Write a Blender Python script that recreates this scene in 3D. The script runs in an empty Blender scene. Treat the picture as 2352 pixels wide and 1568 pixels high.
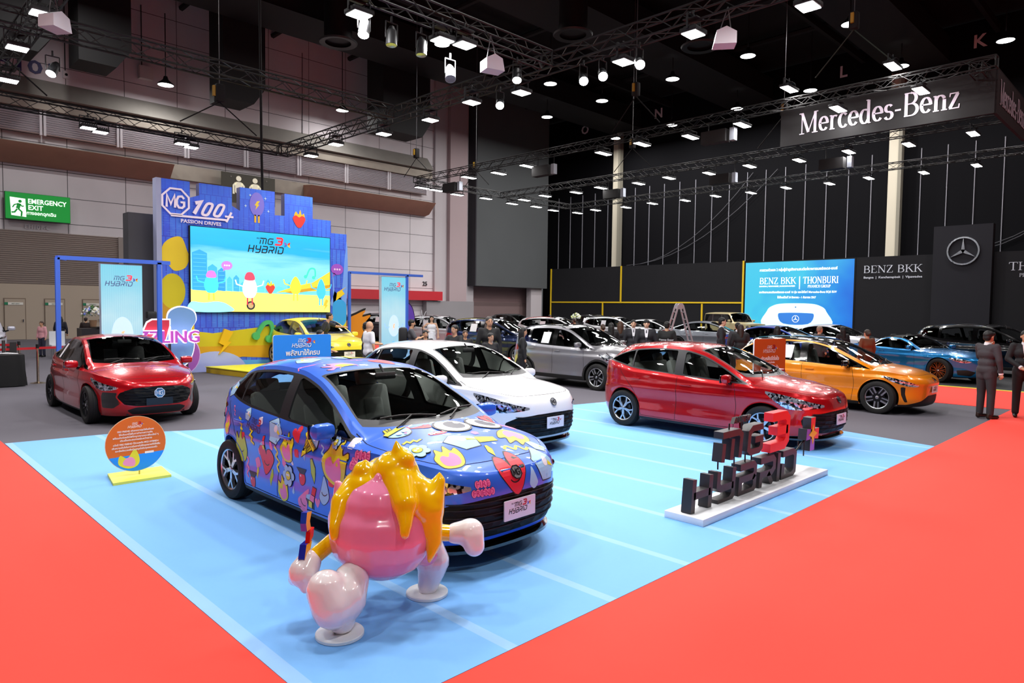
import bpy, bmesh, math, random
import numpy as np
from mathutils import Vector, Matrix
from mathutils.bvhtree import BVHTree
SC = bpy.context.scene
COL = SC.collection
PI = math.pi
# ------------------------------------------------------------------ camera
cam_d = bpy.data.cameras.new('camera'); cam = bpy.data.objects.new('camera', cam_d); COL.objects.link(cam)
cam_d.sensor_width = 36; cam_d.lens = 1573/2352*36; cam_d.clip_end = 200
def set_cam(th, pitch, roll, h):
    th, pitch, roll = map(math.radians, (th, pitch, roll))
    F = Vector((math.cos(th)*math.cos(pitch), math.sin(th)*math.cos(pitch), -math.sin(pitch)))
    R = Vector((math.sin(th), -math.cos(th), 0)); U = R.cross(F)
    c, s = math.cos(roll), math.sin(roll)
    R2 = R*c+U*s; U2 = U*c-R*s
    M = Matrix((R2, U2, -F)).transposed().to_4x4(); M.translation = (0, 0, h)
    cam.matrix_world = M
set_cam(45.27, 2.787, .72, 2.07)
SC.camera = cam
# ------------------------------------------------------------------ world, exposure
w = bpy.data.worlds.new('world'); SC.world = w; w.use_nodes = True
w.node_tree.nodes['Background'].inputs[0].default_value = (.9, .93, 1, 1)
w.node_tree.nodes['Background'].inputs[1].default_value = .12
SC.view_settings.view_transform = 'Standard'; SC.view_settings.look = 'None'
SC.view_settings.exposure = 0.0; SC.view_settings.gamma = 1; SC.view_settings.use_curve_mapping = False
SC.cycles.max_bounces = 8; SC.cycles.transparent_max_bounces = 12; SC.cycles.sample_clamp_indirect = 4
SC.cycles.use_denoising = True
P_FLOOD, P_BAY, P_BENZ = 98, 640, 60
# ------------------------------------------------------------------ materials
def lin(c):
    if isinstance(c, str):
        c = tuple(int(c[i:i+2], 16)/255 for i in (0, 2, 4))
    return tuple(((v+.055)/1.055)**2.4 if v > .04045 else v/12.92 for v in c[:3])+(1,)
def mat(name, col, rough=.5, metal=0, coat=0, emit=0, spec=None, noise=None, bump=None, crough=.03):
    m = bpy.data.materials.new(name); m.use_nodes = True; nt = m.node_tree
    b = nt.nodes['Principled BSDF']; c = lin(col)
    b.inputs['Base Color'].default_value = c; b.inputs['Roughness'].default_value = rough
    b.inputs['Metallic'].default_value = metal; b.inputs['Coat Weight'].default_value = coat
    b.inputs['Coat Roughness'].default_value = crough
    if spec is not None: b.inputs['Specular IOR Level'].default_value = spec
    if emit:
        b.inputs['Emission Color'].default_value = c; b.inputs['Emission Strength'].default_value = emit
    if noise or bump:
        tc = nt.nodes.new('ShaderNodeTexCoord'); n = nt.nodes.new('ShaderNodeTexNoise')
        n.inputs['Scale'].default_value = (noise or bump)[0]; n.inputs['Detail'].default_value = 4
        nt.links.new(tc.outputs['Object'], n.inputs['Vector'])
        if noise:
            mr = nt.nodes.new('ShaderNodeMapRange'); mr.inputs[3].default_value = 1-noise[1]; mr.inputs[4].default_value = 1+noise[1]
            nt.links.new(n.outputs[0], mr.inputs[0])
            mx = nt.nodes.new('ShaderNodeVectorMath'); mx.operation = 'SCALE'; mx.inputs[0].default_value = c[:3]
            nt.links.new(mr.outputs[0], mx.inputs['Scale']); nt.links.new(mx.outputs[0], b.inputs['Base Color'])
        if bump:
            bp = nt.nodes.new('ShaderNodeBump'); bp.inputs['Strength'].default_value = bump[1]; bp.inputs['Distance'].default_value = .01
            nt.links.new(n.outputs[0], bp.inputs['Height']); nt.links.new(bp.outputs[0], b.inputs['Normal'])
    return m
_mc = {}
def M(col, rough=.5, metal=0, coat=0, emit=0, **k):
    key = (str(col), rough, metal, coat, emit, tuple(sorted(k.items())))
    if key not in _mc: _mc[key] = mat('m_%d' % len(_mc), col, rough, metal, coat, emit, **k)
    return _mc[key]
def glass_mat(name, tint=(.55, .6, .6), rough=0.0, ior=1.5, k=1.0):
    m = bpy.data.materials.new(name); m.use_nodes = True; nt = m.node_tree; nt.nodes.clear()
    o = nt.nodes.new('ShaderNodeOutputMaterial'); mx = nt.nodes.new('ShaderNodeMixShader'); f = nt.nodes.new('ShaderNodeFresnel')
    t = nt.nodes.new('ShaderNodeBsdfTransparent'); g = nt.nodes.new('ShaderNodeBsdfGlossy')
    f.inputs[0].default_value = ior; t.inputs[0].default_value = (*tint, 1); g.inputs['Roughness'].default_value = rough
    g.inputs[0].default_value = (k, k, k, 1)
    nt.links.new(f.outputs[0], mx.inputs[0]); nt.links.new(t.outputs[0], mx.inputs[1]); nt.links.new(g.outputs[0], mx.inputs[2])
    nt.links.new(mx.outputs[0], o.inputs[0]); return m
def node_mat(name, build, rough=.5, emit=0, coat=0, metal=0):
    """build(nt, tc) returns a colour socket"""
    m = bpy.data.materials.new(name); m.use_nodes = True; nt = m.node_tree; b = nt.nodes['Principled BSDF']
    b.inputs['Roughness'].default_value = rough; b.inputs['Coat Weight'].default_value = coat; b.inputs['Metallic'].default_value = metal
    tc = nt.nodes.new('ShaderNodeTexCoord'); s = build(nt, tc)
    if emit:
        nt.links.new(s, b.inputs['Emission Color']); b.inputs['Emission Strength'].default_value = emit
        b.inputs['Base Color'].default_value = (.02, .02, .02, 1)
    else: nt.links.new(s, b.inputs['Base Color'])
    return m
def nmath(nt, op, a, b=None, c=None):
    n = nt.nodes.new('ShaderNodeMath'); n.operation = op
    for i, v in enumerate((a, b, c)):
        if v is None: continue
        if isinstance(v, (int, float)): n.inputs[i].default_value = v
        else: nt.links.new(v, n.inputs[i])
    return n.outputs[0]
def nmix(nt, f, a, b):
    n = nt.nodes.new('ShaderNodeMix'); n.data_type = 'RGBA'
    for i, v in ((0, f), (6, a), (7, b)):
        if isinstance(v, (int, float)): n.inputs[i].default_value = v
        elif isinstance(v, (tuple, str)): n.inputs[i].default_value = lin(v)
        else: nt.links.new(v, n.inputs[i])
    return n.outputs[2]
def nsep(nt, tc, which='Object'):
    n = nt.nodes.new('ShaderNodeSeparateXYZ'); nt.links.new(tc.outputs[which], n.inputs[0]); return n.outputs
def nnoise(nt, tc, scale, detail=3):
    n = nt.nodes.new('ShaderNodeTexNoise'); n.inputs['Scale'].default_value = scale; n.inputs['Detail'].default_value = detail
    nt.links.new(tc.outputs['Object'], n.inputs['Vector']); return n.outputs[0]
# ------------------------------------------------------------------ objects
def tagp(o, label=None, cat=None, group=None, kind=None):
    if label: o['label'] = label
    if cat: o['category'] = cat
    if group: o['group'] = group
    if kind: o['kind'] = kind
    return o
def thing(name, label, cat, loc=(0, 0, 0), rz=0, group=None):
    o = bpy.data.objects.new(name, None); COL.objects.link(o); o.empty_display_size = .2
    o.location = loc; o.rotation_euler = (0, 0, rz); return tagp(o, label, cat, group)
def link(name, me, parent=None, loc=None, rz=None):
    o = bpy.data.objects.new(name, me); COL.objects.link(o)
    if parent is not None: o.parent = parent
    if loc is not None: o.location = loc
    if rz is not None: o.rotation_euler = (0, 0, rz)
    return o
def copy_tree(o, parent=None, swap=None):
    c = o.copy(); COL.objects.link(c); c.parent = parent
    if swap and c.type == 'MESH':
        for i, s in enumerate(c.material_slots):
            new = swap.get(s.material)
            if new: s.link = 'OBJECT'; s.material = new
    for ch in list(KIDS.get(o.name, [])) or list(o.children): copy_tree(ch, c, swap)
    return c
KIDS = {}
def sharp(me, ang=35):
    me.polygons.foreach_set('use_smooth', [True]*len(me.polygons))
    me.set_sharp_from_angle(angle=math.radians(ang))
class MB:
    """mesh builder with per-face materials"""
    def __init__(s): s.v = []; s.f = []; s.m = []; s.mats = []
    def mi(s, m):
        if m not in s.mats: s.mats.append(m)
        return s.mats.index(m)
    def add(s, vs, fs, m, T=None):
        k = len(s.v); i = s.mi(m)
        s.v += [tuple(T @ Vector(v)) if T is not None else tuple(v) for v in vs]
        for f in fs: s.f.append([k+a for a in f]); s.m.append(i)
    def box(s, c, d, m, T=None, rz=0, bev=0):
        x, y, z = d[0]/2, d[1]/2, d[2]/2
        if bev:
            b = min(bev, x*.9, y*.9, z*.9); vs = []; fs = []
            bm = bmesh.new(); bmesh.ops.create_cube(bm, size=1); 
            for v in bm.verts: v.co = Vector((v.co.x*d[0], v.co.y*d[1], v.co.z*d[2]))
            bmesh.ops.bevel(bm, geom=bm.edges[:], offset=b, segments=2, affect='EDGES', profile=.5)
            vs = [v.co.copy() for v in bm.verts]; bm.verts.index_update(); fs = [[v.index for v in f.verts] for f in bm.faces]; bm.free()
        else:
            vs = [Vector((i*x, j*y, k*z)) for k in (-1, 1) for j in (-1, 1) for i in (-1, 1)]
            fs = [(0, 2, 3, 1), (4, 5, 7, 6), (0, 1, 5, 4), (2, 6, 7, 3), (0, 4, 6, 2), (1, 3, 7, 5)]
        R = Matrix.Rotation(rz, 4, 'Z'); vs = [R @ Vector(v)+Vector(c) for v in vs]; s.add(vs, fs, m, T)
    def tube(s, p, q, r, m, n=8, r2=None, T=None, caps=True):
        p, q = Vector(p), Vector(q); d = q-p
        if d.length < 1e-6: return
        z = d.normalized(); x = z.orthogonal().normalized(); y = z.cross(x); r2 = r if r2 is None else r2
        vs = [p+(x*math.cos(2*PI*i/n)+y*math.sin(2*PI*i/n))*r for i in range(n)]+[q+(x*math.cos(2*PI*i/n)+y*math.sin(2*PI*i/n))*r2 for i in range(n)]
        fs = [(i, (i+1) % n, n+(i+1) % n, n+i) for i in range(n)]
        if caps: fs += [tuple(range(n-1, -1, -1)), tuple(range(n, 2*n))]
        s.add(vs, fs, m, T)
    def path(s, pts, r, m, n=6):
        pts = [Vector(p) for p in pts]
        for a, b in zip(pts, pts[1:]): s.tube(a, b, r, m, n)
    def lathe(s, prof, m, n=24, T=None, axis='Z'):
        vs = []; k = len(prof)
        for i in range(n):
            a = 2*PI*i/n
            for r, z in prof:
                vs.append((r*math.cos(a), r*math.sin(a), z) if axis == 'Z' else (r*math.cos(a), z, r*math.sin(a)))
        fs = [(i*k+j, ((i+1) % n)*k+j, ((i+1) % n)*k+j+1, i*k+j+1) for i in range(n) for j in range(k-1)]
        s.add(vs, fs, m, T)
    def ball(s, c, r, m, n=12, T=None):
        r = (r, r, r) if isinstance(r, (int, float)) else r; prof = []
        vs = []; fs = []; k = n//2
        for j in range(k+1):
            b = -PI/2+PI*j/k
            for i in range(n):
                a = 2*PI*i/n; vs.append((c[0]+r[0]*math.cos(b)*math.cos(a), c[1]+r[1]*math.cos(b)*math.sin(a), c[2]+r[2]*math.sin(b)))
        fs = [(j*n+i, j*n+(i+1) % n, (j+1)*n+(i+1) % n, (j+1)*n+i) for j in range(k) for i in range(n)]
        s.add(vs, fs, m, T)
    def prism(s, pts, h0, h1, m, T=None, m2=None):
        """pts in local XY, extruded along Z from h0 to h1"""
        n = len(pts); vs = [(x, y, h0) for x, y in pts]+[(x, y, h1) for x, y in pts]
        s.add(vs, [tuple(range(n-1, -1, -1)), tuple(range(n, 2*n))], m2 or m, T)
        s.add(vs, [(i, (i+1) % n, n+(i+1) % n, n+i) for i in range(n)], m, T)
    def mesh(s, name='mesh', sm=35, clean=True):
        me = bpy.data.meshes.new(name); me.from_pydata(s.v, [], s.f)
        for m in s.mats: me.materials.append(m)
        me.polygons.foreach_set('material_index', s.m)
        if clean:
            bm = bmesh.new(); bm.from_mesh(me)
            bmesh.ops.remove_doubles(bm, verts=bm.verts, dist=1e-5)
            big = [f for f in bm.faces if len(f.verts) > 4]
            if big: bmesh.ops.triangulate(bm, faces=big)
            bm.to_mesh(me); bm.free()
        me.update()
        if sm: sharp(me, sm)
        return me
    def obj(s, name, parent=None, loc=None, rz=None, sm=35, clean=True):
        return link(name, s.mesh(name, sm, clean), parent, loc, rz)
def frame(o, u, v):
    """matrix taking local (x,y,z) to o + x*u + y*v + z*(u x v)"""
    u = Vector(u).normalized(); v = Vector(v).normalized(); n = u.cross(v)
    Mx = Matrix((u, v, n)).transposed().to_4x4(); Mx.translation = Vector(o); return Mx
# wall frames: FX: plane facing -X seen from the hall (u to viewer's right = -Y); FY: plane facing -Y (u = +X)
def FX(X, Y=0, Z=0): return frame((X, Y, Z), (0, -1, 0), (0, 0, 1))
def FY(Y, X=0, Z=0): return frame((X, Y, Z), (1, 0, 0), (0, 0, 1))
# ------------------------------------------------------------------ lettering
def strip(pts, wf, closed=False):
    """mitred ribbon outline; wf: width or function of direction"""
    P = [Vector(p).to_2d() if len(p) > 2 else Vector(p) for p in pts]; n = len(P); L = []; Rr = []
    for i in range(n):
        a = P[i]-P[i-1] if (i > 0 or closed) else P[1]-P[0]
        b = P[(i+1) % n]-P[i] if (i < n-1 or closed) else P[-1]-P[-2]
        a = a.normalized(); b = b.normalized(); t = (a+b)
        t = t.normalized() if t.length > 1e-4 else a
        nn = Vector((-t.y, t.x)); k = 1/max(.5, nn.dot(Vector((-a.y, a.x))))
        w_ = wf(t) if callable(wf) else wf
        L.append(P[i]+nn*w_*.5*k); Rr.append(P[i]-nn*w_*.5*k)
    return L, Rr
def add_strip(mb, pts, wf, m, T, h0=0, h1=0, closed=False):
    L, R_ = strip(pts, wf, closed); n = len(pts)
    segs = n if closed else n-1
    if abs(h1-h0) < 1e-6:
        vs = [(p.x, p.y, h1) for p in L]+[(p.x, p.y, h1) for p in R_]
        mb.add(vs, [(n+i, n+(i+1) % n, (i+1) % n, i) for i in range(segs)], m, T); return
    vs = [(p.x, p.y, h1) for p in L]+[(p.x, p.y, h1) for p in R_]+[(p.x, p.y, h0) for p in L]+[(p.x, p.y, h0) for p in R_]
    fs = []
    for i in range(segs):
        j = (i+1) % n; fs += [(n+i, n+j, j, i), (2*n+i, 2*n+j, 3*n+j, 3*n+i), (i, j, 2*n+j, 2*n+i), (3*n+i, 3*n+j, n+j, n+i)]
    if not closed: fs += [(0, 2*n, 3*n, n), (n-1, 2*n-1, 4*n-1, 3*n-1)]
    mb.add(vs, fs, m, T)
def arc(cx, cy, rx, ry, a0, a1, n=14):
    return [(cx+rx*math.cos(math.radians(a0+(a1-a0)*i/n)), cy+ry*math.sin(math.radians(a0+(a1-a0)*i/n))) for i in range(n+1)]
def ser(x, w=.34): return ('s', [(x-w/2, .0), (x+w/2, .0)])
def serT(x, w=.34, y=1.0): return ('s', [(x-w/2, y), (x+w/2, y)])
SERIF = {  # cap height 1, x-height .66 ; (kind, points) kind 'c' contrast stroke, 's' serif bar, 'b' bold
 'M': (1.15, [('t', [(.17, 0), (.17, 1)]), ('b', [(.17, 1), (.56, .05)]), ('t', [(.56, .05), (.95, 1)]), ('b', [(.95, 1), (.95, 0)]), ser(.17, .3), ser(.95), serT(.12, .24), serT(1.0, .24)]),
 'B': (.86, [('b', [(.2, 0), (.2, 1)]), ('c', [(.1, 1), (.42, 1)]+arc(.42, .76, .26, .24, 90, -90)+[(.2, .52)]), ('c', [(.42, .52)]+arc(.45, .26, .3, .26, 90, -90)+[(.1, 0)])]),
 'E': (.8, [('b', [(.2, 0), (.2, 1)]), ('t', [(.08, 1), (.66, 1), (.68, .8)]), ('t', [(.2, .52), (.5, .52)]), ('t', [(.08, 0), (.68, 0), (.72, .22)])]),
 'N': (1.0, [('t', [(.18, 0), (.18, 1)]), ('b', [(.18, 1), (.82, .02)]), ('t', [(.82, 0), (.82, 1)]), ser(.18, .28), serT(.1, .22), serT(.82, .3)]),
 'Z': (.82, [('t', [(.1, .8), (.12, 1), (.72, 1)]), ('b', [(.66, 1), (.12, 0)]), ('t', [(.08, 0), (.72, 0), (.74, .22)])]),
 'K': (.95, [('b', [(.2, 0), (.2, 1)]), ('t', [(.22, .42), (.8, 1)]), ('b', [(.42, .6), (.84, 0)]), ser(.2), serT(.2), ser(.84, .24), serT(.78, .26)]),
 'T': (.85, [('b', [(.42, 0), (.42, 1)]), ('t', [(.04, .8), (.06, 1), (.78, 1), (.8, .8)]), ser(.42, .36)]),
 'H': (1.0, [('b', [(.2, 0), (.2, 1)]), ('b', [(.8, 0), (.8, 1)]), ('t', [(.2, .52), (.8, .52)]), ser(.2), ser(.8), serT(.2), serT(.8)]),
 'O': (.95, [('c', arc(.47, .5, .38, .5, 0, 360, 24))]),
 'U': (.95, [('b', [(.2, 1), (.2, .32)]), ('c', arc(.47, .3, .27, .3, 180, 360)), ('t', [(.74, .3), (.74, 1)]), serT(.2), serT(.74, .28)]),
 'R': (.92, [('b', [(.2, 0), (.2, 1)]), ('c', [(.1, 1), (.42, 1)]+arc(.42, .76, .26, .24, 90, -90)+[(.2, .52)]), ('b', [(.45, .52), (.8, 0)]), ser(.2), ser(.82, .2)]),
 'I': (.42, [('b', [(.21, 0), (.21, 1)]), ser(.21), serT(.21)]),
 'P': (.8, [('b', [(.2, 0), (.2, 1)]), ('c', [(.1, 1), (.42, 1)]+arc(.42, .74, .28, .26, 90, -90)+[(.2, .48)]), ser(.2)]),
 'A': (.95, [('t', [(.12, 0), (.47, 1)]), ('b', [(.47, 1), (.82, 0)]), ('t', [(.24, .36), (.7, .36)]), ser(.12, .24), ser(.82, .28)]),
 'C': (.85, [('c', arc(.46, .5, .36, .5, 45, 315, 20))]),
 'G': (.95, [('c', arc(.48, .5, .38, .5, 45, 330, 20)), ('b', [(.8, .05), (.8, .42)]), serT(.76, .28, .44)]),
 'e': (.62, [('c', [(.1, .36), (.52, .36)]+arc(.31, .34, .22, .32, 5, 320, 18))]),
 'r': (.5, [('b', [(.16, 0), (.16, .64)]), ('c', arc(.33, .42, .17, .2, 170, 50, 8)), ser(.18, .3), serT(.1, .14, .64)]),
 'c': (.56, [('c', arc(.31, .33, .22, .33, 45, 320, 18))]),
 'd': (.68, [('b', [(.5, 0), (.5, 1.05)]), ('c', arc(.3, .32, .21, .32, 60, 330, 18)), ser(.56, .14), serT(.44, .14, 1.05)]),
 's': (.52, [('c', arc(.26, .49, .16, .16, 30, 250, 10)+arc(.26, .17, .18, .17, 70, -160, 10))]),
 'n': (.72, [('b', [(.16, 0), (.16, .64)]), ('c', arc(.36, .42, .2, .22, 170, 20, 10)), ('b', [(.55, .46), (.55, 0)]), ser(.17, .28), ser(.55, .28), serT(.1, .14, .64)]),
 'z': (.58, [('t', [(.08, .5), (.1, .64), (.48, .64)]), ('b', [(.44, .62), (.1, .02)]), ('t', [(.06, 0), (.5, 0), (.52, .16)])]),
 '-': (.42, [('t2', [(.06, .34), (.36, .34)])]), ' ': (.4, []), '|': (.4, [('t', [(.2, -.1), (.2, 1.1)])]),
}
def serif_text(mb, txt, x0, y0, h, m, T, wid=1, dz=.003, weight=1):
    x = x0/h
    for ch in txt:
        adv, st = SERIF[ch]
        for j, (k, pts) in enumerate(st):
            pp = [((x+a*wid), b) for a, b in pts]
            wf = {'b': .13*weight, 't': .05*weight, 's': .045*weight, 't2': .08*weight}.get(k) or (lambda t: (.05+.085*abs(t.y)**1.2)*weight)
            add_strip(mb, [(a*h, b*h+y0) for a, b in pp], (lambda t, wf=wf: wf(t)*h) if callable(wf) else wf*h, m, T, 0, dz+j*.0002)
        x += adv*wid
    return x*h
def swidth(txt, h, wid=1): return sum(SERIF[c][0] for c in txt)*h*wid
# square technical lettering of the MG3 HYBRID mark; cap height 1, strokes centred
TECH = {
 'H': (.86, [[(.1, 0), (.1, 1)], [(.72, 0), (.72, 1)], [(.1, .5), (.72, .5)]]),
 'Y': (.86, [[(.1, 1), (.1, .55), (.2, .45), (.72, .45)], [(.72, 1), (.72, .14), (.6, 0), (.12, 0)]]),
 'B': (.86, [[(.06, .9), (.66, .9), (.74, .8), (.74, .58), (.66, .5), (.3, .5)], [(.66, .5), (.74, .4), (.74, .14), (.64, .02), (.1, .02), (.1, .5), (.3, .5)]]),
 'R': (.86, [[(.06, .9), (.66, .9), (.74, .8), (.74, .55), (.62, .42), (.12, .42), (.1, 0)], [(.45, .42), (.68, 0)]]),
 'I': (.3, [[(.12, 0), (.12, 1)]]),
 'D': (.86, [[(.06, .9), (.62, .9), (.74, .78), (.74, .18), (.58, .04), (.1, .04), (.1, .55)]]),
 'M': (1.02, [[(.1, 0), (.1, .62)], [(.0, .9), (.78, .9), (.9, .78), (.9, 0)], [(.5, 0), (.5, .72)]]),
 'G': (.9, [[(.78, .9), (.24, .9), (.1, .76), (.1, .16), (.22, .04), (.66, .04), (.76, .14), (.76, .46), (.4, .46)]]),
 '3': (.9, [[(.06, .92), (.66, .92), (.78, .8), (.78, .2), (.66, .06), (.04, .06)], [(.3, .5), (.78, .5)]]),
}
def tech_text(mb, txt, x0, y0, h, m, T, wt=.15, shear=.22, h0=0, h1=.002, wid=1.15):
    x = x0
    for ch in txt:
        adv, st = TECH[ch]
        for pts in st:
            pp = [(x+(a*wid+shear*(b-.5))*h, y0+b*h) for a, b in pts]
            add_strip(mb, pp, wt*h, m, T, h0, h1)
        x += adv*wid*h+.1*h
    return x
def hybrid_logo(mb, cx, cy, W, T, dark, red, z=.004, plus=True, wt=.15):
    """the MG3 / HYBRID mark centred at (cx,cy), total width W"""
    h = W/6.6
    tech_text(mb, 'HYBRID', cx-W*.5, cy-h*1.15, h*1.12, dark, T, wt, h0=0, h1=z, wid=1.02)
    x = tech_text(mb, 'MG', cx-W*.22, cy+h*.22, h, dark, T, wt, h0=0, h1=z)
    tech_text(mb, '3', x+.02*W, cy+h*.2, h*1.2, red, T, wt*1.7, h0=0, h1=z, wid=1.2)
    if plus:
        px, py = cx+W*.47, cy+h*.35; q = h*.42
        for (a, b, c) in ((1, 1, 'e2402c'), (1, -1, 'f4c53a'), (-1, -1, '3a7bd8'), (-1, 1, '8a5ac8')):
            mb.prism([(px, py), (px+a*q, py), (px+a*q*1.3, py+b*q), (px+a*q*.4, py+b*q*.7)], 0, z, M(c, .5), T)
WORK = bpy.data.scenes.new('work')   # bench for meshing lettering and fused skins, removed at the end
def work_graph():
    with bpy.context.temp_override(scene=WORK, view_layer=WORK.view_layers[0]): return bpy.context.evaluated_depsgraph_get()
def text_poly(txt, size, depth=.002, bold=False, align='CENTER'):
    cu = bpy.data.curves.new('t', 'FONT'); cu.body = txt; cu.size = size; cu.extrude = depth; cu.align_x = align; cu.align_y = 'CENTER'
    cu.resolution_u = 2
    if bold: cu.offset = size*.018
    o = bpy.data.objects.new('t', cu); WORK.collection.objects.link(o)
    dg = work_graph(); me = bpy.data.meshes.new_from_object(o.evaluated_get(dg))
    vs = [v.co.copy() for v in me.vertices]; fs = [tuple(p.vertices) for p in me.polygons]
    bpy.data.objects.remove(o); bpy.data.meshes.remove(me); bpy.data.curves.remove(cu); return vs, fs
_tp = {}
def add_text(mb, txt, x, y, size, m, T, depth=.002, bold=False, sx=1, shear=0, align='CENTER', fitw=None):
    key = (txt, size, depth, bold, align)
    if key not in _tp: _tp[key] = text_poly(txt, size, depth, bold, align)
    vs, fs = _tp[key]
    if not vs: return
    if fitw:
        w_ = max(v.x for v in vs)-min(v.x for v in vs); sx = fitw/max(w_, 1e-6)
    mb.add([(x+v.x*sx+shear*v.y, y+v.y, v.z+depth) for v in vs], fs, m, T)
def rrect(x0, y0, x1, y1, r, n=5):
    P = []
    for cx, cy, a in ((x1-r, y1-r, 0), (x0+r, y1-r, 90), (x0+r, y0+r, 180), (x1-r, y0+r, 270)): P += arc(cx, cy, r, r, a, a+90, n)
    return P
def circ(cx, cy, rx, ry=None, n=24): return arc(cx, cy, rx, rx if ry is None else ry, 0, 360*(n-1)/n, n-1)
def smooth_poly(pts, k=5, closed=True):
    n = len(pts); out = []; P = [np.array(p, float) for p in pts]
    rng = range(n) if closed else range(n-1)
    for i in rng:
        p0 = P[i-1] if (closed or i > 0) else P[i]; p1 = P[i]; p2 = P[(i+1) % n]; p3 = P[(i+2) % n] if (closed or i < n-2) else p2
        for j in range(k):
            t = j/k; out.append(tuple(.5*((2*p1)+(-p0+p2)*t+(2*p0-5*p1+4*p2-p3)*t*t+(-p0+3*p1-3*p2+p3)*t**3)))
    if not closed: out.append(tuple(P[-1]))
    return out
def voxel(mb_parts, vox, smooth=2, iters=None):
    """capsules [(p,q,r0,r1)] and balls [(c,(rx,ry,rz))] fused into one continuous skin"""
    b = MB(); m = M('808080')
    for it in mb_parts:
        if len(it) >= 4:
            p, q, r0, r1 = it[:4]; b.tube(p, q, r0, m, 14, r1); b.ball(p, r0, m, 14); b.ball(q, r1, m, 14)
        elif len(it) == 2: b.ball(it[0], it[1], m, 16)
        else:
            c, r, R = it; b2 = MB(); b2.ball((0, 0, 0), r, m, 16)
            b.add([R @ Vector(v)+Vector(c) for v in b2.v], b2.f, m)
    me = b.mesh('v', 0, clean=True); me.materials.clear(); o = bpy.data.objects.new('v', me); WORK.collection.objects.link(o)
    r = o.modifiers.new('r', 'REMESH'); r.mode = 'VOXEL'; r.voxel_size = vox
    if smooth:
        s_ = o.modifiers.new('s', 'SMOOTH'); s_.iterations = smooth; s_.factor = .6
    dg = work_graph(); out = bpy.data.meshes.new_from_object(o.evaluated_get(dg))
    bpy.data.objects.remove(o); bpy.data.meshes.remove(me)
    out.polygons.foreach_set('use_smooth', [True]*len(out.polygons)); return out
# ------------------------------------------------------------------ cars
def pchip(pts):
    xs = np.array([p[0] for p in pts], float); ys = np.array([p[1] for p in pts], float)
    h = np.diff(xs); d = np.diff(ys)/h; n = len(xs); m = np.zeros(n)
    for i in range(1, n-1):
        if d[i-1]*d[i] > 0:
            w1, w2 = 2*h[i]+h[i-1], h[i]+2*h[i-1]; m[i] = (w1+w2)/(w1/d[i-1]+w2/d[i])
    m[0], m[-1] = d[0], d[-1]
    xs_, ys_, m_ = xs.tolist(), ys.tolist(), m.tolist()
    def f(x):
        if x <= xs_[0]: return ys_[0]
        if x >= xs_[-1]: return ys_[-1]
        lo, hi = 0, n-1
        while hi-lo > 1:
            k = (lo+hi)//2
            if xs_[k] <= x: lo = k
            else: hi = k
        H = xs_[hi]-xs_[lo]; t = (x-xs_[lo])/H
        return ys_[lo]*(1+2*t)*(1-t)**2+ys_[hi]*t*t*(3-2*t)+m_[lo]*H*t*(1-t)**2+m_[hi]*H*t*t*(t-1)
    return f
def lerpf(pts):
    def f(x):
        if x <= pts[0][0]: return pts[0][1]
        for (a, b), (c, d) in zip(pts, pts[1:]):
            if x <= c: return b+(d-b)*(x-a)/(c-a)
        return pts[-1][1]
    return f
def psd(poly):
    """signed distance to a polygon, positive inside"""
    P = [tuple(map(float, p)) for p in poly]; n = len(P)
    x0 = min(p[0] for p in P); x1 = max(p[0] for p in P); y0 = min(p[1] for p in P); y1 = max(p[1] for p in P)
    def f(x, y):
        if x < x0-.1 or x > x1+.1 or y < y0-.1 or y > y1+.1: return -.1
        d = 1e9; ins = False
        for i in range(n):
            ax, ay = P[i]; bx, by = P[i-1]; ex, ey = bx-ax, by-ay; wx, wy = x-ax, y-ay
            t = max(0, min(1, (wx*ex+wy*ey)/(ex*ex+ey*ey+1e-12))); dx, dy = wx-ex*t, wy-ey*t; d = min(d, dx*dx+dy*dy)
            if (ay > y) != (by > y) and x < (bx-ax)*(y-ay)/(by-ay)+ax: ins = not ins
        return math.sqrt(d) if ins else -math.sqrt(d)
    return f
R_BELT, R_RAIL = 25, 36
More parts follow.
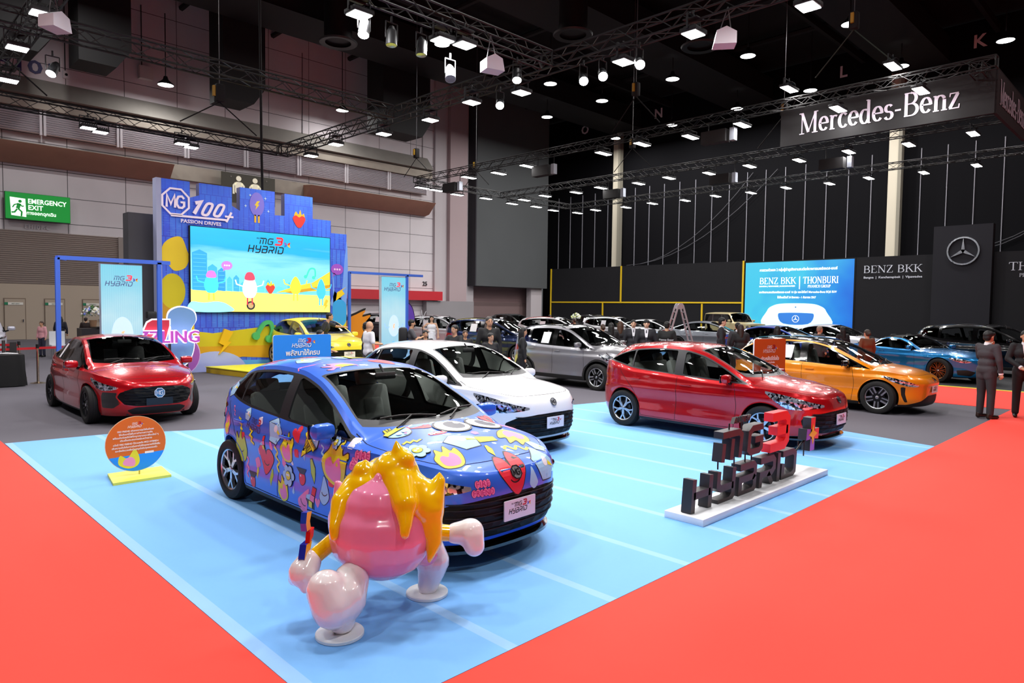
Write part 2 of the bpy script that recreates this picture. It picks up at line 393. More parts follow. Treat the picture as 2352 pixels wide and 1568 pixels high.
def build_shell(S):
    """half body (y>=0) as a bmesh with layers s (distance along the plan outline from the nose), q (from the tail), r (ring)"""
    xf, xr, W, ze, sp, z0 = [pchip(S[k]) for k in ('xf', 'xr', 'W', 'ze', 'spine', 'z0')]
    fb, fr = pchip(S['fb']), pchip(S['fr']); bz, rz_ = pchip(S['belt']), pchip(S['rail'])
    ds = S.get('ds', .036); xm = S.get('xm', 0.0)
    def plan(front):
        nx, ny = S['nf'] if front else S['nr']
        X = (xf(.7)-xm) if front else (xm-xr(.7)); Wd = W(.7); pts = []
        for i in range(721):
            t = PI/2*i/720
            pts.append((math.cos(t)**(2/nx), math.sin(t)**(2/ny)))
        acc = [0]
        for a, b in zip(pts, pts[1:]): acc.append(acc[-1]+math.hypot((a[0]-b[0])*X, (a[1]-b[1])*Wd))
        N = int(acc[-1]/ds); out = []; k = 0
        for j in range(N+1):
            T = acc[-1]*j/N
            while k < 719 and acc[k+1] < T: k += 1
            u = (T-acc[k])/max(1e-9, acc[k+1]-acc[k]); out.append((pts[k][0]*(1-u)+pts[k+1][0]*u, pts[k][1]*(1-u)+pts[k+1][1]*u, T))
        return out   # from centre line (j=0) round to the side
    F = plan(True); B = plan(False); LF = F[-1][2]; LB = B[-1][2]
    st = [(0, cu, yu, LF+LB-T, T) for cu, yu, T in B]+[(1, cu, yu, T, LF+LB-T) for cu, yu, T in reversed(F[:-1])]
    bm = bmesh.new(); ls, lq, lr = [bm.verts.layers.float.new(k) for k in 'sqr']
    nL = 24; rows = []
    for (fr_, cu, yu, s, q) in st:
        row = []
        def pos(z):
            X = xm+(xf(z)-xm)*cu if fr_ else xm-(xm-xr(z))*cu
            return X, W(z)*yu
        xg = pos(.8)[0]; zb, zt = z0(xg), ze(xg)
        for i in range(nL+1):
            z = zb+(zt-zb)*i/nL; X, Y = pos(z); row.append((X, Y, z, i))
        X0, w0 = pos(zt); zs = sp(X0); e = zt; zs = max(zs, e)
        hood = lambda f: zs-(zs-e)*f**2.4
        fbv, frv = fb(X0), fr(X0)
        cab = rz_(X0) > hood(frv)
        zbv = max(hood(fbv), bz(X0)) if bz(X0) > 0 else hood(fbv); zbv = min(zbv, zs)
        zrv = min(max(hood(frv), rz_(X0)), zs)
        if zrv < zbv: zbv = max(hood(fbv), min(zbv, zrv))
        row.append((X0, w0*fbv, zbv, R_BELT))
        for i in range(1, 12):
            t = i/11; bulge = .018*math.sin(PI*t) if zrv-zbv > .1 else 0
            row.append((X0, w0*(fbv+(frv-fbv)*t)+bulge, zbv+(zrv-zbv)*t, R_BELT+i))
        for i in range(1, 15):
            f = 1-i/14; row.append((X0, w0*frv*f, zs-(zs-zrv)*f**2.3, R_RAIL+i))
        vv = []
        for X, Y, z, r in row:
            v = bm.verts.new((X, max(0, Y), z)); v[ls] = s; v[lq] = q; v[lr] = r; vv.append(v)
        rows.append(vv)
    for a, b in zip(rows, rows[1:]):
        for i in range(len(a)-1):
            try: bm.faces.new((a[i], b[i], b[i+1], a[i+1]))
            except ValueError: pass
    bmesh.ops.remove_doubles(bm, verts=bm.verts, dist=.0008)
    bmesh.ops.recalc_face_normals(bm, faces=bm.faces)
    bm.faces.ensure_lookup_table()
    f = max(bm.faces, key=lambda f: f.calc_center_median().y)
    if f.normal.y < 0: bmesh.ops.reverse_faces(bm, faces=bm.faces)
    bm.faces.layers.int.new('reg')
    return bm, dict(xf=xf, xr=xr, W=W, ze=ze, sp=sp, bz=bz, rz=rz_, fr=fr, fb=fb)
def cut_region(bm, fn, rid, only=0):
    """split faces along fn=0 and tag the inside with rid; fn(x,y,z,s,q,r)"""
    ls, lq, lr = [bm.verts.layers.float[k] for k in 'sqr']; reg = bm.faces.layers.int['reg']
    val = {}
    for v in bm.verts:
        k = fn(v.co.x, v.co.y, v.co.z, v[ls], v[lq], v[lr]); val[v] = 0 if abs(k) < 4e-4 else k
    for e in [e for e in bm.edges if val[e.verts[0]]*val[e.verts[1]] < 0]:
        a, b = e.verts; t = val[a]/(val[a]-val[b])
        at = [a[l]*(1-t)+b[l]*t for l in (ls, lq, lr)]
        ne, nv = bmesh.utils.edge_split(e, a, t)
        for l, x in zip((ls, lq, lr), at): nv[l] = x
        val[nv] = 0
    for f in list(bm.faces):
        z = [v for v in f.verts if val[v] == 0]
        if len(z) == 2 and any(val[v] > 0 for v in f.verts) and any(val[v] < 0 for v in f.verts):
            try: bmesh.utils.face_split(f, z[0], z[1])
            except ValueError: pass
    n = 0
    for f in bm.faces:
        if f[reg] in ((only,) if isinstance(only, int) else only):
            if sum(val[v] for v in f.verts) > 1e-9: f[reg] = rid; n += 1
    return n
def extract(bm, rid, mats, off=0, mirror='both', mid=0, weld=True):
    """mesh of the region; mirror: 'both' | 'L' | 'R'"""
    reg = bm.faces.layers.int['reg']; rid = (rid,) if isinstance(rid, int) else rid
    vs = []; fs = []; ix = {}
    for f in bm.faces:
        if f[reg] not in rid: continue
        for v in f.verts:
            if v not in ix: ix[v] = len(vs); p = v.co+v.normal*off; vs.append((p.x, max(0, p.y) if abs(v.co.y) < 1e-5 or off else p.y, p.z))
        fs.append([ix[v] for v in f.verts])
    if not fs: return None
    V = []; Fc = []
    if mirror in ('both', 'L'): V += vs; Fc += fs
    if mirror in ('both', 'R'):
        k = len(V); V += [(x, -y, z) for x, y, z in vs]; Fc += [[k+i for i in reversed(f)] for f in fs]
    me = bpy.data.meshes.new('c'); me.from_pydata(V, [], Fc)
    for m in mats: me.materials.append(m)
    b = bmesh.new(); b.from_mesh(me); bmesh.ops.remove_doubles(b, verts=b.verts, dist=2e-4); b.to_mesh(b and me); b.free()
    sharp(me, 32); return me
# ---- wheels: axis along Y, outer face towards +Y
def fork_poly(a, r0, r1, w0, w1):
    c, s = math.cos(a), math.sin(a); R_ = lambda x, y: (x*c-y*s, x*s+y*c)
    return [R_(r0, -w0/2), R_(r1, -w1/2), R_(r1, w1/2), R_(r0, w0/2)]
def wheel_meshes(R, Wd, kind, cols):
    tyre, face, dark = cols; b = MB(); h = Wd/2; rr = R*.70
    T = Matrix.Rotation(-PI/2, 4, 'X')
    pr = [(rr, -h*.8), (rr+.01, -h*.95), (R*.86, -h), (R*.965, -h*.86), (R, -h*.6), (R, h*.6), (R*.965, h*.86), (R*.86, h), (rr+.012, h*.95), (rr, h*.8), (rr-.012, h*.7)]
    b.lathe(pr, tyre, 40, axis='Y')
    for k in (-.35, 0, .35): b.lathe([(R+.0005, h*(k-.03)), (R+.001, h*k), (R+.0005, h*(k+.03))], M('050505', .9), 40, axis='Y')
    tm = b.mesh('tyre'); b = MB(); yo = h*.78
    TT = frame((0, 0, 0), (1, 0, 0), (0, 0, 1)); TT = Matrix(((1, 0, 0, 0), (0, 0, 1, 0), (0, 1, 0, 0), (0, 0, 0, 1)))  # local (x,y,z)->(x,z,y)
    b.lathe([(rr, yo), (rr-.006, yo+.004), (rr-.018, yo-.004), (rr-.022, yo-.03)], face, 40, axis='Y')
    b.lathe([(rr-.02, yo-.02), (rr-.03, -h*.5), (.02, -h*.45)], dark, 32, axis='Y')
    b.lathe([(rr*.55, -.01), (rr*.55, .01), (.02, .012)], M('4a4c50', .35, .8), 28, axis='Y')
    def pr_(P, y0, y1, m): b.prism(P, y0, y1, m, TT, m2=m)
    ro = rr-.012
    if kind == 'honey':
        for i in range(5):
            a = 2*PI*i/5+PI/2; cc, ss = math.cos(a), math.sin(a)
            pr_(fork_poly(a, .03, rr*.56, .036, .05), yo-.045, yo-.012, face)
            for s_ in (-1, 1):
                a2 = a+s_*.27; L, Rr = strip([(rr*.5*cc, rr*.5*ss), (ro*math.cos(a2), ro*math.sin(a2))], .024); pr_([tuple(v) for v in L]+[tuple(v) for v in reversed(Rr)], yo-.04, yo-.006, face)
                a2 = a+s_*.13; pr_(fork_poly(a+s_*.3, .03, rr*.3, .02, .016), yo-.06, yo-.03, dark)
    elif kind == 'blade':
        for i in range(5):
            a = 2*PI*i/5+PI/2
            pr_(fork_poly(a, .03, ro, .07, .13), yo-.045, yo-.02, dark)
            for k, s_ in ((.09, 1), (-.05, 1)):
                P0 = (.09*math.cos(a+k*5), .09*math.sin(a+k*5)); P1 = (ro*math.cos(a+k*2.6+.06), ro*math.sin(a+k*2.6+.06))
                L, Rr = strip([P0, P1], .032 if k > 0 else .02); pr_([tuple(v) for v in L]+[tuple(v) for v in reversed(Rr)], yo-.04, yo-.006, face)
    elif kind == 'multi':
        for i in range(10):
            a = 2*PI*i/10
            for s_ in (-.13, .13):
                L, Rr = strip([(.05*math.cos(a), .05*math.sin(a)), (ro*math.cos(a+s_), ro*math.sin(a+s_))], .013)
                pr_([tuple(v) for v in L]+[tuple(v) for v in reversed(Rr)], yo-.04, yo-.01, face)
    else:
        for i in range(5):
            a = 2*PI*i/5+PI/2
            for s_ in (-.16, .16):
                L, Rr = strip([(.05*math.cos(a+s_*2), .05*math.sin(a+s_*2)), (ro*math.cos(a+s_), ro*math.sin(a+s_))], .024)
                pr_([tuple(v) for v in L]+[tuple(v) for v in reversed(Rr)], yo-.04, yo-.008, face)
    b.lathe([(.034, yo-.03), (.034, yo-.008), (.026, yo-.002), (0.001, yo)], M('b8bcc2', .25, .9), 20, axis='Y')
    return tm, b.mesh('rim', 30)
TYRE = M('0c0c0d', .75); GLOSSB = M('060607', .12, 0, 1); MATTB = M('0b0b0c', .55); DARKTRIM = M('151517', .7); CHROME = M('d8dadd', .12, 1)
RIMS = M('c9ccd1', .28, .9); RIMD = M('111214', .35, .4); SEAT = M('a4a8a4', .8); SEATD = M('232426', .8)
GLASS = glass_mat('car_glass', (.84, .88, .86)); GLASSD = glass_mat('privacy_glass', (.16, .17, .18)); LAMPGL = glass_mat('lamp_glass', (.9, .92, .95))
def lamp_chrome():
    def f(nt, tc):
        v = nt.nodes.new('ShaderNodeTexVoronoi'); v.inputs['Scale'].default_value = 34; nt.links.new(tc.outputs['Object'], v.inputs['Vector'])
        r = nt.nodes.new('ShaderNodeValToRGB'); r.color_ramp.interpolation = 'CONSTANT'
        e = r.color_ramp.elements; e[0].color = lin('1c1f26'); e[1].position = .3; e[1].color = lin('8d96a4'); e2 = e.new(.5); e2.color = lin('e8edf5')
        sp = nt.nodes.new('ShaderNodeSeparateColor'); nt.links.new(v.outputs['Color'], sp.inputs[0]); nt.links.new(sp.outputs[0], r.inputs[0]); return r.outputs[0]
    return node_mat('lamp_reflector', f, .12, coat=1, metal=.75)
LAMPC = lamp_chrome()
def grille_mat():
    m = mat('grille_mesh', '050506', .6, 0, 0, spec=.25); nt = m.node_tree; b = nt.nodes['Principled BSDF']
    tc = nt.nodes.new('ShaderNodeTexCoord'); mp = nt.nodes.new('ShaderNodeMapping'); nt.links.new(tc.outputs['Object'], mp.inputs[0]); mp.inputs['Scale'].default_value = (1, 9, 16)
    v = nt.nodes.new('ShaderNodeTexVoronoi'); v.inputs['Scale'].default_value = 1.0; nt.links.new(mp.outputs[0], v.inputs['Vector'])
    bp = nt.nodes.new('ShaderNodeBump'); bp.inputs['Strength'].default_value = .9; bp.inputs['Distance'].default_value = .03
    nt.links.new(v.outputs['Distance'], bp.inputs['Height']); nt.links.new(bp.outputs[0], b.inputs['Normal']); return m
GRILLE = grille_mat(); TAILR = M('8c0a10', .15, 0, 1); LED = M('eef4ff', .3, 0, 0, 2.2)
def interior(parent, S, colors):
    """seats, dashboard, steering wheel and cabin floor; cars are right-hand drive (driver at -y)"""
    seat, dk = colors; sx = S.get('seatx', -.15); zf = S.get('zfloor', .34); b = MB()
    xc = S['cowl']; b.box(((xc-1.6)/2-.05, 0, zf), (xc+1.6, 1.3, .06), dk); b.box((xc-.26, 0, zf+.28), (.34, 1.2, .44), dk, bev=.06)
    b.box((xc-.3, 0, S['dashz']-.02), (.5, 1.26, .05), M('3c4446', .6), bev=.02); b.box((xc-.32, 0, S['dashz']+.06), (.02, .28, .16), GLOSSB, bev=.01)
    b.box((sx+.25, 0, zf+.2), (.9, .2, .3), dk, bev=.04)
    for s_ in (-1, 1): b.box((0, s_*.72, zf+.22), (1.9, .06, .46), dk)
    b.obj('dashboard_and_floor', parent)
    def seat_(x, y, name):
        b = MB(); z = zf+.2; T = Matrix.Translation((x, y, z)); Rb = T @ Matrix.Translation((-.24, 0, .08)) @ Matrix.Rotation(-.28, 4, 'Y')
        b.box((0, 0, 0), (.5, .5, .16), seat, T, bev=.06); b.box((0, 0, .3), (.13, .48, .6), seat, Rb, bev=.06)
        b.box((.02, 0, .24), (.14, .26, .42), seat, Rb, bev=.05); b.box((0, 0, .68), (.1, .26, .19), seat, Rb, bev=.05)
        for q in (-.06, .06): b.tube((0, q, .58), (0, q, .66), .007, CHROME, 6, T=Rb)
        return b.obj(name, parent)
    for s_ in (-1, 1): seat_(sx, s_*.36, 'front_seat')
    b = MB(); x = S.get('rseatx', -.95); b.box((x, 0, zf+.2), (.5, 1.2, .16), seat, bev=.05)
    Rb = Matrix.Translation((x-.24, 0, zf+.26)) @ Matrix.Rotation(-.35, 4, 'Y'); b.box((0, 0, .26), (.13, 1.2, .55), seat, Rb, bev=.06)
    for q in (-.38, .38): b.box((0, q, .6), (.09, .26, .16), seat, Rb, bev=.04)
    b.obj('rear_seat', parent)
    b = MB(); T = Matrix.Translation((xc-.5, -.36, S['dashz']-.04)) @ Matrix.Rotation(-1.15, 4, 'Y')
    b.lathe([(.185+.016*math.cos(a), .016*math.sin(a)) for a in [2*PI*i/8 for i in range(9)]], dk, 28, T)
    b.ball((0, 0, 0), (.07, .07, .025), dk, 12, T)
    for a in (0, PI, PI*1.5): b.tube((0, 0, 0), (.18*math.cos(a+PI/2), .18*math.sin(a+PI/2), 0), .014, dk, 6, T=T)
    b.obj('steering_wheel', parent)
    b = MB(); xh = S['header']; zm = S['roofz']-.12; b.box((xh+.16, 0, zm), (.03, .24, .07), dk, bev=.015); b.tube((xh+.14, 0, zm+.02), (xh+.06, 0, zm+.1), .012, dk); b.obj('rear_view_mirror', parent)
def make_car(S, name, label, paint, loc, deg, group=None, mats=None, plate=None):
    mt = dict(roof=None, trim=GLOSSB, glass=GLASS, rglass=GLASSD, lower=MATTB, seat=SEAT, dash=SEATD, lip=None, rim=RIMS, rimd=RIMD); mt.update(S.get('mats', {})); mt.update(mats or {})
    root = thing(name, label, 'car', (0, 0, 0), 0, group)
    bm, F = build_shell(S); R, wd = S['R'], S.get('tw', .2); ax, ar = S['axf'], S['axr']
    # wheel arches
    for i, cx in enumerate((ax, ar)):
        rA = S['arch']; cut_region(bm, lambda x, y, z, s, q, r, cx=cx: min(rA-math.hypot(x-cx, z-R), y-.45) if r <= 24.5 else -1, 90)
    gl = S.get('cab', True)
    if gl:
        m0, m1 = S.get('dm', (.012, .05)); bx0, bx1 = S['dlo']; slr = S.get('dsl', .9)
        def dlo(x, z): return min(z-F['bz'](x)-m0, F['rz'](x)-m1-z, (x-bx0)-(z-F['bz'](bx0))*slr if slr > 0 else (x-bx0), bx1-x)
        cut_region(bm, lambda x, y, z, s, q, r: dlo(x, z) if R_BELT-.9 <= r <= R_RAIL+.2 else -1, 10)
        xb = S['pillars']; edges = [bx0-1]+list(xb)+[bx1+1]
        for i in range(len(edges)-1):
            a, b_ = edges[i], edges[i+1]
            pl, pr_ = (S['pw'][i-1]/2 if i > 0 else 0), (S['pw'][i]/2 if i < len(xb) else 0); sl = S.get('psl', .12)
            def pane(x, y, z, s, q, r, a=a, b_=b_, pl=pl, pr_=pr_):
                if not (R_BELT-.9 <= r <= R_RAIL+.2): return -1
                k = (z-1.1)*-sl if len(xb) else 0
                return min(dlo(x, z)-.022, (x-k*(-1))-a-pl, b_-pr_-(x-k*(-1)))
            cut_region(bm, pane, 20+i, only=10)
        npan = len(edges)-1
        # windscreen
        xh, xc = S['header'], S['cowl']; ws = S.get('wsm', .045); hb, cb = S.get('hb', .07), S.get('cb', .14)
        yr = lambda x: F['fr'](x)*F['W'](.85)
        def wsf(x, y, r): return min(x-(xh-hb*(y/.6)**2), (xc-cb*(y/.7)**2)-x, yr(x)-ws-y) if r > R_RAIL else -1
        cut_region(bm, lambda x, y, z, s, q, r: wsf(x, y, r), 30)
        cut_region(bm, lambda x, y, z, s, q, r: min(wsf(x, y, r)-.03, (xc-.11-cb*(y/.7)**2)-x), 31, only=30)
        if S.get('rwin'):
            xa, xb_, rm = S['rwin']
            def rwf(x, y, r): return min(x-(xa+.05*(y/.6)**2), xb_+.04*(y/.6)**2-x, yr(x)-rm-y) if r > R_RAIL else -1
            cut_region(bm, lambda x, y, z, s, q, r: rwf(x, y, r), 32)
            cut_region(bm, lambda x, y, z, s, q, r: rwf(x, y, r)-.03, 33, only=32)
        if S.get('sunroof'):
            xa, xb_ = S['sunroof']; cut_region(bm, lambda x, y, z, s, q, r: min(x-xa, xb_-x, .48-y) if r > R_RAIL else -1, 34)
        if S.get('roofcut') is not None:
            cut_region(bm, lambda x, y, z, s, q, r: min(r-R_RAIL+.3, 1) if x < xh+.1 and z > S['roofcut'] else -1, 35)
    for rid, (kind, poly) in S['regions'].items():
        f = psd(poly)
        if kind == 's': cut_region(bm, lambda x, y, z, s, q, r: f(s, z) if (x > 0 and r <= S.get('rtop', 26)) else -1, rid)
        elif kind == 'q': cut_region(bm, lambda x, y, z, s, q, r: f(q, z) if (x < 0 and r <= 27) else -1, rid)
        elif kind == 'x': cut_region(bm, lambda x, y, z, s, q, r: f(x, z) if r <= 25 else -1, rid)
    for z_, rid in S.get('sill', ()):
        cut_region(bm, lambda x, y, z, s, q, r: z_(x)-z if r <= 20 else -1, rid)
    bm.normal_update()
    reg = bm.faces.layers.int['reg']
    body = extract(bm, (0,), [paint, mt['roof'] or paint]); o_body = link('body', body, root)
    P = lambda rid, nm, m, side='both', par=root, off=0: (lambda me: link(nm, me, par) if me else None)(extract(bm, rid, [m], off, side))
    lining = extract(bm, (0, 10, 35), [DARKTRIM], -.018)
    # drop lining low down
    b = bmesh.new(); b.from_mesh(lining); bmesh.ops.delete(b, geom=[f for f in b.faces if f.calc_center_median().z < .5 or f.calc_center_median().x > S['cowl']+.1 and gl], context='FACES'); b.to_mesh(lining); b.free(); link('interior_lining', lining, root)
    if S.get('roofcut') is not None: P((35,), 'roof', mt['roof'] or GLOSSB)
    if gl:
        P((10, 30, 32), 'window_surround', mt['trim'])
        for i in range(npan):
            for sd in 'LR':
                rear = i < npan-1-S.get('clear', 0)-(0); P((20+i,), 'side_window', mt['rglass'] if i < S.get('dark', 0) else mt['glass'], sd)
        P((31,), 'windscreen', mt['glass']); P((33,), 'rear_window', mt['rglass'])
        if S.get('sunroof'): P((34,), 'sunroof', GLOSSB)
        if S.get('inside', True): interior(root, S, (mt['seat'], mt['dash']))
    names = {40: ('grille', GRILLE), 41: ('headlamp', LAMPC), 42: ('tail_lamp', TAILR), 43: ('air_intake', MATTB), 44: ('lower_cladding', mt['lower']), 45: ('sill', mt['lower']), 46: ('day_running_lamp', LED), 47: ('bumper_trim', GLOSSB), 48: ('side_trim', CHROME)}
    for rid, (nm, m) in names.items():
        m = S.get('rmat', {}).get(rid, m)
        far0 = [abs(v.co.y) for f in bm.faces if f[reg] == rid for v in f.verts]
        if far0 and min(far0) > .02: [P((rid,), nm, m, sd) for sd in 'LR']
        else: P((rid,), nm, m)
    # projector for anything that lies on the skin
    bv = BVHTree.FromBMesh(bm)
    def side(x, z, off=.002, sy=-1):
        h = bv.ray_cast(Vector((x, 3, z)), Vector((0, -1, 0)))
        if h[0] is None: return None
        p = h[0]+h[1]*off; return Vector((p.x, p.y*-sy*-1 if sy > 0 else -p.y, p.z))
    def front(y, z, off=.002):
        h = bv.ray_cast(Vector((4, abs(y), z)), Vector((-1, 0, 0)))
        if h[0] is None: return None
        p = h[0]+h[1]*off; return Vector((p.x, math.copysign(p.y, y), p.z))
    def top(x, y, off=.002):
        h = bv.ray_cast(Vector((x, abs(y), 3)), Vector((0, 0, -1)))
        if h[0] is None: return None
        p = h[0]+h[1]*off; return Vector((p.x, math.copysign(p.y, y), p.z))
    # shut lines
    g = MB(); GAP = M('030303', .9)
    def ribbon(pts, w_, pj):
        L, Rr = strip(pts, w_); A = [pj(*v) for v in L]; B_ = [pj(*v) for v in Rr]
        for i in range(len(A)-1):
            q = (A[i], A[i+1], B_[i+1], B_[i])
            if all(v is not None for v in q) and (A[i]-A[i+1]).length < .3: g.add(q, [(0, 1, 2, 3)], GAP)
    for line in S.get('gaps', ()):
        pts = smooth_poly(line, 8, False) if len(line) > 2 else [tuple(np.array(line[0])*(1-t)+np.array(line[1])*t) for t in np.linspace(0, 1, 14)]
        for sy in (-1, 1): ribbon(pts, .007, lambda x, z, sy=sy: side(x, z, .0015, sy))
    for line in S.get('hgaps', ()):
        pts = [p for p in smooth_poly(line, 10, False)]
        for sy in (-1, 1): ribbon([(x, sy*y) for x, y in pts], .006, lambda x, y: top(x, y, .0015))
    if g.v: g.obj('shut_line', root, sm=0)
    # arches and liners
    for cx in (ax, ar):
        for sy in (-1, 1):
            b = MB(); rA = S['arch']; pts = []
            for k in range(33):
                a = math.radians(-12+204*k/32); px, pz = cx+(rA+.004)*math.cos(a), R+(rA+.004)*math.sin(a); h = side(px, pz, 0, sy)
                if h is not None: pts.append(h)
            lipm = mt['lip'] or paint; lw = S.get('lipw', .012)
            if len(pts) > 4:
                vs = []; n = len(pts)
                for p_ in pts:
                    d = Vector((p_.x-cx, 0, p_.z-R)).normalized(); o = Vector((0, sy, 0))
                    vs += [p_+d*lw+o*.003, p_+o*.007, p_-d*.004+o*.002, p_-d*.004-o*.05]
                b.add(vs, [(i*4+j, i*4+j+1, i*4+j+5, i*4+j+4) for i in range(n-1) for j in range(3)], lipm)
                b.obj('wheel_arch', root)
            b = MB(); yo = .8*F['W'](.5); pts = [(cx+(rA+.01)*math.cos(a), R+(rA+.01)*math.sin(a)) for a in [PI*k/20-.25 for k in range(24)]]
            n = len(pts); yi = yo-.34; oy = [(lambda h_: min(abs(h_.y), F['W'](.6))-.012 if h_ is not None else yi)(side(x, z, 0, -1)) for x, z in pts]
            vs = [(x, sy*yi, z) for x, z in pts]+[(x, sy*q, z) for (x, z), q in zip(pts, oy)]; b.add(vs, [(i, i+1, n+i+1, n+i) for i in range(n-1)], MATTB)
            b.add([(x, sy*yi, z) for x, z in pts], [tuple(range(n))], MATTB); b.obj('wheel_liner', root, sm=0)
    # wheels
    tm, rmm = wheel_meshes(R, wd, S.get('rimk', 'five'), (TYRE, mt['rim'], mt['rimd']))
    yw = S['track']-wd/2
    for cx in (ax, ar):
        for sy in (-1, 1):
            t = link('wheel', tm, root, (cx, sy*yw, R)); t.rotation_euler = (0, 0, 0 if sy > 0 else PI)
            link('rim', rmm, t).rotation_euler = (0, .5*cx, 0)
    # underbody
    b = MB(); zb = S['z0'][len(S['z0'])//2][1]+.03; hw = F['W'](.3)-.06
    n = 10; fx, rx = F['xf'](.3)-.12, F['xr'](.3)+.12
    b.box(((ax+ar)/2, 0, zb), (ax-ar+.5, 2*(yw-wd*.55), .06), MATTB)
    b.box(((ax+ar)/2, 0, zb), (ax-ar-2*S['arch'], 2*hw, .06), MATTB)
    
    b.box(((fx+ax)/2, 0, zb+.02), (fx-ax-.04, 2*hw*.55, .06), MATTB); b.box(((rx+ar)/2, 0, zb+.02), (ar-rx-.04, 2*hw*.55, .06), MATTB)
    b.obj('underbody', root)
    # mirrors, handles, wipers
    if gl:
        mx, mz, my = S['mirror']
        for sy in (-1, 1):
            b = MB(); T = Matrix.Translation((mx, sy*(my+.14), mz)) @ Matrix.Rotation(-sy*.12, 4, 'Z')
            b.box((.015, 0, .02), (.125, .215, .135), mt.get('mirrorc') or paint, T, bev=.05); b.box((-.05, 0, .015), (.02, .2, .12), GLOSSB, T, bev=.02); o = b.obj('door_mirror', root)
            b = MB(); b.tube((mx+.06, sy*(my-.05), mz-.08), (mx+.02, sy*(my+.06), mz-.05), .03, GLOSSB, 8, .022); b.prism([(mx-.1, mz-.09), (mx+.2, mz-.1), (mx-.02, mz+.07)], 0, .012, GLOSSB, Matrix(((1, 0, 0, 0), (0, 0, sy, sy*(my-.062)), (0, 1, 0, 0), (0, 0, 0, 1))))
            b.obj('mirror_arm', o)
        for hx, hz in S['handles']:
            for sy in (-1, 1):
                p_ = side(hx, hz, 0, sy)
                if p_ is None: continue
                b = MB(); b.box(p_+Vector((0, sy*.024, 0)), (.19, .016, .028), mt.get('handlec') or paint, bev=.007)
                for q in (-.075, .075): b.tube(p_+Vector((q, -sy*.01, 0)), p_+Vector((q, sy*.024, 0)), .011, paint, 6)
                b.obj('door_handle', root)
        if S.get('wipers', True):
            xc = S['cowl']
            for y0, y1, dx in ((-.5, .05, .1), (.1, .62, .08)):
                pts = []
                for t in np.linspace(0, 1, 8):
                    y = y0+(y1-y0)*t; x = xc-.09-S.get('cb', .14)*(y/.7)**2-dx*math.sin(t*PI)*.5-.02; h = top(x, y, .014)
                    if h is not None: pts.append(h)
                b = MB(); b.path(pts, .009, MATTB, 5); h0 = top(xc-.03, y0+.05, .02)
                if h0 is not None and pts: b.path([h0, pts[len(pts)//2]], .008, MATTB, 5)
                b.obj('wiper', root)
    S['_proj'] = (side, front, top)
    if plate: plate(root, S, front)
    for fx_ in S.get('extra', ()): fx_(root, S, side, front, top, paint)
    root.location = loc; root.rotation_euler = (0, 0, math.radians(deg))
    bm.free(); return root
def emblem(mb, cx, cy, r, T, m, m2=None, h=.006):
    oc = [(cx+r*math.cos(PI/8+i*PI/4), cy+r*math.sin(PI/8+i*PI/4)) for i in range(8)]
    if m2: mb.prism(oc, 0, h*.4, m2, T)
    add_strip(mb, oc, r*.13, m, T, 0, h, closed=True)
    q = r*.62
    add_strip(mb, [(cx-q*1.02, cy-q*.72), (cx-q*.98, cy+q*.72), (cx-q*.55, cy-q*.35), (cx-q*.12, cy+q*.72), (cx-q*.08, cy-q*.72)], r*.15, m, T, 0, h)
    add_strip(mb, [(cx+q*.95, cy+q*.4), (cx+q*.7, cy+q*.68), (cx+q*.3, cy+q*.6), (cx+q*.12, cy+q*.2), (cx+q*.12, cy-q*.3), (cx+q*.35, cy-q*.68), (cx+q*.72, cy-q*.68), (cx+q*.95, cy-q*.45), (cx+q*.95, cy-q*.02), (cx+q*.55, cy-q*.02)], r*.15, m, T, 0, h)
def star_badge(mb, cx, cy, r, T, m, h=.01):
    add_strip(mb, circ(cx, cy, r), r*.11, m, T, 0, h, closed=True)
    for a in (90, 210, 330):
        c, s = math.cos(math.radians(a)), math.sin(math.radians(a))
        mb.prism([(cx-s*r*.13, cy+c*r*.13), (cx-c*r*.08, cy-s*r*.08), (cx+s*r*.13, cy-c*r*.13), (cx+c*r*.97, cy+s*r*.97)], 0, h, m, T)
def plate_at(root, S, front, z, w=.34, h=.15, logo=True, extra=None, x=None, tilt=0, col='e9e4ee'):
    p = front(0, z, .012) if x is None else Vector((x, 0, z)); b = MB()
    T = frame(p+Vector((.008, 0, 0)), (0, 1, 0), (math.sin(tilt), 0, math.cos(tilt)))
    b.prism(rrect(-w/2, -h/2, w/2, h/2, .006), -.006, .004, M(col, .35), T)
    if logo:
        T2 = frame(p+Vector((.0125, 0, 0)), (0, 1, 0), (0, 0, 1)); hybrid_logo(b, -.01, .012, w*.66, T2, M('1a1a1c', .5), M('c8182c', .4), .0012)
        if extra: add_text(b, extra, -.07, .05, .016, M('1a1a1c'), T2, .0005)
    b.obj('number_plate', root)
def badge_at(root, front, z, r, kind='mg', y=0, m=None, m2=None, dx=.0, tilt=None):
    p = front(0, z, .004); p2 = front(0, z+.03, .004); up = (p2-p).normalized() if tilt is None else Vector((tilt, 0, 1))
    T = frame(p+Vector((dx, 0, 0)), (0, 1, 0), up); b = MB()
    if kind == 'mg': emblem(b, 0, 0, r, T, m or CHROME, m2 or M('101012', .2))
    else: star_badge(b, 0, 0, r, T, m or CHROME)
    b.obj('badge', root)
def front_mg3(root, S, front):
    plate_at(root, S, front, .455, .36, .16, True, 'ALL NEW'); badge_at(root, front, .735, .058, m=M('3c3e44', .25, .8), m2=M('a8aab0', .3, .7))
def grille_slats(zs, y0, xo=.0, m=None, name='grille_slat', r=.006):
    def f(root, S, side, front, top, paint):
        b = MB()
        for z in zs:
            pts = [front(y, z, .006) for y in np.linspace(-y0, y0, 25)]; pts = [p for p in pts if p is not None]
            if len(pts) > 2: b.path(pts, r, m or MATTB, 5)
        b.obj(name, root)
    return f
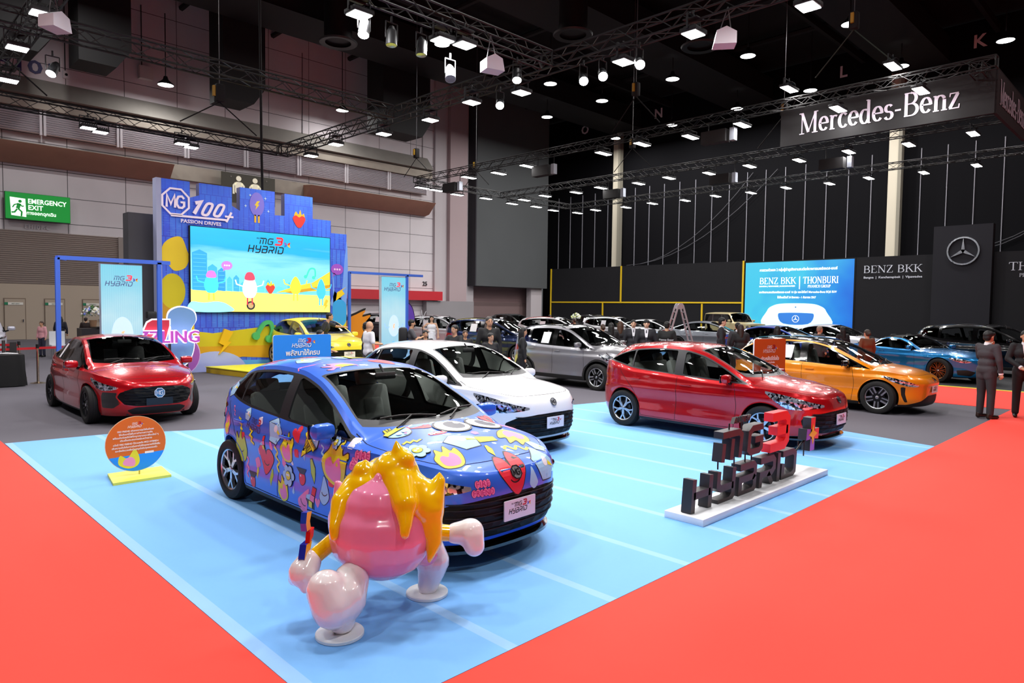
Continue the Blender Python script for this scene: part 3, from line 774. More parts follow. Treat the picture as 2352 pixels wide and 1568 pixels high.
def splitter(z, y1):
    def f(root, S, side, front, top, paint):
        o = []
        for y in np.linspace(-y1, y1, 31):
            p = front(y, z+.04, 0)
            if p is not None: o.append((p.x+.03-.02*abs(y/y1), y))
        P = o+[(x-.16, y) for x, y in reversed(o)]; b = MB(); n = len(o)
        b.add([(x, y, z-.045) for x, y in P]+[(x, y, z-.02) for x, y in P], [(i, i+1, 2*n-2-i, 2*n-1-i) for i in range(n-1)]+[(2*n+i, 2*n+2*n-1-i, 2*n+2*n-2-i, 2*n+i+1) for i in range(n-1)]+[(i, 2*n+i, 2*n+i+1, i+1) for i in range(n-1)], GLOSSB); b.obj('front_splitter', root)
    return f
def projector(s0, z0, r=.035):
    def f(root, S, side, front, top, paint):
        for sy in (-1, 1):
            p = front(s0*sy, z0, .002)
            if p is None: continue
            b = MB(); T = frame(p, (0, sy, 0), (0, 0, 1)); b.ball(p-Vector((.01, 0, 0)), r, M('22252c', .08, .3, 1), 14); b.obj('headlamp_lens', root)
    return f
MG3 = dict(R=.315, tw=.2, axf=1.285, axr=-1.285, track=.885, arch=.362, xm=0, nf=(4.3, 3.4), nr=(4.6, 3.6),
    xf=[(.15, 1.98), (.28, 2.06), (.42, 2.105), (.58, 2.11), (.7, 2.09), (.78, 2.05), (.9, 1.95), (1.1, 1.8)],
    xr=[(.15, -1.88), (.3, -1.97), (.5, -2.01), (.66, -1.995), (.74, -1.965), (.92, -1.985), (1.1, -1.95)],
    W=[(.15, .84), (.24, .872), (.34, .88), (.46, .868), (.56, .872), (.66, .89), (.73, .9), (.765, .897), (.79, .882), (.86, .878), (.92, .868), (1.1, .85)],
    z0=[(-2, .24), (-1.7, .2), (0, .17), (1.7, .17), (2.1, .19)],
    ze=[(-2.0, .99), (-1.7, 1.02), (-1.2, .985), (-.5, .945), (.3, .905), (.9, .89), (1.3, .885), (1.7, .855), (1.95, .795), (2.06, .76)],
    spine=[(-2.0, .98), (-1.97, 1.03), (-1.88, 1.15), (-1.72, 1.32), (-1.64, 1.395), (-1.58, 1.42), (-1.4, 1.45), (-1.0, 1.488), (-.6, 1.502), (-.2, 1.495), (.1, 1.455), (.25, 1.41), (.6, 1.25), (1.0, 1.06), (1.12, 1.03), (1.5, .975), (1.8, .895), (1.97, .83), (2.06, .765)],
    fb=[(-2, .95), (-1.6, .955), (.8, .965), (1.0, .97), (2, .9)], fr=[(-2, .84), (-1.8, .75), (-1.5, .7), (-.5, .70), (.1, .73), (.5, .785), (.95, .86), (1.2, .86), (2, .7)],
    belt=[(-2.1, 1.04), (-1.75, 1.13), (-1.5, 1.1), (-1.1, 1.03), (-.5, .985), (.2, .955), (.8, .925), (1.15, .9), (1.3, .6)],
    rail=[(-2.1, .9), (-1.97, 1.0), (-1.85, 1.1), (-1.65, 1.24), (-1.45, 1.33), (-1.1, 1.41), (-.6, 1.445), (-.2, 1.435), (.15, 1.37), (.5, 1.235), (.95, 1.01), (1.08, .94), (1.3, .5)],
    header=.13, cowl=1.12, hb=.06, cb=.2, dlo=(-1.74, 1.2), dsl=.3, dm=(.008, .04), pillars=(-1.14, -.2), pw=(.03, .16), psl=-.10, dark=0, rwin=(-1.93, -1.66, .05), wsm=.05,
    roofz=1.5, dashz=.93, mirror=(.72, .98, .82), handles=((-1.02, .865), (-.03, .835)), rimk='honey',
    regions={40: ('s', [(-1, .59), (0, .59), (.35, .585), (.66, .55), (.84, .47), (.82, .39), (.68, .3), (.5, .262), (0, .255), (-1, .255)]),
             41: ('s', smooth_poly([(.44, .672), (.66, .63), (.9, .607), (1.06, .63), (1.2, .73), (1.3, .85), (1.12, .833), (.9, .79), (.66, .727)], 4)),
             42: ('q', smooth_poly([(.5, .93), (.7, .9), (.95, .93), (1.12, .985), (1.0, 1.0), (.7, .99), (.5, .97)], 4)),
             45: ('x', [(-1.0, .1), (1.0, .1), (1.0, .205), (-1.0, .22)]),
             47: ('s', [(-1, .1), (1.2, .1), (1.2, .2), (.9, .215), (.6, .225), (0, .225), (-1, .225)])},
    gaps=[[(-.22, .24), (-.2, .6), (-.2, .8), (-.2, .955)], [(.82, .24), (.86, .6), (.84, .8), (.8, .93)], [(-.98, .42), (-.92, .3), (-.9, .24)], [(-.98, .42), (-1.06, .66), (-1.2, .8), (-1.36, .95), (-1.4, 1.03)], [(-.9, .24), (0, .23), (.82, .24)]],
    hgaps=[[(.95, .765), (1.3, .76), (1.6, .71), (1.85, .55), (1.94, .3), (1.965, 0)]],
    extra=[grille_slats((.33, .39, .45, .51, .555), .62, r=.005), projector(.64, .69, .03), splitter(.2, .78)], mats=dict(trim=M('1d1d22', .4)))

def derive(T, sx=1, sy=1, sz=1, **kw):
    S = dict(T)
    for k in ('xf', 'xr'): S[k] = [(z*sz, x*sx) for z, x in T[k]]
    S['W'] = [(z*sz, y*sy) for z, y in T['W']]
    for k in ('z0', 'ze', 'spine', 'belt', 'rail'): S[k] = [(x*sx, z*sz) for x, z in T[k]]
    for k in ('fb', 'fr'): S[k] = [(x*sx, v) for x, v in T[k]]
    for k in ('axf', 'axr', 'header', 'cowl'): S[k] = T[k]*sx
    S['dlo'] = tuple(v*sx for v in T['dlo']); S['pillars'] = tuple(v*sx for v in T['pillars'])
    if T.get('rwin'): S['rwin'] = (T['rwin'][0]*sx, T['rwin'][1]*sx, T['rwin'][2])
    S['regions'] = {k: (a, [(x*sx, z*sz) for x, z in p]) for k, (a, p) in T['regions'].items()}
    S['gaps'] = [[(x*sx, z*sz) for x, z in l] for l in T.get('gaps', ())]; S['hgaps'] = [[(x*sx, y*sy) for x, y in l] for l in T.get('hgaps', ())]
    S['handles'] = [(x*sx, z*sz) for x, z in T['handles']]; m = T['mirror']; S['mirror'] = (m[0]*sx, m[1]*sz, m[2]*sy)
    S['track'] = T['track']*sy; S['dashz'] = T['dashz']*sz; S['roofz'] = T['roofz']*sz; S['extra'] = []
    S.update(kw); return S
def rail_bars(x0, x1, y=.58, m=None, up=.035):
    def f(root, S, side, front, top, paint):
        for sy in (-1, 1):
            b = MB(); pts = []
            for t in np.linspace(0, 1, 12):
                p = top(x0+(x1-x0)*t, sy*y, 0)
                if p is not None: p.z += up*math.sin(PI*t)**.35; pts.append(p)
            if len(pts) > 2: b.path(pts, .016, m or CHROME, 6); b.obj('roof_rail', root)
    return f
# compact sedan with a wide dark grille
def front_sedan(root, S, front):
    badge_at(root, front, .56, .082, m=M('e8ecf2', .25, .3), m2=M('3a78a8', .3)); plate_at(root, S, front, .42, .42, .12, False, col='101215')
SEDAN = dict(R=.325, tw=.21, axf=1.34, axr=-1.34, track=.905, arch=.37, xm=0, nf=(3.3, 3.0), nr=(3.4, 3.0),
    xf=[(.15, 2.18), (.28, 2.28), (.42, 2.31), (.56, 2.325), (.68, 2.31), (.76, 2.25), (.9, 2.1)],
    xr=[(.15, -2.15), (.3, -2.25), (.55, -2.33), (.8, -2.3), (1.0, -2.26)],
    W=[(.15, .86), (.26, .895), (.36, .9), (.48, .89), (.6, .9), (.7, .918), (.755, .92), (.8, .902), (.9, .89), (1.05, .86)],
    z0=[(-2.3, .26), (-1.8, .2), (0, .17), (1.8, .17), (2.3, .19)],
    ze=[(-2.33, .96), (-1.9, 1.0), (-1.2, .97), (-.5, .94), (.5, .9), (1.3, .88), (1.8, .83), (2.1, .77), (2.25, .72)],
    spine=[(-2.33, .97), (-2.25, 1.05), (-2.05, 1.07), (-1.75, 1.13), (-1.3, 1.3), (-.95, 1.4), (-.6, 1.455), (-.2, 1.475), (.15, 1.45), (.35, 1.4), (.7, 1.24), (1.1, 1.04), (1.22, 1.005), (1.6, .95), (1.95, .87), (2.15, .79), (2.27, .72)],
    fb=[(-2.3, .93), (-1.6, .955), (.8, .965), (2.2, .9)], fr=[(-2.3, .8), (-1.7, .74), (-1.0, .69), (-.3, .68), (.2, .71), (.6, .78), (1.05, .85), (1.3, .85), (2.2, .7)],
    belt=[(-2.3, 1.0), (-1.75, 1.06), (-1.2, 1.01), (-.5, .975), (.2, .95), (.9, .92), (1.2, .89), (1.35, .6)],
    rail=[(-2.3, .9), (-1.9, 1.04), (-1.6, 1.13), (-1.2, 1.27), (-.8, 1.37), (-.4, 1.415), (0, 1.4), (.3, 1.33), (.65, 1.2), (1.05, 1.0), (1.2, .92), (1.4, .5)],
    header=.22, cowl=1.22, hb=.06, cb=.2, dlo=(-1.72, 1.25), dsl=.2, dm=(.008, .035), pillars=(-1.05, -.12), pw=(.03, .15), psl=-.1, rwin=(-1.85, -1.02, .06), wsm=.05,
    roofz=1.47, dashz=.92, mirror=(.8, .97, .83), handles=((-.95, .86), (.05, .835)), rimk='blade', mats=dict(rim=M('3a3c40', .3, .8), seat=SEATD, dash=DARKTRIM, rglass=GLASSD),
    regions={40: ('s', [(-1, .675), (0, .675), (.4, .655), (.63, .575), (.68, .5), (.54, .38), (.34, .35), (-1, .35)]),
             47: ('s', [(.67, .575), (.71, .5), (.6, .40), (.74, .31), (.98, .31), (1.04, .5), (.99, .575)]),
             41: ('s', smooth_poly([(.62, .655), (.8, .61), (.98, .6), (1.1, .63), (1.22, .71), (1.3, .8), (1.15, .77), (.92, .72), (.75, .69)], 4)),
             43: ('s', [(-1, .33), (.35, .33), (.5, .28), (.4, .2), (-1, .2)]),
             42: ('q', smooth_poly([(.4, .9), (.8, .88), (1.1, .93), (1.2, .97), (.8, .98), (.4, .97)], 4)),
             45: ('x', [(-1.0, .1), (1.0, .1), (1.0, .2), (-1.0, .2)])},
    gaps=[[(-.14, .24), (-.12, .6), (-.12, .94)], [(.9, .24), (.94, .6), (.9, .9)], [(-1.0, .4), (-.94, .24)], [(-1.0, .4), (-1.1, .66), (-1.3, .9), (-1.36, 1.0)]],
    hgaps=[[(1.1, .77), (1.5, .75), (1.85, .68), (2.05, .5), (2.12, .25), (2.13, 0)]], platef=front_sedan,
    extra=[grille_slats((.41, .46, .51, .56, .61), .5, r=.005), projector(.78, .66, .028)])
# compact SUV
def front_plain(root, S, front): plate_at(root, S, front, .5*S['roofz']/1.5, .36, .13, False)
SUV = dict(R=.34, tw=.215, axf=1.29, axr=-1.29, track=.9, arch=.4, xm=0, nf=(3.4, 3.0), nr=(3.8, 3.2),
    xf=[(.2, 1.98), (.35, 2.08), (.5, 2.13), (.7, 2.14), (.85, 2.1), (.95, 2.03), (1.1, 1.9)],
    xr=[(.2, -1.95), (.4, -2.08), (.6, -2.13), (.9, -2.09), (1.2, -2.02)],
    W=[(.2, .87), (.32, .895), (.45, .885), (.58, .885), (.7, .898), (.82, .905), (.86, .9), (.9, .885), (1.0, .875), (1.2, .86)],
    z0=[(-2.1, .3), (-1.7, .26), (0, .22), (1.7, .22), (2.1, .25)],
    ze=[(-2.1, 1.08), (-1.7, 1.12), (-1.2, 1.07), (-.5, 1.03), (.3, 1.01), (.9, 1.0), (1.4, .99), (1.8, .95), (2.0, .9), (2.08, .86)],
    spine=[(-2.09, 1.1), (-2.02, 1.2), (-1.9, 1.4), (-1.82, 1.52), (-1.7, 1.57), (-1.3, 1.62), (-.7, 1.65), (-.2, 1.64), (.1, 1.6), (.3, 1.54), (.7, 1.33), (1.05, 1.15), (1.18, 1.12), (1.55, 1.08), (1.85, 1.01), (2.0, .94), (2.09, .86)],
    fb=[(-2.1, .95), (-1.6, .96), (.8, .965), (2.1, .9)], fr=[(-2.1, .85), (-1.85, .77), (-1.5, .72), (-.5, .72), (.1, .74), (.5, .79), (.95, .86), (1.2, .86), (2.1, .72)],
    belt=[(-2.1, 1.15), (-1.75, 1.24), (-1.4, 1.16), (-1.0, 1.11), (-.5, 1.08), (.2, 1.06), (.8, 1.04), (1.15, 1.01), (1.35, .7)],
    rail=[(-2.1, 1.0), (-2.0, 1.18), (-1.88, 1.36), (-1.7, 1.48), (-1.4, 1.53), (-1.0, 1.565), (-.5, 1.58), (-.1, 1.56), (.2, 1.5), (.5, 1.37), (.95, 1.14), (1.12, 1.05), (1.35, .6)],
    header=.18, cowl=1.18, hb=.06, cb=.2, dlo=(-1.78, 1.22), dsl=.35, dm=(.01, .04), pillars=(-1.16, -.2), pw=(.1, .16), psl=-.08, rwin=(-2.0, -1.82, .06), wsm=.05,
    roofz=1.65, zfloor=.45, dashz=1.04, mirror=(.74, 1.12, .83), handles=((-1.0, .98), (-.03, .95)), rimk='blade', mats=dict(lip=MATTB, seat=SEATD, dash=DARKTRIM), lipw=.055,
    regions={40: ('s', smooth_poly([(-1, .8), (0, .8), (.4, .78), (.56, .7), (.5, .58), (.3, .5), (-1, .5)], 1)),
             41: ('s', smooth_poly([(.62, .78), (.85, .74), (1.05, .75), (1.2, .84), (1.28, .93), (1.05, .91), (.8, .87), (.64, .84)], 4)),
             43: ('s', [(-1, .42), (.6, .42), (.8, .36), (.7, .28), (-1, .28)]),
             42: ('q', smooth_poly([(.55, .95), (.8, .88), (1.05, .92), (1.2, 1.02), (.9, 1.05), (.55, 1.05)], 4)),
             45: ('x', [(-1.0, .1), (1.0, .1), (1.0, .33), (-1.0, .33)]),
             44: ('s', [(-1, .1), (1.2, .1), (1.2, .27), (-1, .27)])},
    gaps=[[(-.22, .34), (-.2, .7), (-.2, 1.07)], [(.84, .34), (.88, .7), (.84, 1.03)], [(-1.0, .46), (-.96, .34)], [(-1.0, .46), (-1.1, .8), (-1.3, 1.0), (-1.36, 1.14)]],
    hgaps=[[(1.05, .77), (1.4, .76), (1.75, .7), (1.92, .5), (1.98, .25), (1.99, 0)]], platef=front_plain, sunroof=(-1.1, -.05),
    extra=[rail_bars(-1.6, .0), projector(.66, .83, .03)])
def front_ev(root, S, front):
    plate_at(root, S, front, .52, .36, .14, True); badge_at(root, front, .72, .055)
EV = derive(MG3, 1.035, 1.02, 1.0, axf=1.352, axr=-1.352, R=.335, arch=.375, track=.905, header=.2, cowl=1.3, platef=front_ev, rimk='blade',
    spine=[(-2.08, .98), (-2.05, 1.03), (-1.95, 1.15), (-1.8, 1.32), (-1.72, 1.42), (-1.6, 1.45), (-1.0, 1.505), (-.6, 1.515), (-.2, 1.505), (.15, 1.455), (.4, 1.38), (.8, 1.19), (1.2, 1.01), (1.3, .985), (1.6, .94), (1.85, .88), (2.03, .8), (2.13, .72)],
    rail=[(-2.1, .9), (-2.0, 1.0), (-1.9, 1.1), (-1.7, 1.24), (-1.5, 1.33), (-1.1, 1.41), (-.6, 1.45), (-.2, 1.44), (.2, 1.37), (.6, 1.21), (1.1, .98), (1.22, .92), (1.4, .5)],
    belt=[(-2.1, 1.04), (-1.75, 1.15), (-1.5, 1.08), (-1.1, 1.0), (-.5, .96), (.2, .94), (.8, .92), (1.2, .89), (1.4, .6)],
    ze=[(-2.08, .99), (-1.7, 1.02), (-1.2, .985), (-.5, .93), (.3, .9), (.9, .88), (1.4, .875), (1.75, .83), (2.0, .765), (2.12, .705)],
    xf=[(.15, 2.05), (.25, 2.11), (.4, 2.13), (.55, 2.15), (.64, 2.17), (.7, 2.15), (.8, 2.05)], dlo=(-1.8, 1.3), cb=.22,
    roofcut=1.1, mats=dict(roof=GLOSSB, mirrorc=GLOSSB, rim=M('a9adb3', .3, .9), lip=None),
    regions={41: ('s', smooth_poly([(.6, .6), (.8, .59), (1.0, .635), (1.17, .71), (1.25, .79), (1.07, .76), (.85, .7)], 4)),
             43: ('s', [(.87, .58), (.96, .575), (.93, .42), (.85, .27), (.79, .27), (.86, .44)]),
             44: ('s', [(-1, .1), (1.3, .1), (1.3, .2), (.8, .22), (.5, .3), (.3, .4), (-1, .42)]),
             42: ('q', smooth_poly([(.1, .93), (.7, .9), (.95, .93), (1.15, .985), (1.0, 1.0), (.7, .97), (.1, .97)], 4)),
             45: ('x', [(-1.0, .1), (1.0, .1), (1.0, .23), (-1.0, .23)])},
    hgaps=[[(1.15, .765), (1.4, .75), (1.7, .68), (1.92, .5), (2.0, .25), (2.01, 0)]])
def front_star(root, S, front):
    z = S.get('badgez', .62); badge_at(root, front, z, .09, 'star', tilt=0)
ROAD = derive(SEDAN, 1.0, 1.04, 1.0, R=.36, tw=.26, arch=.39, track=.95, axf=1.36, axr=-1.34, rimk='multi', header=-.12, cowl=.78, cb=.16, rwin=None, platef=front_star, badgez=.5,
    mats=dict(roof=M('0e0e10', .95), rim=M('a0683c', .3, .9), seat=SEATD, dash=DARKTRIM), roofcut=1.0, pillars=(), pw=(), handles=((-.55, .84),), mirror=(.45, .98, .86),
    spine=[(-2.33, .95), (-2.2, .99), (-1.8, 1.0), (-1.5, 1.03), (-1.2, 1.14), (-.9, 1.27), (-.5, 1.34), (-.15, 1.345), (.0, 1.31), (.35, 1.15), (.66, 1.0), (.78, .975), (1.3, .95), (1.8, .88), (2.15, .78), (2.27, .7)],
    rail=[(-2.3, .8), (-1.7, .96), (-1.4, 1.0), (-1.1, 1.11), (-.8, 1.22), (-.45, 1.28), (-.15, 1.27), (.1, 1.2), (.4, 1.05), (.62, .95), (.75, .9), (1.0, .5)],
    belt=[(-2.3, .9), (-1.5, .96), (-.8, .95), (0, .935), (.6, .91), (.85, .88), (1.0, .5)],
    ze=[(-2.33, .92), (-1.9, .97), (-1.2, .95), (-.5, .92), (.5, .89), (1.3, .87), (1.8, .81), (2.1, .74), (2.25, .67)], dlo=(-1.05, .85), dsl=.5,
    gaps=[[(-.62, .3), (-.66, .6), (-.62, .92)], [(.55, .24), (.6, .6), (.58, .9)]], hgaps=[[(.75, .8), (1.4, .78), (1.85, .68), (2.05, .5), (2.13, 0)]],
    regions={40: ('s', smooth_poly([(-1, .62), (0, .62), (.35, .6), (.52, .5), (.48, .42), (.3, .38), (-1, .38)], 1)),
             41: ('s', smooth_poly([(.62, .66), (.8, .62), (1.0, .65), (1.2, .74), (1.0, .75), (.8, .72)], 4)),
             43: ('s', [(.5, .36), (.75, .42), (1.0, .4), (.95, .26), (.6, .24)]), 44: ('s', [(-1, .1), (1.3, .1), (1.3, .2), (-1, .2)])},
    extra=[])
BIGSUV = derive(SUV, 1.2, 1.08, 1.04, R=.38, arch=.43, track=.97, platef=front_star, badgez=.72, mats=dict(seat=SEATD, dash=DARKTRIM, lip=None), extra=[rail_bars(-1.9, 0, .62)], rimk='multi', lipw=.012)
SALOON = derive(SEDAN, 1.06, 1.04, 1.03, R=.35, arch=.385, track=.94, platef=front_star, badgez=.58, rimk='multi')
FARSUV = derive(SUV, 1.05, 1.02, 1.02, ds=.06)
BOX = derive(SUV, 1.1, 1.07, 1.18, R=.4, arch=.44, track=.95, platef=front_star, badgez=.95, nf=(8, 9), nr=(8, 9), rimk='five',
    xf=[(.2, 2.1), (.5, 2.2), (.9, 2.2), (1.25, 2.18)], xr=[(.2, -2.15), (.5, -2.25), (1.3, -2.22)],
    W=[(.2, .9), (.5, .93), (.9, .94), (1.25, .93), (1.4, .92)],
    spine=[(-2.25, 1.3), (-2.2, 1.85), (-2.1, 1.93), (-1.0, 1.96), (.3, 1.95), (.55, 1.9), (.75, 1.6), (.95, 1.34), (1.05, 1.3), (1.8, 1.28), (2.2, 1.22)],
    rail=[(-2.25, 1.2), (-2.2, 1.75), (-2.1, 1.86), (-1.0, 1.88), (.3, 1.87), (.5, 1.8), (.75, 1.52), (.95, 1.3), (1.1, 1.24), (1.3, .6)],
    belt=[(-2.2, 1.3), (0, 1.3), (.9, 1.28), (1.1, 1.2), (1.3, .6)], ze=[(-2.2, 1.28), (0, 1.26), (1, 1.24), (2.2, 1.2)],
    fr=[(-2.2, .86), (.3, .86), (.9, .9), (2.2, .9)], fb=[(-2.2, .97), (2.2, .97)], header=.5, cowl=1.0, hb=.02, cb=.06, dlo=(-2.05, 1.0), dsl=.02, pillars=(-1.1, -.2), pw=(.16, .14), rwin=None, mirror=(.72, 1.38, .9),
    gaps=[], hgaps=[], regions={40: ('s', [(-1, 1.1), (.5, 1.1), (.5, .75), (-1, .75)]), 41: ('s', smooth_poly(circ(.75, .98, .12, .12, 14), 1)), 44: ('s', [(-1, .1), (1.3, .1), (1.3, .5), (-1, .5)])}, sunroof=None, extra=[])
def front_van(root, S, front):
    badge_at(root, front, 1.12, .06, m=M('8a90e8', .3, .4))
VAN = derive(SUV, 1.15, 1.1, 1.15, R=.36, arch=.41, track=.97, platef=front_van, nf=(3.2, 2.8), rimk='five',
    spine=[(-2.4, 1.3), (-2.35, 1.7), (-2.2, 1.83), (-1.0, 1.89), (.3, 1.89), (.7, 1.82), (1.1, 1.62), (1.6, 1.3), (1.78, 1.24), (2.05, 1.16), (2.3, 1.06), (2.42, .98)],
    rail=[(-2.4, 1.1), (-2.3, 1.6), (-2.15, 1.72), (-1.0, 1.79), (.2, 1.79), (.6, 1.72), (1.0, 1.54), (1.5, 1.24), (1.65, 1.15), (1.9, .6)],
    belt=[(-2.3, 1.2), (0, 1.17), (1.3, 1.12), (1.65, 1.05), (1.9, .6)], header=.7, cowl=1.72, dlo=(-2.2, 1.7), pillars=(-1.2, .2), cb=.25, fr=[(-2.4, .8), (-2, .76), (.3, .76), (.8, .8), (1.5, .87), (2.4, .8)],
    ze=[(-2.4, 1.15), (0, 1.15), (1.5, 1.1), (2.1, 1.02), (2.4, .95)], roofcut=1.3, mats=dict(roof=GLOSSB, lip=None, seat=SEATD, dash=DARKTRIM), rwin=None, mirror=(1.3, 1.2, .92), dashz=1.1,
    regions={47: ('s', [(-1, .945), (.5, .95), (.9, .99), (1.15, 1.0), (1.1, .95), (.8, .92), (-1, .91)]), 43: ('s', [(-1, .5), (.6, .5), (.85, .44), (.7, .34), (-1, .34)]), 44: ('s', [(-1, .1), (1.3, .1), (1.3, .3), (-1, .3)])}, gaps=[], sunroof=None, extra=[], lipw=.012)
ORD = ['first', 'second', 'third', 'fourth', 'fifth', 'sixth', 'seventh', 'eighth', 'ninth', 'tenth', 'eleventh', 'twelfth', 'thirteenth', 'fourteenth', 'fifteenth', 'sixteenth']
def struct(mb, name, sm=35, clean=True): return tagp(mb.obj(name, sm=sm, clean=clean), kind='structure')
def quad(mb, pts, m): mb.add(pts, [tuple(range(len(pts)))], m)
def slab(mb, poly, z0, z1, m): mb.prism(poly, z0, z1, m)
# ------------------------------------------------------------------ floor
def carpet_mat(name, col, var=.04, sc=40):
    def f(nt, tc):
        n = nnoise(nt, tc, sc, 5); n2 = nnoise(nt, tc, .6, 2)
        a = nmath(nt, 'MULTIPLY_ADD', n, var*2, 1-var); b = nmath(nt, 'MULTIPLY_ADD', n2, .06, .97); k = nmath(nt, 'MULTIPLY', a, b)
        v = nt.nodes.new('ShaderNodeVectorMath'); v.operation = 'SCALE'; v.inputs[0].default_value = lin(col)[:3]; nt.links.new(k, v.inputs['Scale']); return v.outputs[0]
    return node_mat(name, f, .9)
GREY = carpet_mat('grey_carpet', '5e5b64'); RED = carpet_mat('red_carpet', 'ff4436'); DARKF = carpet_mat('dark_carpet', '26262a')
def blue_f(nt, tc):
    x, y, z = nsep(nt, tc); fr = nmath(nt, 'FRACT', nmath(nt, 'ADD', x, .165)); band = nmath(nt, 'LESS_THAN', fr, .085)
    ok = nmath(nt, 'GREATER_THAN', x, 2.5); band = nmath(nt, 'MULTIPLY', band, ok); e = nmath(nt, 'LESS_THAN', x, 1.81); band = nmath(nt, 'MAXIMUM', band, e)
    n = nnoise(nt, tc, 30, 4); base = nmix(nt, nmath(nt, 'MULTIPLY', n, .3), '76b4f2', '6aaaee')
    return nmix(nt, nmath(nt, 'MULTIPLY', band, .42), base, 'aed0f0')
BLUE = node_mat('blue_carpet', blue_f, .75)
b = MB(); b.box((15, 13, -.05), (80, 72, .1), GREY); struct(b, 'floor')
HALL = mat('hall_grey', '4a484e', .8); b = MB(); b.box((14, -22.85, 10), (78, .3, 22), HALL); struct(b, 'wall_front')
b = MB(); b.box((-24.85, 12, 10), (.3, 70, 22), HALL); struct(b, 'wall_side')
b = MB(); slab(b, [(1.71, 2.86), (12.1, 2.86), (12.42, 4.3), (12.6, 7), (12.2, 9.3), (11.33, 9.45), (4.35, 11.45), (3.03, 12.06), (1.72, 12.2)], 0, .012, BLUE)
tagp(b.obj('carpet', sm=0), 'light blue carpet under the four nearest display cars, with pale joint strips', 'carpet')
b = MB(); slab(b, [(-20, -18), (47, -18), (47, 2.86), (1.71, 2.86), (1.71, 12.5), (-20, 12.5)], 0, .009, RED)
tagp(b.obj('carpet', sm=0), 'red aisle carpet sweeping round the corner of the light blue carpet', 'carpet')
b = MB(); slab(b, [(18.15, 2.861), (22.35, 2.861), (22.35, 34), (18.15, 34)], 0, .0085, RED); tagp(b.obj('carpet', sm=0), 'red carpet strip behind the orange car, in front of the yellow edge', 'carpet')
b = MB(); slab(b, [(22.5, 2.861), (49, 2.861), (49, 40), (22.5, 40)], 0, .014, DARKF); tagp(b.obj('carpet', sm=0), 'near-black carpet under the blue roadster and the cars by the dark wall', 'carpet')
b = MB(); b.box((22.425, 20, .01), (.15, 34.2, .02), M('e8e23c', .6)); tagp(b.obj('edge_strip', sm=0), 'thin yellow floor strip edging the dark carpet by the blue roadster', 'edge strip')
# ------------------------------------------------------------------ ceiling
BLK = M('060607', .9); DK = M('0c0b0d', .8)
b = MB(); b.box((14, 13, 21.2), (80, 74, .2), BLK); struct(b, 'ceiling')
for i, (y, wd) in enumerate(((14, 3.2), (26, 3.6), (38, 3.2))):
    b = MB(); b.box((22, y, 19.2), (60, wd, 1.6), M('0c0a0b', .7)); b.box((22, y, 18.39), (60, wd+.2, .04), DK); struct(b, 'trim_%d' % (i+1))
b = MB()
for x in range(4, 50, 6): b.tube((x, -4, 20.6), (x, 46, 20.6), .18, DK, 6)
for y in range(2, 46, 8): b.box((24, y, 20.2), (60, .25, .5), DK)
struct(b, 'trim_4')
for i, (x, y) in enumerate(((16, 24), (24, 16), (28, 24), (31, 12), (20, 34), (34, 20))):
    b = MB(); b.tube((x, y, 18.6), (x, y, 16.6), .75, M('100f11', .6), 20); b.lathe([(.76, 0), (1.05, -.12), (1.0, -.2), (.7, -.16)], M('1a181b', .5), 24, Matrix.Translation((x, y, 16.6)))
    tagp(b.obj('ceiling_duct'), '%s black round air outlet hanging from the dark ceiling, counted from the left' % ORD[i], 'air duct', 'round black air outlets')
for i, (x, y, z, w_) in enumerate(((6.2, 41, 14.1, 3.6), (10.2, 41, 14.2, 2.4), (17.4, 41, 13.9, 2.5), (29, 41, 14.2, 4.0))):
    b = MB(); b.prism([(-w_/2, 0), (w_/2-.7, 0), (w_/2, 1.0), (w_/2, 21-z), (-w_/2, 21-z)], -1, 1, M('0d0d0f', .8), FY(y, x, z)); tagp(b.obj('ceiling_fan_box'), '%s black boxed air unit high along the grey side wall, from the left' % ORD[i], 'air unit', 'black air units')
# ------------------------------------------------------------------ left hall wall (faces -Y, at Y=46)
def panel_mat(name, col, w_, h_, ox, oz, jc=.35):
    def f(nt, tc):
        x, y, z = nsep(nt, tc); fx = nmath(nt, 'FRACT', nmath(nt, 'DIVIDE', nmath(nt, 'SUBTRACT', x, ox), w_)); fz = nmath(nt, 'FRACT', nmath(nt, 'DIVIDE', nmath(nt, 'SUBTRACT', z, oz), h_))
        j = nmath(nt, 'MAXIMUM', nmath(nt, 'LESS_THAN', fx, .035/w_), nmath(nt, 'LESS_THAN', fz, .035/h_)); n = nnoise(nt, tc, .5, 3)
        c = lin(col); d = tuple(v**(1/2.2)*jc for v in c[:3])
        base = nmix(nt, n, tuple(min(1, v**(1/2.2)*1.03) for v in c[:3]), tuple(v**(1/2.2)*.94 for v in c[:3])); return nmix(nt, j, base, d)
    return node_mat(name, f, .75)
PAN = panel_mat('grey_panels', 'd6d0d4', 3.0, 1.46, .66, .69); CONC = mat('concrete', 'aaa296', .85, noise=(1.5, .18)); BROWN = mat('brown_concrete', 'a87c68', .8, noise=(1.2, .14)); CONCD = mat('ledge_concrete', '8a8680', .85, noise=(2, .1))
W0 = 46
b = MB(); b.box((12.2, W0+.15, 9), (48.2, .3, 24), PAN)
b.box((12, W0-.15, 10.35), (46.8, .3, .9), CONC); b.box((12, W0-.35, 12.9), (46.8, .7, .55), CONC)
b.prism([(0, 13.15), (-.9, 13.3), (0, 14.4)], -12, 35.4, CONCD, Matrix(((0, 0, 1, 0), (1, 0, 0, W0), (0, 1, 0, 0), (0, 0, 0, 1))))
struct(b, 'wall_left')
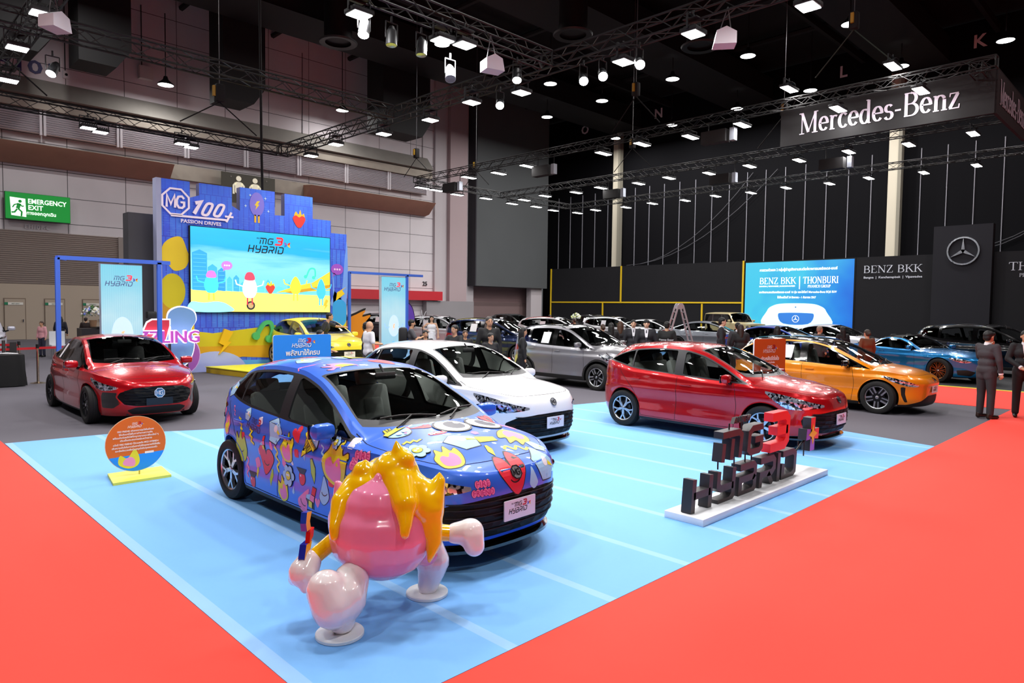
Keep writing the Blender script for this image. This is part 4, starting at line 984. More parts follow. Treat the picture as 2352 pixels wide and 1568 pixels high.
for i, (x0, x1) in enumerate(((-12, 15.0), (24.1, 35.2))):
    b = MB(); b.prism([(0, 9.6), (-.5, 9.7), (-1.4, 10.55), (0, 10.7)], x0, x1, BROWN, Matrix(((0, 0, 1, 0), (1, 0, 0, W0-.05), (0, 1, 0, 0), (0, 0, 0, 1)))); struct(b, 'trim_%d' % (i+5))
LOUV = M('d0ccd2', .5); louv = MB()
for k in range(11): louv.add([(0, 0, .12*k), (3.5, 0, .12*k), (3.5, -.1, .12*k+.06), (0, -.1, .12*k+.06)], [(0, 1, 2, 3)], LOUV); louv.add([(0, -.1, .12*k+.06), (3.5, -.1, .12*k+.06), (3.5, 0, .12*k+.1), (0, 0, .12*k+.1)], [(0, 1, 2, 3)], LOUV)
louv.box((1.75, .06, .65), (3.5, .02, 1.35), M('2c2a2e')); louv.box((-.06, -.06, .65), (.12, .16, 1.4), LOUV); louv.box((3.56, -.06, .65), (.12, .16, 1.4), LOUV)
lm = louv.mesh('louvre', 0)
for i in range(8):
    o = link('air_louvre', lm, None, (4.8+i*3.8, W0-.42, 11.3)); tagp(o, '%s grey slatted louvre from the left in the long band on the side wall' % ORD[i], 'louvre', 'louvre band')
# roller shutter with three doors below
b = MB(); SH = M('9a8d86', .6, .2); b.box((4.6, W0-.1, 4.5), (15.2, .1, 2.95), M('7c716b', .7))
for k in range(26): b.add([(-3, W0-.16, 3.05+k*.113), (12.2, W0-.16, 3.05+k*.113), (12.2, W0-.21, 3.13+k*.113), (-3, W0-.21, 3.13+k*.113)], [(0, 1, 2, 3)], SH); b.add([(-3, W0-.21, 3.13+k*.113), (12.2, W0-.21, 3.13+k*.113), (12.2, W0-.16, 3.163+k*.113), (-3, W0-.16, 3.163+k*.113)], [(0, 1, 2, 3)], SH)
b.box((12.3, W0-.12, 3), (.25, .3, 6), M('8f8580', .6))
tagp(b.obj('roller_shutter', sm=0), 'wide beige-grey roller shutter below the green emergency exit sign', 'roller shutter')
b = MB(); b.box((4.6, W0-.12, 1.53), (15.2, .16, 3.06), M('b5a594', .7)); struct(b, 'trim_7')
for i, x in enumerate((7.05, 8.9, 10.75)):
    d = MB(); d.box((x, W0-.22, 1.12), (.92, .05, 2.22), M('b3a392', .6)); d.box((x, W0-.2, 1.13), (1.0, .04, 2.3), M('7d6c5e', .7)); o = tagp(d.obj('door_%d' % (i+1)), kind='structure')
    d = MB(); d.box((x+.36, W0-.27, 1.05), (.05, .06, .14), CHROME); d.obj('door_handle', o)
    s = MB(); T = FY(W0-.26, x-.05, 1.98); s.prism(rrect(-.42, -.07, .42, .07, .01), 0, .01, M('e8e4da', .5), T); s.prism(rrect(-.42, -.07, -.26, .07, .01), .01, .014, M('18835a', .5), T)
    add_text(s, 'EXIT ONLY', .08, 0, .07, M('8a9a90'), T, .012); tagp(s.obj('door_sign', sm=0), 'small green and white sign on the %s beige door from the left' % ORD[i], 'sign', 'signs on the beige doors')
# exit sign
b = MB(); T = FY(W0-.55, 0, 0); GR = M('168a35', .4, emit=.55); WS = M('f2fff4', .4, emit=1.0)
b.box((8.17, W0-.42, 7.27), (3.02, .2, 1.46), M('1d6b33', .5)); b.prism(rrect(6.68, 6.56, 9.66, 7.98, .02), 0, .01, GR, T)
b.prism([(6.93, 6.75), (6.88, 7.72), (7.57, 7.68), (7.6, 6.7)], .01, .02, WS, T); b.ball((7.33, W0-.58, 7.52), .085, GR, 10)
for pts, w_ in (([(7.3, 7.4), (7.22, 7.12)], .17), ([(7.25, 7.38), (7.08, 7.32), (6.99, 7.17)], .06), ([(7.3, 7.38), (7.42, 7.26), (7.5, 7.28)], .06), ([(7.24, 7.12), (7.4, 6.96), (7.38, 6.72)], .08), ([(7.2, 7.1), (7.08, 6.92), (6.94, 6.9)], .08)): add_strip(b, pts, w_, GR, T, .02, .026)
add_text(b, 'EMERGENCY', 8.58, 7.56, .36, WS, T, .012, True, fitw=1.8); add_text(b, 'EXIT', 8.03, 7.22, .36, WS, T, .012, True, fitw=.68); add_text(b, 'ทางออกฉุกเฉิน', 8.3, 6.92, .25, WS, T, .012, True, fitw=1.35)
tagp(b.obj('exit_sign', sm=0), 'green lit emergency exit sign with a running figure above the shutter', 'exit sign')
def letters(name, txt, T, size, m, label, cat='lettering', depth=.02, **k):
    b = MB(); add_text(b, txt, 0, 0, size, m, T, depth, True, **k); return tagp(b.obj(name, sm=0), label, cat)
letters('wall_lettering', 'EH101-C', FY(W0-.02, 8.2, 6.22), .32, M('d8d4d8'), 'pale lettering EH101-C under the green exit sign')
letters('wall_lettering', 'EH101', FY(W0-.02, 7.35, 14.97), 1.0, M('2c2a66'), 'dark blue lettering EH101 high on the side wall', fitw=3.6)
letters('wall_lettering', '3', FY(W0-.02, 13.85, 3.95), .5, M('55555c'), 'dark numeral three on the panel right of the roller shutter')
letters('wall_lettering', '25', FY(W0-.02, 35.2, 4.0), .5, M('3a3a40'), 'dark numeral twenty-five above the right end of the red band')
for i, (x0, x1) in enumerate(((13.0, 17.5), (27.0, 36.4))):
    b = MB(); b.box(((x0+x1)/2, W0-.45, 3.0), (x1-x0, .9, .74), M('c02430', .5)); tagp(b.obj('canopy'), ('red projecting band left of the blue stage backdrop', 'long red projecting band right of the blue stage backdrop')[i], 'canopy')
for i, (x, z) in enumerate(((9.7, 14.95), (24.2, 13.9), (34.9, 13.3))):
    b = MB(); b.box((x, W0-.05, z), (.32, .1, .42), M('d8d6d8')); b.ball((x, W0-.1, z), .08, BLK, 8); b.path([(x-.05, W0-.05, z+.2), (x-.05, W0-.05, 20)], .02, BLK); tagp(b.obj('wall_camera'), '%s small white wall camera box from the left on the upper side wall' % ORD[i], 'camera', 'wall cameras')
b = MB(); b.box((13.8, W0-.25, 16.0), (.75, .4, .75), M('cfc8c4', .5)); b.tube((13.6, W0-.2, 16.3), (13.6, W0-.2, 20), .03, BLK); tagp(b.obj('junction_box'), 'square beige box mounted high on the side wall near the ceiling', 'box')
# restroom sign
b = MB(); b.box((19.8, W0-1.0, 9.7), (3.6, .1, 1.9), M('4e4c42', .6)); T = FY(W0-1.06); WT = M('eee8d0', .5, emit=.35)
for x in (19.1, 20.2):
    b.prism(circ(x, 10.32, .17), 0, .02, WT, T); b.prism(rrect(x-.24, 9.35, x+.24, 10.1, .12), 0, .02, WT, T); b.prism(rrect(x-.14, 8.6, x+.14, 9.4, .04), 0, .02, WT, T)
    for s_ in (-1, 1): add_strip(b, [(x+s_*.2, 10.02), (x+s_*.34, 9.85), (x+s_*.34, 9.3)], .12, WT, T, 0, .02)
[b.box((x_, W0-.7, 10.4), (.08, .75, .08), CONCD) for x_ in (18.6, 21.0)]
tagp(b.obj('restroom_sign', sm=0), 'dark sign with two cream standing figures behind the blue backdrop', 'sign')
# corner columns and the hanging dark box
WH = M('b9b2b6', .7); PK = M('a89598', .7); GB = M('8d898c', .7)
b = MB(); b.box((36.75, W0+.0, 9), (1.4, .5, 24), WH); b.box((38.3, W0-.2, 9), (1.9, .9, 24), PK); b.box((39.9, W0+.1, 9), (1.3, .4, 24), WH); b.box((37.5, W0-.42, 1.3), (5.2, .5, 2.6), GB)
b.box((44, W0+1.2, 9), (9, .3, 24), M('93797a', .7)); b.box((48.2, W0-.3, 4), (1.5, .6, 8), WH); b.box((45, W0+1, 1.3), (8, .2, 2.6), M('86706f', .7)); struct(b, 'wall_back')
b = MB(); b.box((44.6, 46.4, 12.7), (9.3, 2.8, 17.4), mat('dark_cloth_wall', '4c4f51', .8, noise=(.3, .1))); b.box((39.88, 46.3, 12.7), (.12, 2.9, 17.4), M('2e2d33', .8)); struct(b, 'trim_8')
# ------------------------------------------------------------------ far black wall (faces -X, at X=53)
FARW = mat('black_wall', '0a0a0e', .8, spec=.12)
b = MB(); b.box((53.15, 22, 10), (.3, 54, 22), FARW); b.box((51.5, 49.6, 10), (3.5, .3, 22), FARW); b.box((49.5, 48.2, 10), (.3, 2.8, 22), M('0c0c0e', .6)); struct(b, 'wall_right')
b = MB()
for k in range(34):
    y = 46.9-1.565*k
    if 38.5 < y < 40 or 15.1 < y < 16: continue
    b.box((52.97, y, 7.6+.0), (.06, .05, 11.4), M('85858e', .5))
struct(b, 'trim_9', sm=0)
for i, y in enumerate((39.24, 15.56)):
    b = MB(); CR = mat('cream_column_%d' % i, 'cfc8b4', .6, noise=(.6, .05)); b.box((52.6, y, 9.6), (.7, .62, 19.2), CR); b.box((52.4, y-.42, 9.6), (.5, .22, 19.2), M('8a8678', .6)); tagp(b.obj('column'), ('tall cream column on the black wall near the corner box', 'tall cream column on the black wall right of the blue screen')[i], 'column')
for t, y in (('O', 43.6), ('N', 35.15), ('M', 27.15), ('L', 19.35), ('K', 10.95)):
    letters('wall_lettering', t, FX(52.95, y, 19.6), 1.15, M('e8e0e4', .6), 'pale capital %s high on the black wall' % t)
for i, (y0, y1, sag) in enumerate(((38.2, 24, 0), (38, 26, .8), (12, 2, 0), (11, 3, .7))):
    b = MB(); b.path([(52.8, y0+(y1-y0)*t, 6.2+7*t*t+sag*0) for t in np.linspace(0, 1, 10)], .025, M('5a5a60'), 4); tagp(b.obj('cable'), '%s thin grey cable rising across the black wall, from the left' % ORD[i], 'cable', 'wall cables')
# ------------------------------------------------------------------ dark booth wall (X=49.5)
BW = mat('booth_wall', '1f1f22', .8, spec=.15); XB = 49.5; YL = M('d8b414', .5)
b = MB(); b.box((XB+.15, 34.8, 2.94), (.3, 19.9, 5.88), BW); tagp(b.obj('partition_wall'), 'long dark grey booth wall divided by thin yellow strips', 'partition wall')
for (y0, y1, z0, z1, lb) in ((44.72, 44.6, 0, 5.9, 'upright yellow strip at the far left end of the dark booth wall'), (36.42, 36.3, 2.75, 5.9, 'short upright yellow strip on the upper half of the dark booth wall'), (38.4, 38.28, 0, 2.65, 'left lower upright yellow strip on the dark booth wall'), (28.42, 28.3, 0, 2.6, 'right lower upright yellow strip on the dark booth wall, behind the tan car'), (24.98, 24.86, 0, 5.9, 'upright yellow strip beside the blue screen')):
    b = MB(); b.box((XB-.04, (y0+y1)/2, (z0+z1)/2), (.07, .13, z1-z0), YL); tagp(b.obj('yellow_strip'), lb, 'strip', 'yellow strips on the dark wall')
b = MB(); b.box((XB-.03, 34.8, 2.7), (.06, 19.8, .12), YL); tagp(b.obj('yellow_strip'), 'long level yellow strip across the dark booth wall', 'strip', 'yellow strips on the dark wall')
b = MB(); b.box((XB+.15, 14.55, 2.9), (.3, 4.9, 5.8), BW); T = FX(XB-.01); LT = M('c8ccd8', .5)
w_ = swidth('BENZ BKK', 1, 1); serif_text(b, 'BENZ BKK', -16.35, 4.74, .46, LT, T, 3.55/(w_*.46)); add_text(b, 'Bangna  |  Kanchanapisek  |  Vipawadee', -14.55, 4.42, .2, LT, T, .004, True, fitw=3.5)
tagp(b.obj('partition_wall'), 'dark booth wall lettered BENZ BKK right of the blue screen', 'partition wall')
b = MB(); b.box((XB-.1, 10.6, 3.74), (.6, 3.1, 7.48), M('25252a', .8, spec=.15)); tagp(b.obj('partition_wall'), 'tall dark grey tower panel carrying the big chrome star', 'partition wall')
b = MB(); star_badge(b, -10.53, 5.9, .82, FX(XB-.42), M('b9bcc4', .18, 1), .08); tagp(b.obj('star_emblem'), 'big chrome three-pointed star in a ring on the tall dark panel', 'emblem')
b = MB(); b.box((XB+.15, 4.0, 2.9), (.3, 10.0, 5.8), BW); w_ = swidth('THONBURI', 1, 1); serif_text(b, 'THONBURI', -8.28, 4.68, .46, LT, T, 3.7/(w_*.46)); serif_text(b, 'PHANICH GROUP', -7.75, 4.28, .2, LT, T, .95); tagp(b.obj('partition_wall'), 'dark booth wall lettered THONBURI at the right edge', 'partition wall')
# screen
def scr_f(nt, tc):
    x, y, z = nsep(nt, tc); a = nmath(nt, 'MULTIPLY_ADD', y, .22, -3.6); bb = nmath(nt, 'MULTIPLY', nmath(nt, 'SUBTRACT', z, 1.0), .2)
    n = nnoise(nt, tc, .35, 2); t = nmath(nt, 'ADD', nmath(nt, 'MULTIPLY', a, .45), nmath(nt, 'MULTIPLY_ADD', n, .9, -.25)); t = nmath(nt, 'ADD', t, nmath(nt, 'MULTIPLY', bb, .25))
    r = nt.nodes.new('ShaderNodeValToRGB'); e = r.color_ramp.elements; e[0].position = .1; e[0].color = lin('0a4fd8'); e[1].position = .95; e[1].color = lin('3fd0f4'); k = e.new(.5); k.color = lin('1288ee'); nt.links.new(t, r.inputs[0]); return r.outputs[0]
SCR2 = node_mat('blue_screen', scr_f, .3, emit=.95)
scr = thing('led_screen', 'large bright blue screen with white dealer names and a car front', 'screen', (0, 0, 0))
b = MB(); b.box((XB+.1, 20.8, 3.3), (.3, 7.95, 5.0), BLK); b.obj('screen_frame', scr, sm=0)
b = MB(); T = FX(XB-.06); b.prism([(-24.72, .85), (-16.9, .85), (-16.9, 5.72), (-24.72, 5.72)], 0, .005, SCR2, T); b.obj('screen_panel', scr, sm=0)
b = MB(); EW = M('ffffff', .5, emit=1.1); EP = M('bfe4ff', .5, emit=.9); ED = M('0d3f9a', .5, emit=.5); T = FX(XB-.07)
add_text(b, 'การรวมตัวของ 2 กลุ่มผู้นำธุรกิจยานยนต์แห่งวงการเมอร์เซเดส-เบนซ์', -20.8, 5.12, .26, EW, T, .002, True, fitw=5.6)
w_ = swidth('BENZ BKK', 1); serif_text(b, 'BENZ BKK', -23.6, 4.1, .45, EW, T, 2.75/(w_*.45)); w_ = swidth('THONBURI', 1); serif_text(b, 'THONBURI', -20.35, 4.1, .45, EW, T, 2.45/(w_*.45))
b.prism([(-20.62, 3.7), (-20.56, 3.7), (-20.56, 4.6), (-20.62, 4.6)], 0, .003, EW, T); add_text(b, 'BANGNA | VIPAWADEE | KANCHANAPISEK', -22.25, 3.92, .14, EW, T, .002, True, fitw=2.7); serif_text(b, 'PHANICH GROUP', -20.0, 3.8, .18, EW, T, .8)
add_text(b, 'ยกทัพยานยนต์เมอร์เซเดส-เบนซ์ 16 รุ่น และไฮไลท์ Mercedes-Benz EQS SUV', -20.8, 3.48, .2, EW, T, .002, True, fitw=5.6); add_text(b, 'ได้ตั้งแต่วันที่ 24 สิงหาคม - 1 กันยายน 2567', -20.8, 3.1, .2, EW, T, .002, True, fitw=2.8)
b.prism(smooth_poly([(-23.1, 1.0), (-22.95, 2.1), (-22.5, 2.5), (-21.7, 2.66), (-19.9, 2.66), (-19.1, 2.5), (-18.65, 2.1), (-18.5, 1.0)], 5), 0, .003, EP, T)
b.prism(smooth_poly([(-22.1, 1.86), (-21.6, 1.98), (-20, 1.98), (-19.5, 1.86), (-19.9, 1.2), (-21.7, 1.2)], 4), .003, .005, M('2a6fc0', .5, emit=.6), T)
for s_ in (-1, 1): b.prism(smooth_poly([(-20.8+s_*1.5, 2.0), (-20.8+s_*2.05, 2.25), (-20.8+s_*1.95, 1.95)], 4), .003, .006, EW, T)
star_badge(b, -20.8, 1.55, .24, T, EW, .008); b.prism([(-20.86, 2.36), (-20.78, 2.36), (-20.78, 2.44), (-20.86, 2.44)], .003, .006, ED, T)
b.obj('screen_picture', scr, sm=0)
# ------------------------------------------------------------------ stage backdrop (faces -Y, at Y=21.5)
YS = 21.5; ZK = {}
def city_f(nt, tc):
    x, y, z = nsep(nt, tc); br = nt.nodes.new('ShaderNodeTexBrick'); mp = nt.nodes.new('ShaderNodeMapping'); mp.inputs['Rotation'].default_value = (PI/2, 0, 0); nt.links.new(tc.outputs['Object'], mp.inputs[0]); nt.links.new(mp.outputs[0], br.inputs['Vector'])
    br.inputs['Scale'].default_value = 1.0; br.offset = .37; br.inputs['Brick Width'].default_value = .17; br.inputs['Row Height'].default_value = 1.35; br.inputs['Color1'].default_value = lin('3c62f2'); br.inputs['Color2'].default_value = lin('4c92fa'); br.inputs['Mortar'].default_value = lin('343cc8'); br.inputs['Mortar Size'].default_value = .012
    n = nnoise(nt, tc, 2.2, 6); wz = nmath(nt, 'LESS_THAN', nmath(nt, 'FRACT', nmath(nt, 'MULTIPLY', z, 14)), .35); wx = nmath(nt, 'GREATER_THAN', nnoise(nt, tc, 9, 1), .55); c0 = nmix(nt, nmath(nt, 'MULTIPLY', nmath(nt, 'MULTIPLY', wz, wx), .45), br.outputs[0], '6aa8f8'); c = nmix(nt, nmath(nt, 'MULTIPLY', n, .8), c0, '3236c0'); g = nmath(nt, 'MULTIPLY', nmath(nt, 'SUBTRACT', z, 3.6), .45)
    g = nt.nodes.new('ShaderNodeClamp'); nt.links.new(nmath(nt, 'MULTIPLY', nmath(nt, 'SUBTRACT', z, 3.8), .5), g.inputs[0]); return nmix(nt, nmath(nt, 'MULTIPLY', g.outputs[0], .6), c, '2f6cf2')
CITY = node_mat('city_print', city_f, .6)
st = thing('stage_backdrop', 'tall blue stage backdrop with a stepped skyline top and printed shapes', 'backdrop', (0, 0, 0))
b = MB(); T = FY(YS); EDGE = M('4a4a78', .6)
sky = [(6.85, 0), (12.98, 0), (12.98, 4.6), (12.36, 4.6), (12.36, 5.02), (11.67, 5.02), (11.67, 5.74), (10.66, 5.74), (10.66, 5.02), (10.32, 5.0), (10.32, 5.76), (9.17, 5.76), (9.17, 5.02), (8.92, 5.15), (8.92, 5.72), (7.93, 5.72), (7.93, 5.35), (7.66, 5.25), (7.66, 5.72), (6.85, 5.72)]
b.prism(sky, -.25, 0, EDGE, T, m2=CITY); b.box((6.78, YS+.12, 2.86), (.14, .3, 5.72), M('9aa0c0', .6)); b.obj('panel', st, sm=0)
b = MB(); b.box((6.45, YS+.7, 2.35), (.7, .5, 4.7), M('3a3a40', .7)); b.box((9.8, YS+.5, 2.6), (5.6, .2, 4.6), M('3a3a40', .7)); b.obj('support_frame', st)
b = MB(); YY1, YY2, YY3 = M('c8b80c', .6), M('cf9a08', .6), M('e8c820', .6); T = FY(YS-.004)
b.prism([(6.86, 1.35), (7.0, 1.35), (8.3, 1.18), (12.97, 1.72), (12.97, .72), (7.4, .75), (6.86, .9)], 0, .004, YY1, T); b.prism([(7.3, .78), (12.97, .75), (12.97, .15), (9.2, .42), (8, .2), (7.2, .5)], .004, .007, YY2, T)
b.prism([(6.86, .6), (7.4, .75), (8.2, .35), (12.97, .2), (12.97, 0), (6.86, 0)], .007, .009, M('5aa8e8', .6), T); b.prism(arc(8.35, .0, 1.0, .62, 0, 180, 20), .009, .012, M('a7b2ec', .6), T)
b.prism([(6.86, 1.5), (7.35, 1.5), (7.35, 2.15), (6.86, 2.15)], 0, .004, M('c08c0a', .6), T); b.prism([(7.35, 1.3), (7.75, 1.25), (7.75, 1.75), (7.35, 1.8)], 0, .004, YY3, T)
b.prism(smooth_poly([(6.87, 3.75), (7.1, 4.0), (7.4, 4.05), (7.55, 3.7), (7.62, 3.45), (7.5, 3.15), (7.2, 3.05), (7.0, 3.25), (6.87, 3.3)], 5), 0, .005, YY3, T)
b.prism(smooth_poly(circ(7.14, 2.45, .36, .52, 14), 3), 0, .005, YY1, T)
b.prism(smooth_poly([(12.35, 2.1), (12.5, 2.6), (12.4, 3.3), (12.6,   .78), (12.97, 4.35), (12.97, 2.1)], 4), 0, .004, M('6d9af0', .6), T)
b.prism(rrect(12.42, 1.35, 12.97, 2.3, .26), .004, .008, M('2f9ae8', .6), T); b.prism([(12.55, 2.25), (12.9, 2.5), (12.8, 2.62), (12.97, 2.75), (12.6, 2.55)], .008, .011, YY3, T)
def bubble(b, x, y, r, m, md, T, h=.008):
    b.prism(smooth_poly(circ(x, y, r, r*.8, 14), 2), 0, h, m, T); b.prism([(x-r*.6, y-r*.5), (x-r*.2, y-r*.7), (x-r*.7, y-r*1.1)], 0, h, m, T)
    for k in (-.4, 0, .4): b.prism(circ(x+k*r, y, r*.15, None, 8), h, h+.003, md, T)
bubble(b, 12.6, 3.35, .24, M('9a50c8', .5), M('e8c8f0', .5), FY(YS-.01)); b.prism(smooth_poly(circ(9.72, 5.28, .24, .38, 12), 3), 0, .006, M('7a70d8', .6), T); b.prism([(9.72, 5.38), (9.82, 5.4), (9.74, 5.28), (9.8, 5.28), (9.66, 5.1), (9.7, 5.24), (9.64, 5.24)], .006, .009, YY3, T)
for x in (9.66, 9.78): b.prism([(x-.03, 4.7), (x+.03, 4.7), (x+.03, 4.95), (x-.03, 4.95)], 0, .006, M('e0b020', .6), T)
def fruit(b, x, y, r, T, e=0, h=.006):
    b.prism(smooth_poly([(x-r*.7, y+r*.5), (x-r*.5, y+r*1.3), (x-r*.1, y+r*.9), (x+r*.2, y+r*1.6), (x+r*.4, y+r*.9), (x+r*.75, y+r*1.1), (x+r*.8, y+r*.3)], 4), 0, h, M('f2b01c', .5, emit=e), T)
    b.prism(smooth_poly([(x-r, y+r*.3), (x-r*.5, y+r*.75), (x, y+r*.5), (x+r*.5, y+r*.75), (x+r, y+r*.3), (x+r*.4, y-r*.8), (x, y-r), (x-r*.4, y-r*.8)], 4), h, h*1.6, M('e0342c', .5, emit=e), T)
fruit(b, 11.17, 4.9, .23, T)
for (x, y, s_) in ((9.5, 5.55, .05), (10.0, 5.5, .05), (9.35, 5.2, .05), (10.1, 5.1, .05)): b.prism([(x-s_, y), (x, y-s_*.3), (x+s_, y), (x, y+s_*.3)], 0, .006, M('c8e8ff', .5), T); b.prism([(x, y-s_), (x+s_*.3, y), (x, y+s_), (x-s_*.3, y)], 0, .007, M('c8e8ff', .5), T)
b.obj('printed_graphics', st, sm=0)
b = MB(); T = FY(YS-.03); WL = M('f4e8fb', .45); emblem(b, 7.24, 5.08, .4, T, WL, None, .03)
for k, pts in enumerate(([(7.8, 5.1), (7.96, 5.15), (7.76, 4.78)],)): add_strip(b, pts, .11, WL, T, 0, .03)
for x in (8.1, 8.45): add_strip(b, smooth_poly([(x-.1, 4.83), (x-.04, 4.77), (x+.07, 4.81), (x+.2, 5.07), (x+.15, 5.13), (x+.03, 5.09)], 4), .075, WL, T, 0, .03, closed=True)
add_strip(b, [(7.1, 4.67), (8.72, 4.68)], .06, WL, T, 0, .03); add_strip(b, [(8.68, 4.79), (8.94, 4.79)], .06, WL, T, 0, .03); add_strip(b, [(8.72, 4.62), (8.88, 4.93)], .06, WL, T, .0, .034)
add_text(b, 'PASSION DRIVES', 7.97, 4.53, .15, WL, T, .01, True, fitw=1.18); b.obj('raised_lettering', st, sm=0)
b = MB(); T = FY(YS-.05); BO = M('e3b40c', .45)
b.prism([(8.62, 1.32), (8.9, 1.22), (8.72, .92), (8.83, .9), (8.45, .52), (8.6, .8), (8.45, .88)], -.04, .06, BO, T); b.obj('raised_bolt', st)
for nm, X0, Z0, k, m in (('raised_note', 9.9, 1.25, 1.0, M('49b06a', .4)),):
    b = MB(); add_strip(b, smooth_poly([(X0-.25, Z0-.15), (X0-.02, Z0+.2), (X0+.2, Z0+.25), (X0+.28, Z0), (X0+.2, Z0-.25)], 4, False), .13, m, T, -.02, .08); b.prism(circ(X0-.28, Z0-.18, .12), -.02, .1, m, T); b.prism(circ(X0+.16, Z0-.28, .12), -.02, .1, m, T); b.obj(nm, st)
# the screen picture
def mg_f(nt, tc):
    x, y, z = nsep(nt, tc); t = nmath(nt, 'DIVIDE', nmath(nt, 'SUBTRACT', z, 2.5), 1.9); r = nt.nodes.new('ShaderNodeValToRGB'); e = r.color_ramp.elements
    e[0].position = 0; e[0].color = lin('7fe0f6'); e[1].position = 1; e[1].color = lin('18c0f4'); k = e.new(.45); k.color = lin('8fe4f8'); k2 = e.new(.7); k2.color = lin('1fb4f0')
    n = nt.nodes.new('ShaderNodeTexNoise'); mp = nt.nodes.new('ShaderNodeMapping'); mp.inputs['Scale'].default_value = (.3, 1, 2.4); mp.inputs['Rotation'].default_value = (0, .12, 0); nt.links.new(tc.outputs['Object'], mp.inputs[0]); nt.links.new(mp.outputs[0], n.inputs['Vector']); n.inputs['Scale'].default_value = 1.2; n.inputs['Detail'].default_value = 5
    nt.links.new(nmath(nt, 'ADD', t, nmath(nt, 'MULTIPLY_ADD', n.outputs[0], .7, -.35)), r.inputs[0]); return r.outputs[0]
SKY = node_mat('screen_sky', mg_f, .3, emit=1.25)
ms = thing('led_screen', 'big stage screen showing a cyan sky, yellow ground and coloured egg shapes', 'screen', (0, 0, 0))
b = MB(); b.box((9.94, YS-.06, 3.12), (4.68, .1, 2.6), BLK); b.obj('screen_frame', ms)
b = MB(); T = FY(YS-.112); b.prism([(7.62, 1.85), (12.26, 1.85), (12.26, 4.4), (7.62, 4.4)], 0, .002, SKY, T); b.obj('screen_panel', ms, sm=0)
b = MB(); T = FY(YS-.115); e_ = 1.0
E_ = lambda c, k=e_: M(c, .5, emit=k)
b.prism([(7.62, 1.85), (12.26, 1.85), (12.26, 2.42), (10.5, 2.44), (7.62, 2.52)], .001, .002, E_('f0dc6a'), T)
random.seed(4); x = 7.65
for (x0, x1, h, c) in ((7.66, 8.1, 3.72, '2c9ade'), (8.12, 8.4, 3.3, '3aa8e4'), (8.42, 8.65, 3.2, '2c8ed8'), (8.7, 8.86, 2.95, '48b4e8'), (8.9, 9.08, 3.0, '3aa0e0'), (9.1, 9.3, 2.8, '48b4e8'), (9.34, 9.5, 2.9, '3aa0e0'), (9.6, 9.9, 2.75, '5cc0ee'), (9.95, 10.1, 2.9, '48b4e8'), (10.2, 10.6, 2.7, '5cc0ee'), (10.7, 10.8, 2.85, '48b4e8'), (11.0, 11.4, 2.75, '5cc0ee')):
    b.prism([(x0, 2.5), (x1, 2.48), (x1, h-.1), ((x0+x1)/2, h), (x0, h-.1)], .002, .003, E_(c, .8), T)
    for k in range(int((h-2.6)/.12)): b.prism([(x0+.03, 2.6+k*.12), (x1-.03, 2.6+k*.12), (x1-.03, 2.615+k*.12), (x0+.03, 2.615+k*.12)], .003, .0035, E_('58b8ec', .8), T)
b.prism([(10.3, 2.48), (12.26, 2.6), (12.26, 3.25), (11.6, 2.85), (11, 2.72)], .003, .004, E_('e8b838', .8), T); b.prism([(10.6, 2.5), (12.26, 2.8), (12.26, 2.7), (10.9, 2.46)], .004, .005, E_('b88a20', .7), T)
b.prism(smooth_poly([(7.62, 1.86), (7.62, 2.14), (8.0, 2.12), (8.4, 2.16), (8.7, 2.08), (8.86, 1.86)], 5), .002, .003, E_('8ae8f6'), T)
def egg(x, y, rx, ry, c, leg='e0c040', arms=True, top=None):
    b.prism(smooth_poly([(x, y+ry*1.15), (x+rx*.6, y+ry*.7), (x+rx, y-ry*.2), (x+rx*.6, y-ry*.9), (x, y-ry), (x-rx*.6, y-ry*.9), (x-rx, y-ry*.2), (x-rx*.6, y+ry*.7)], 4), .006, .008, E_(c), T)
    for s_ in (-1, 1):
        add_strip(b, [(x+s_*rx*.3, y-ry*.9), (x+s_*rx*.35, y-ry-.22)], .045, E_(leg), T, .005, .007)
        if arms: add_strip(b, [(x+s_*rx*.9, y), (x+s_*(rx+.18), y+.06), (x+s_*(rx+.22), y+.2)], .035, E_(c), T, .005, .007)
    if top: b.prism(smooth_poly([(x-rx*.65, y+ry*.6), (x-rx*.4, y+ry*1.2), (x+rx*.4, y+ry*1.2), (x+rx*.65, y+ry*.6)], 4), .008, .009, E_(top), T)
egg(8.22, 2.72, .22, .3, '3ec8ec', top='e870c8'); egg(9.42, 2.65, .24, .36, 'e8f2fa', 'd8344a', True, 'e0405a'); b.prism(circ(9.45, 2.05, .14, None, 18), .005, .006, E_('303038', .4), T)
b.prism(circ(9.45, 2.05, .09, None, 18), .006, .007, E_('c0a070', .6), T); egg(10.98, 2.72, .2, .27, 'f2c838'); egg(11.92, 2.62, .17, .32, '3aa8f0', '3aa8f0'); fruit(b, 10.1, 2.6, .16, T, e_, .004)
bubble(b, 8.7, 3.28, .17, E_('b070d8'), E_('f0e0ff'), T); add_strip(b, smooth_poly([(11.38, 3.05), (11.5, 3.3), (11.68, 3.3), (11.7, 3.05)], 4, False), .06, E_('3ad0a8'), T, .002, .006)
for x_, y_ in ((11.34, 3.04), (11.64, 3.02)): b.prism(circ(x_, y_, .06), .002, .007, E_('3ad0a8'), T)
b.prism([(12.1, 2.3), (12.2, 2.25), (12.12, 2.1), (12.18, 2.1), (12.02, 1.9), (12.08, 2.06), (12.0, 2.06)], .004, .006, E_('f0a030'), T)
hybrid_logo(b, 10.05, 3.98, 1.35, FY(YS-.125), E_('101418', .05), E_('e02838', .8), .004); add_text(b, 'ALL NEW', 9.8, 4.2, .07, E_('203040', .1), T, .006)
b.obj('screen_picture', ms, sm=0)
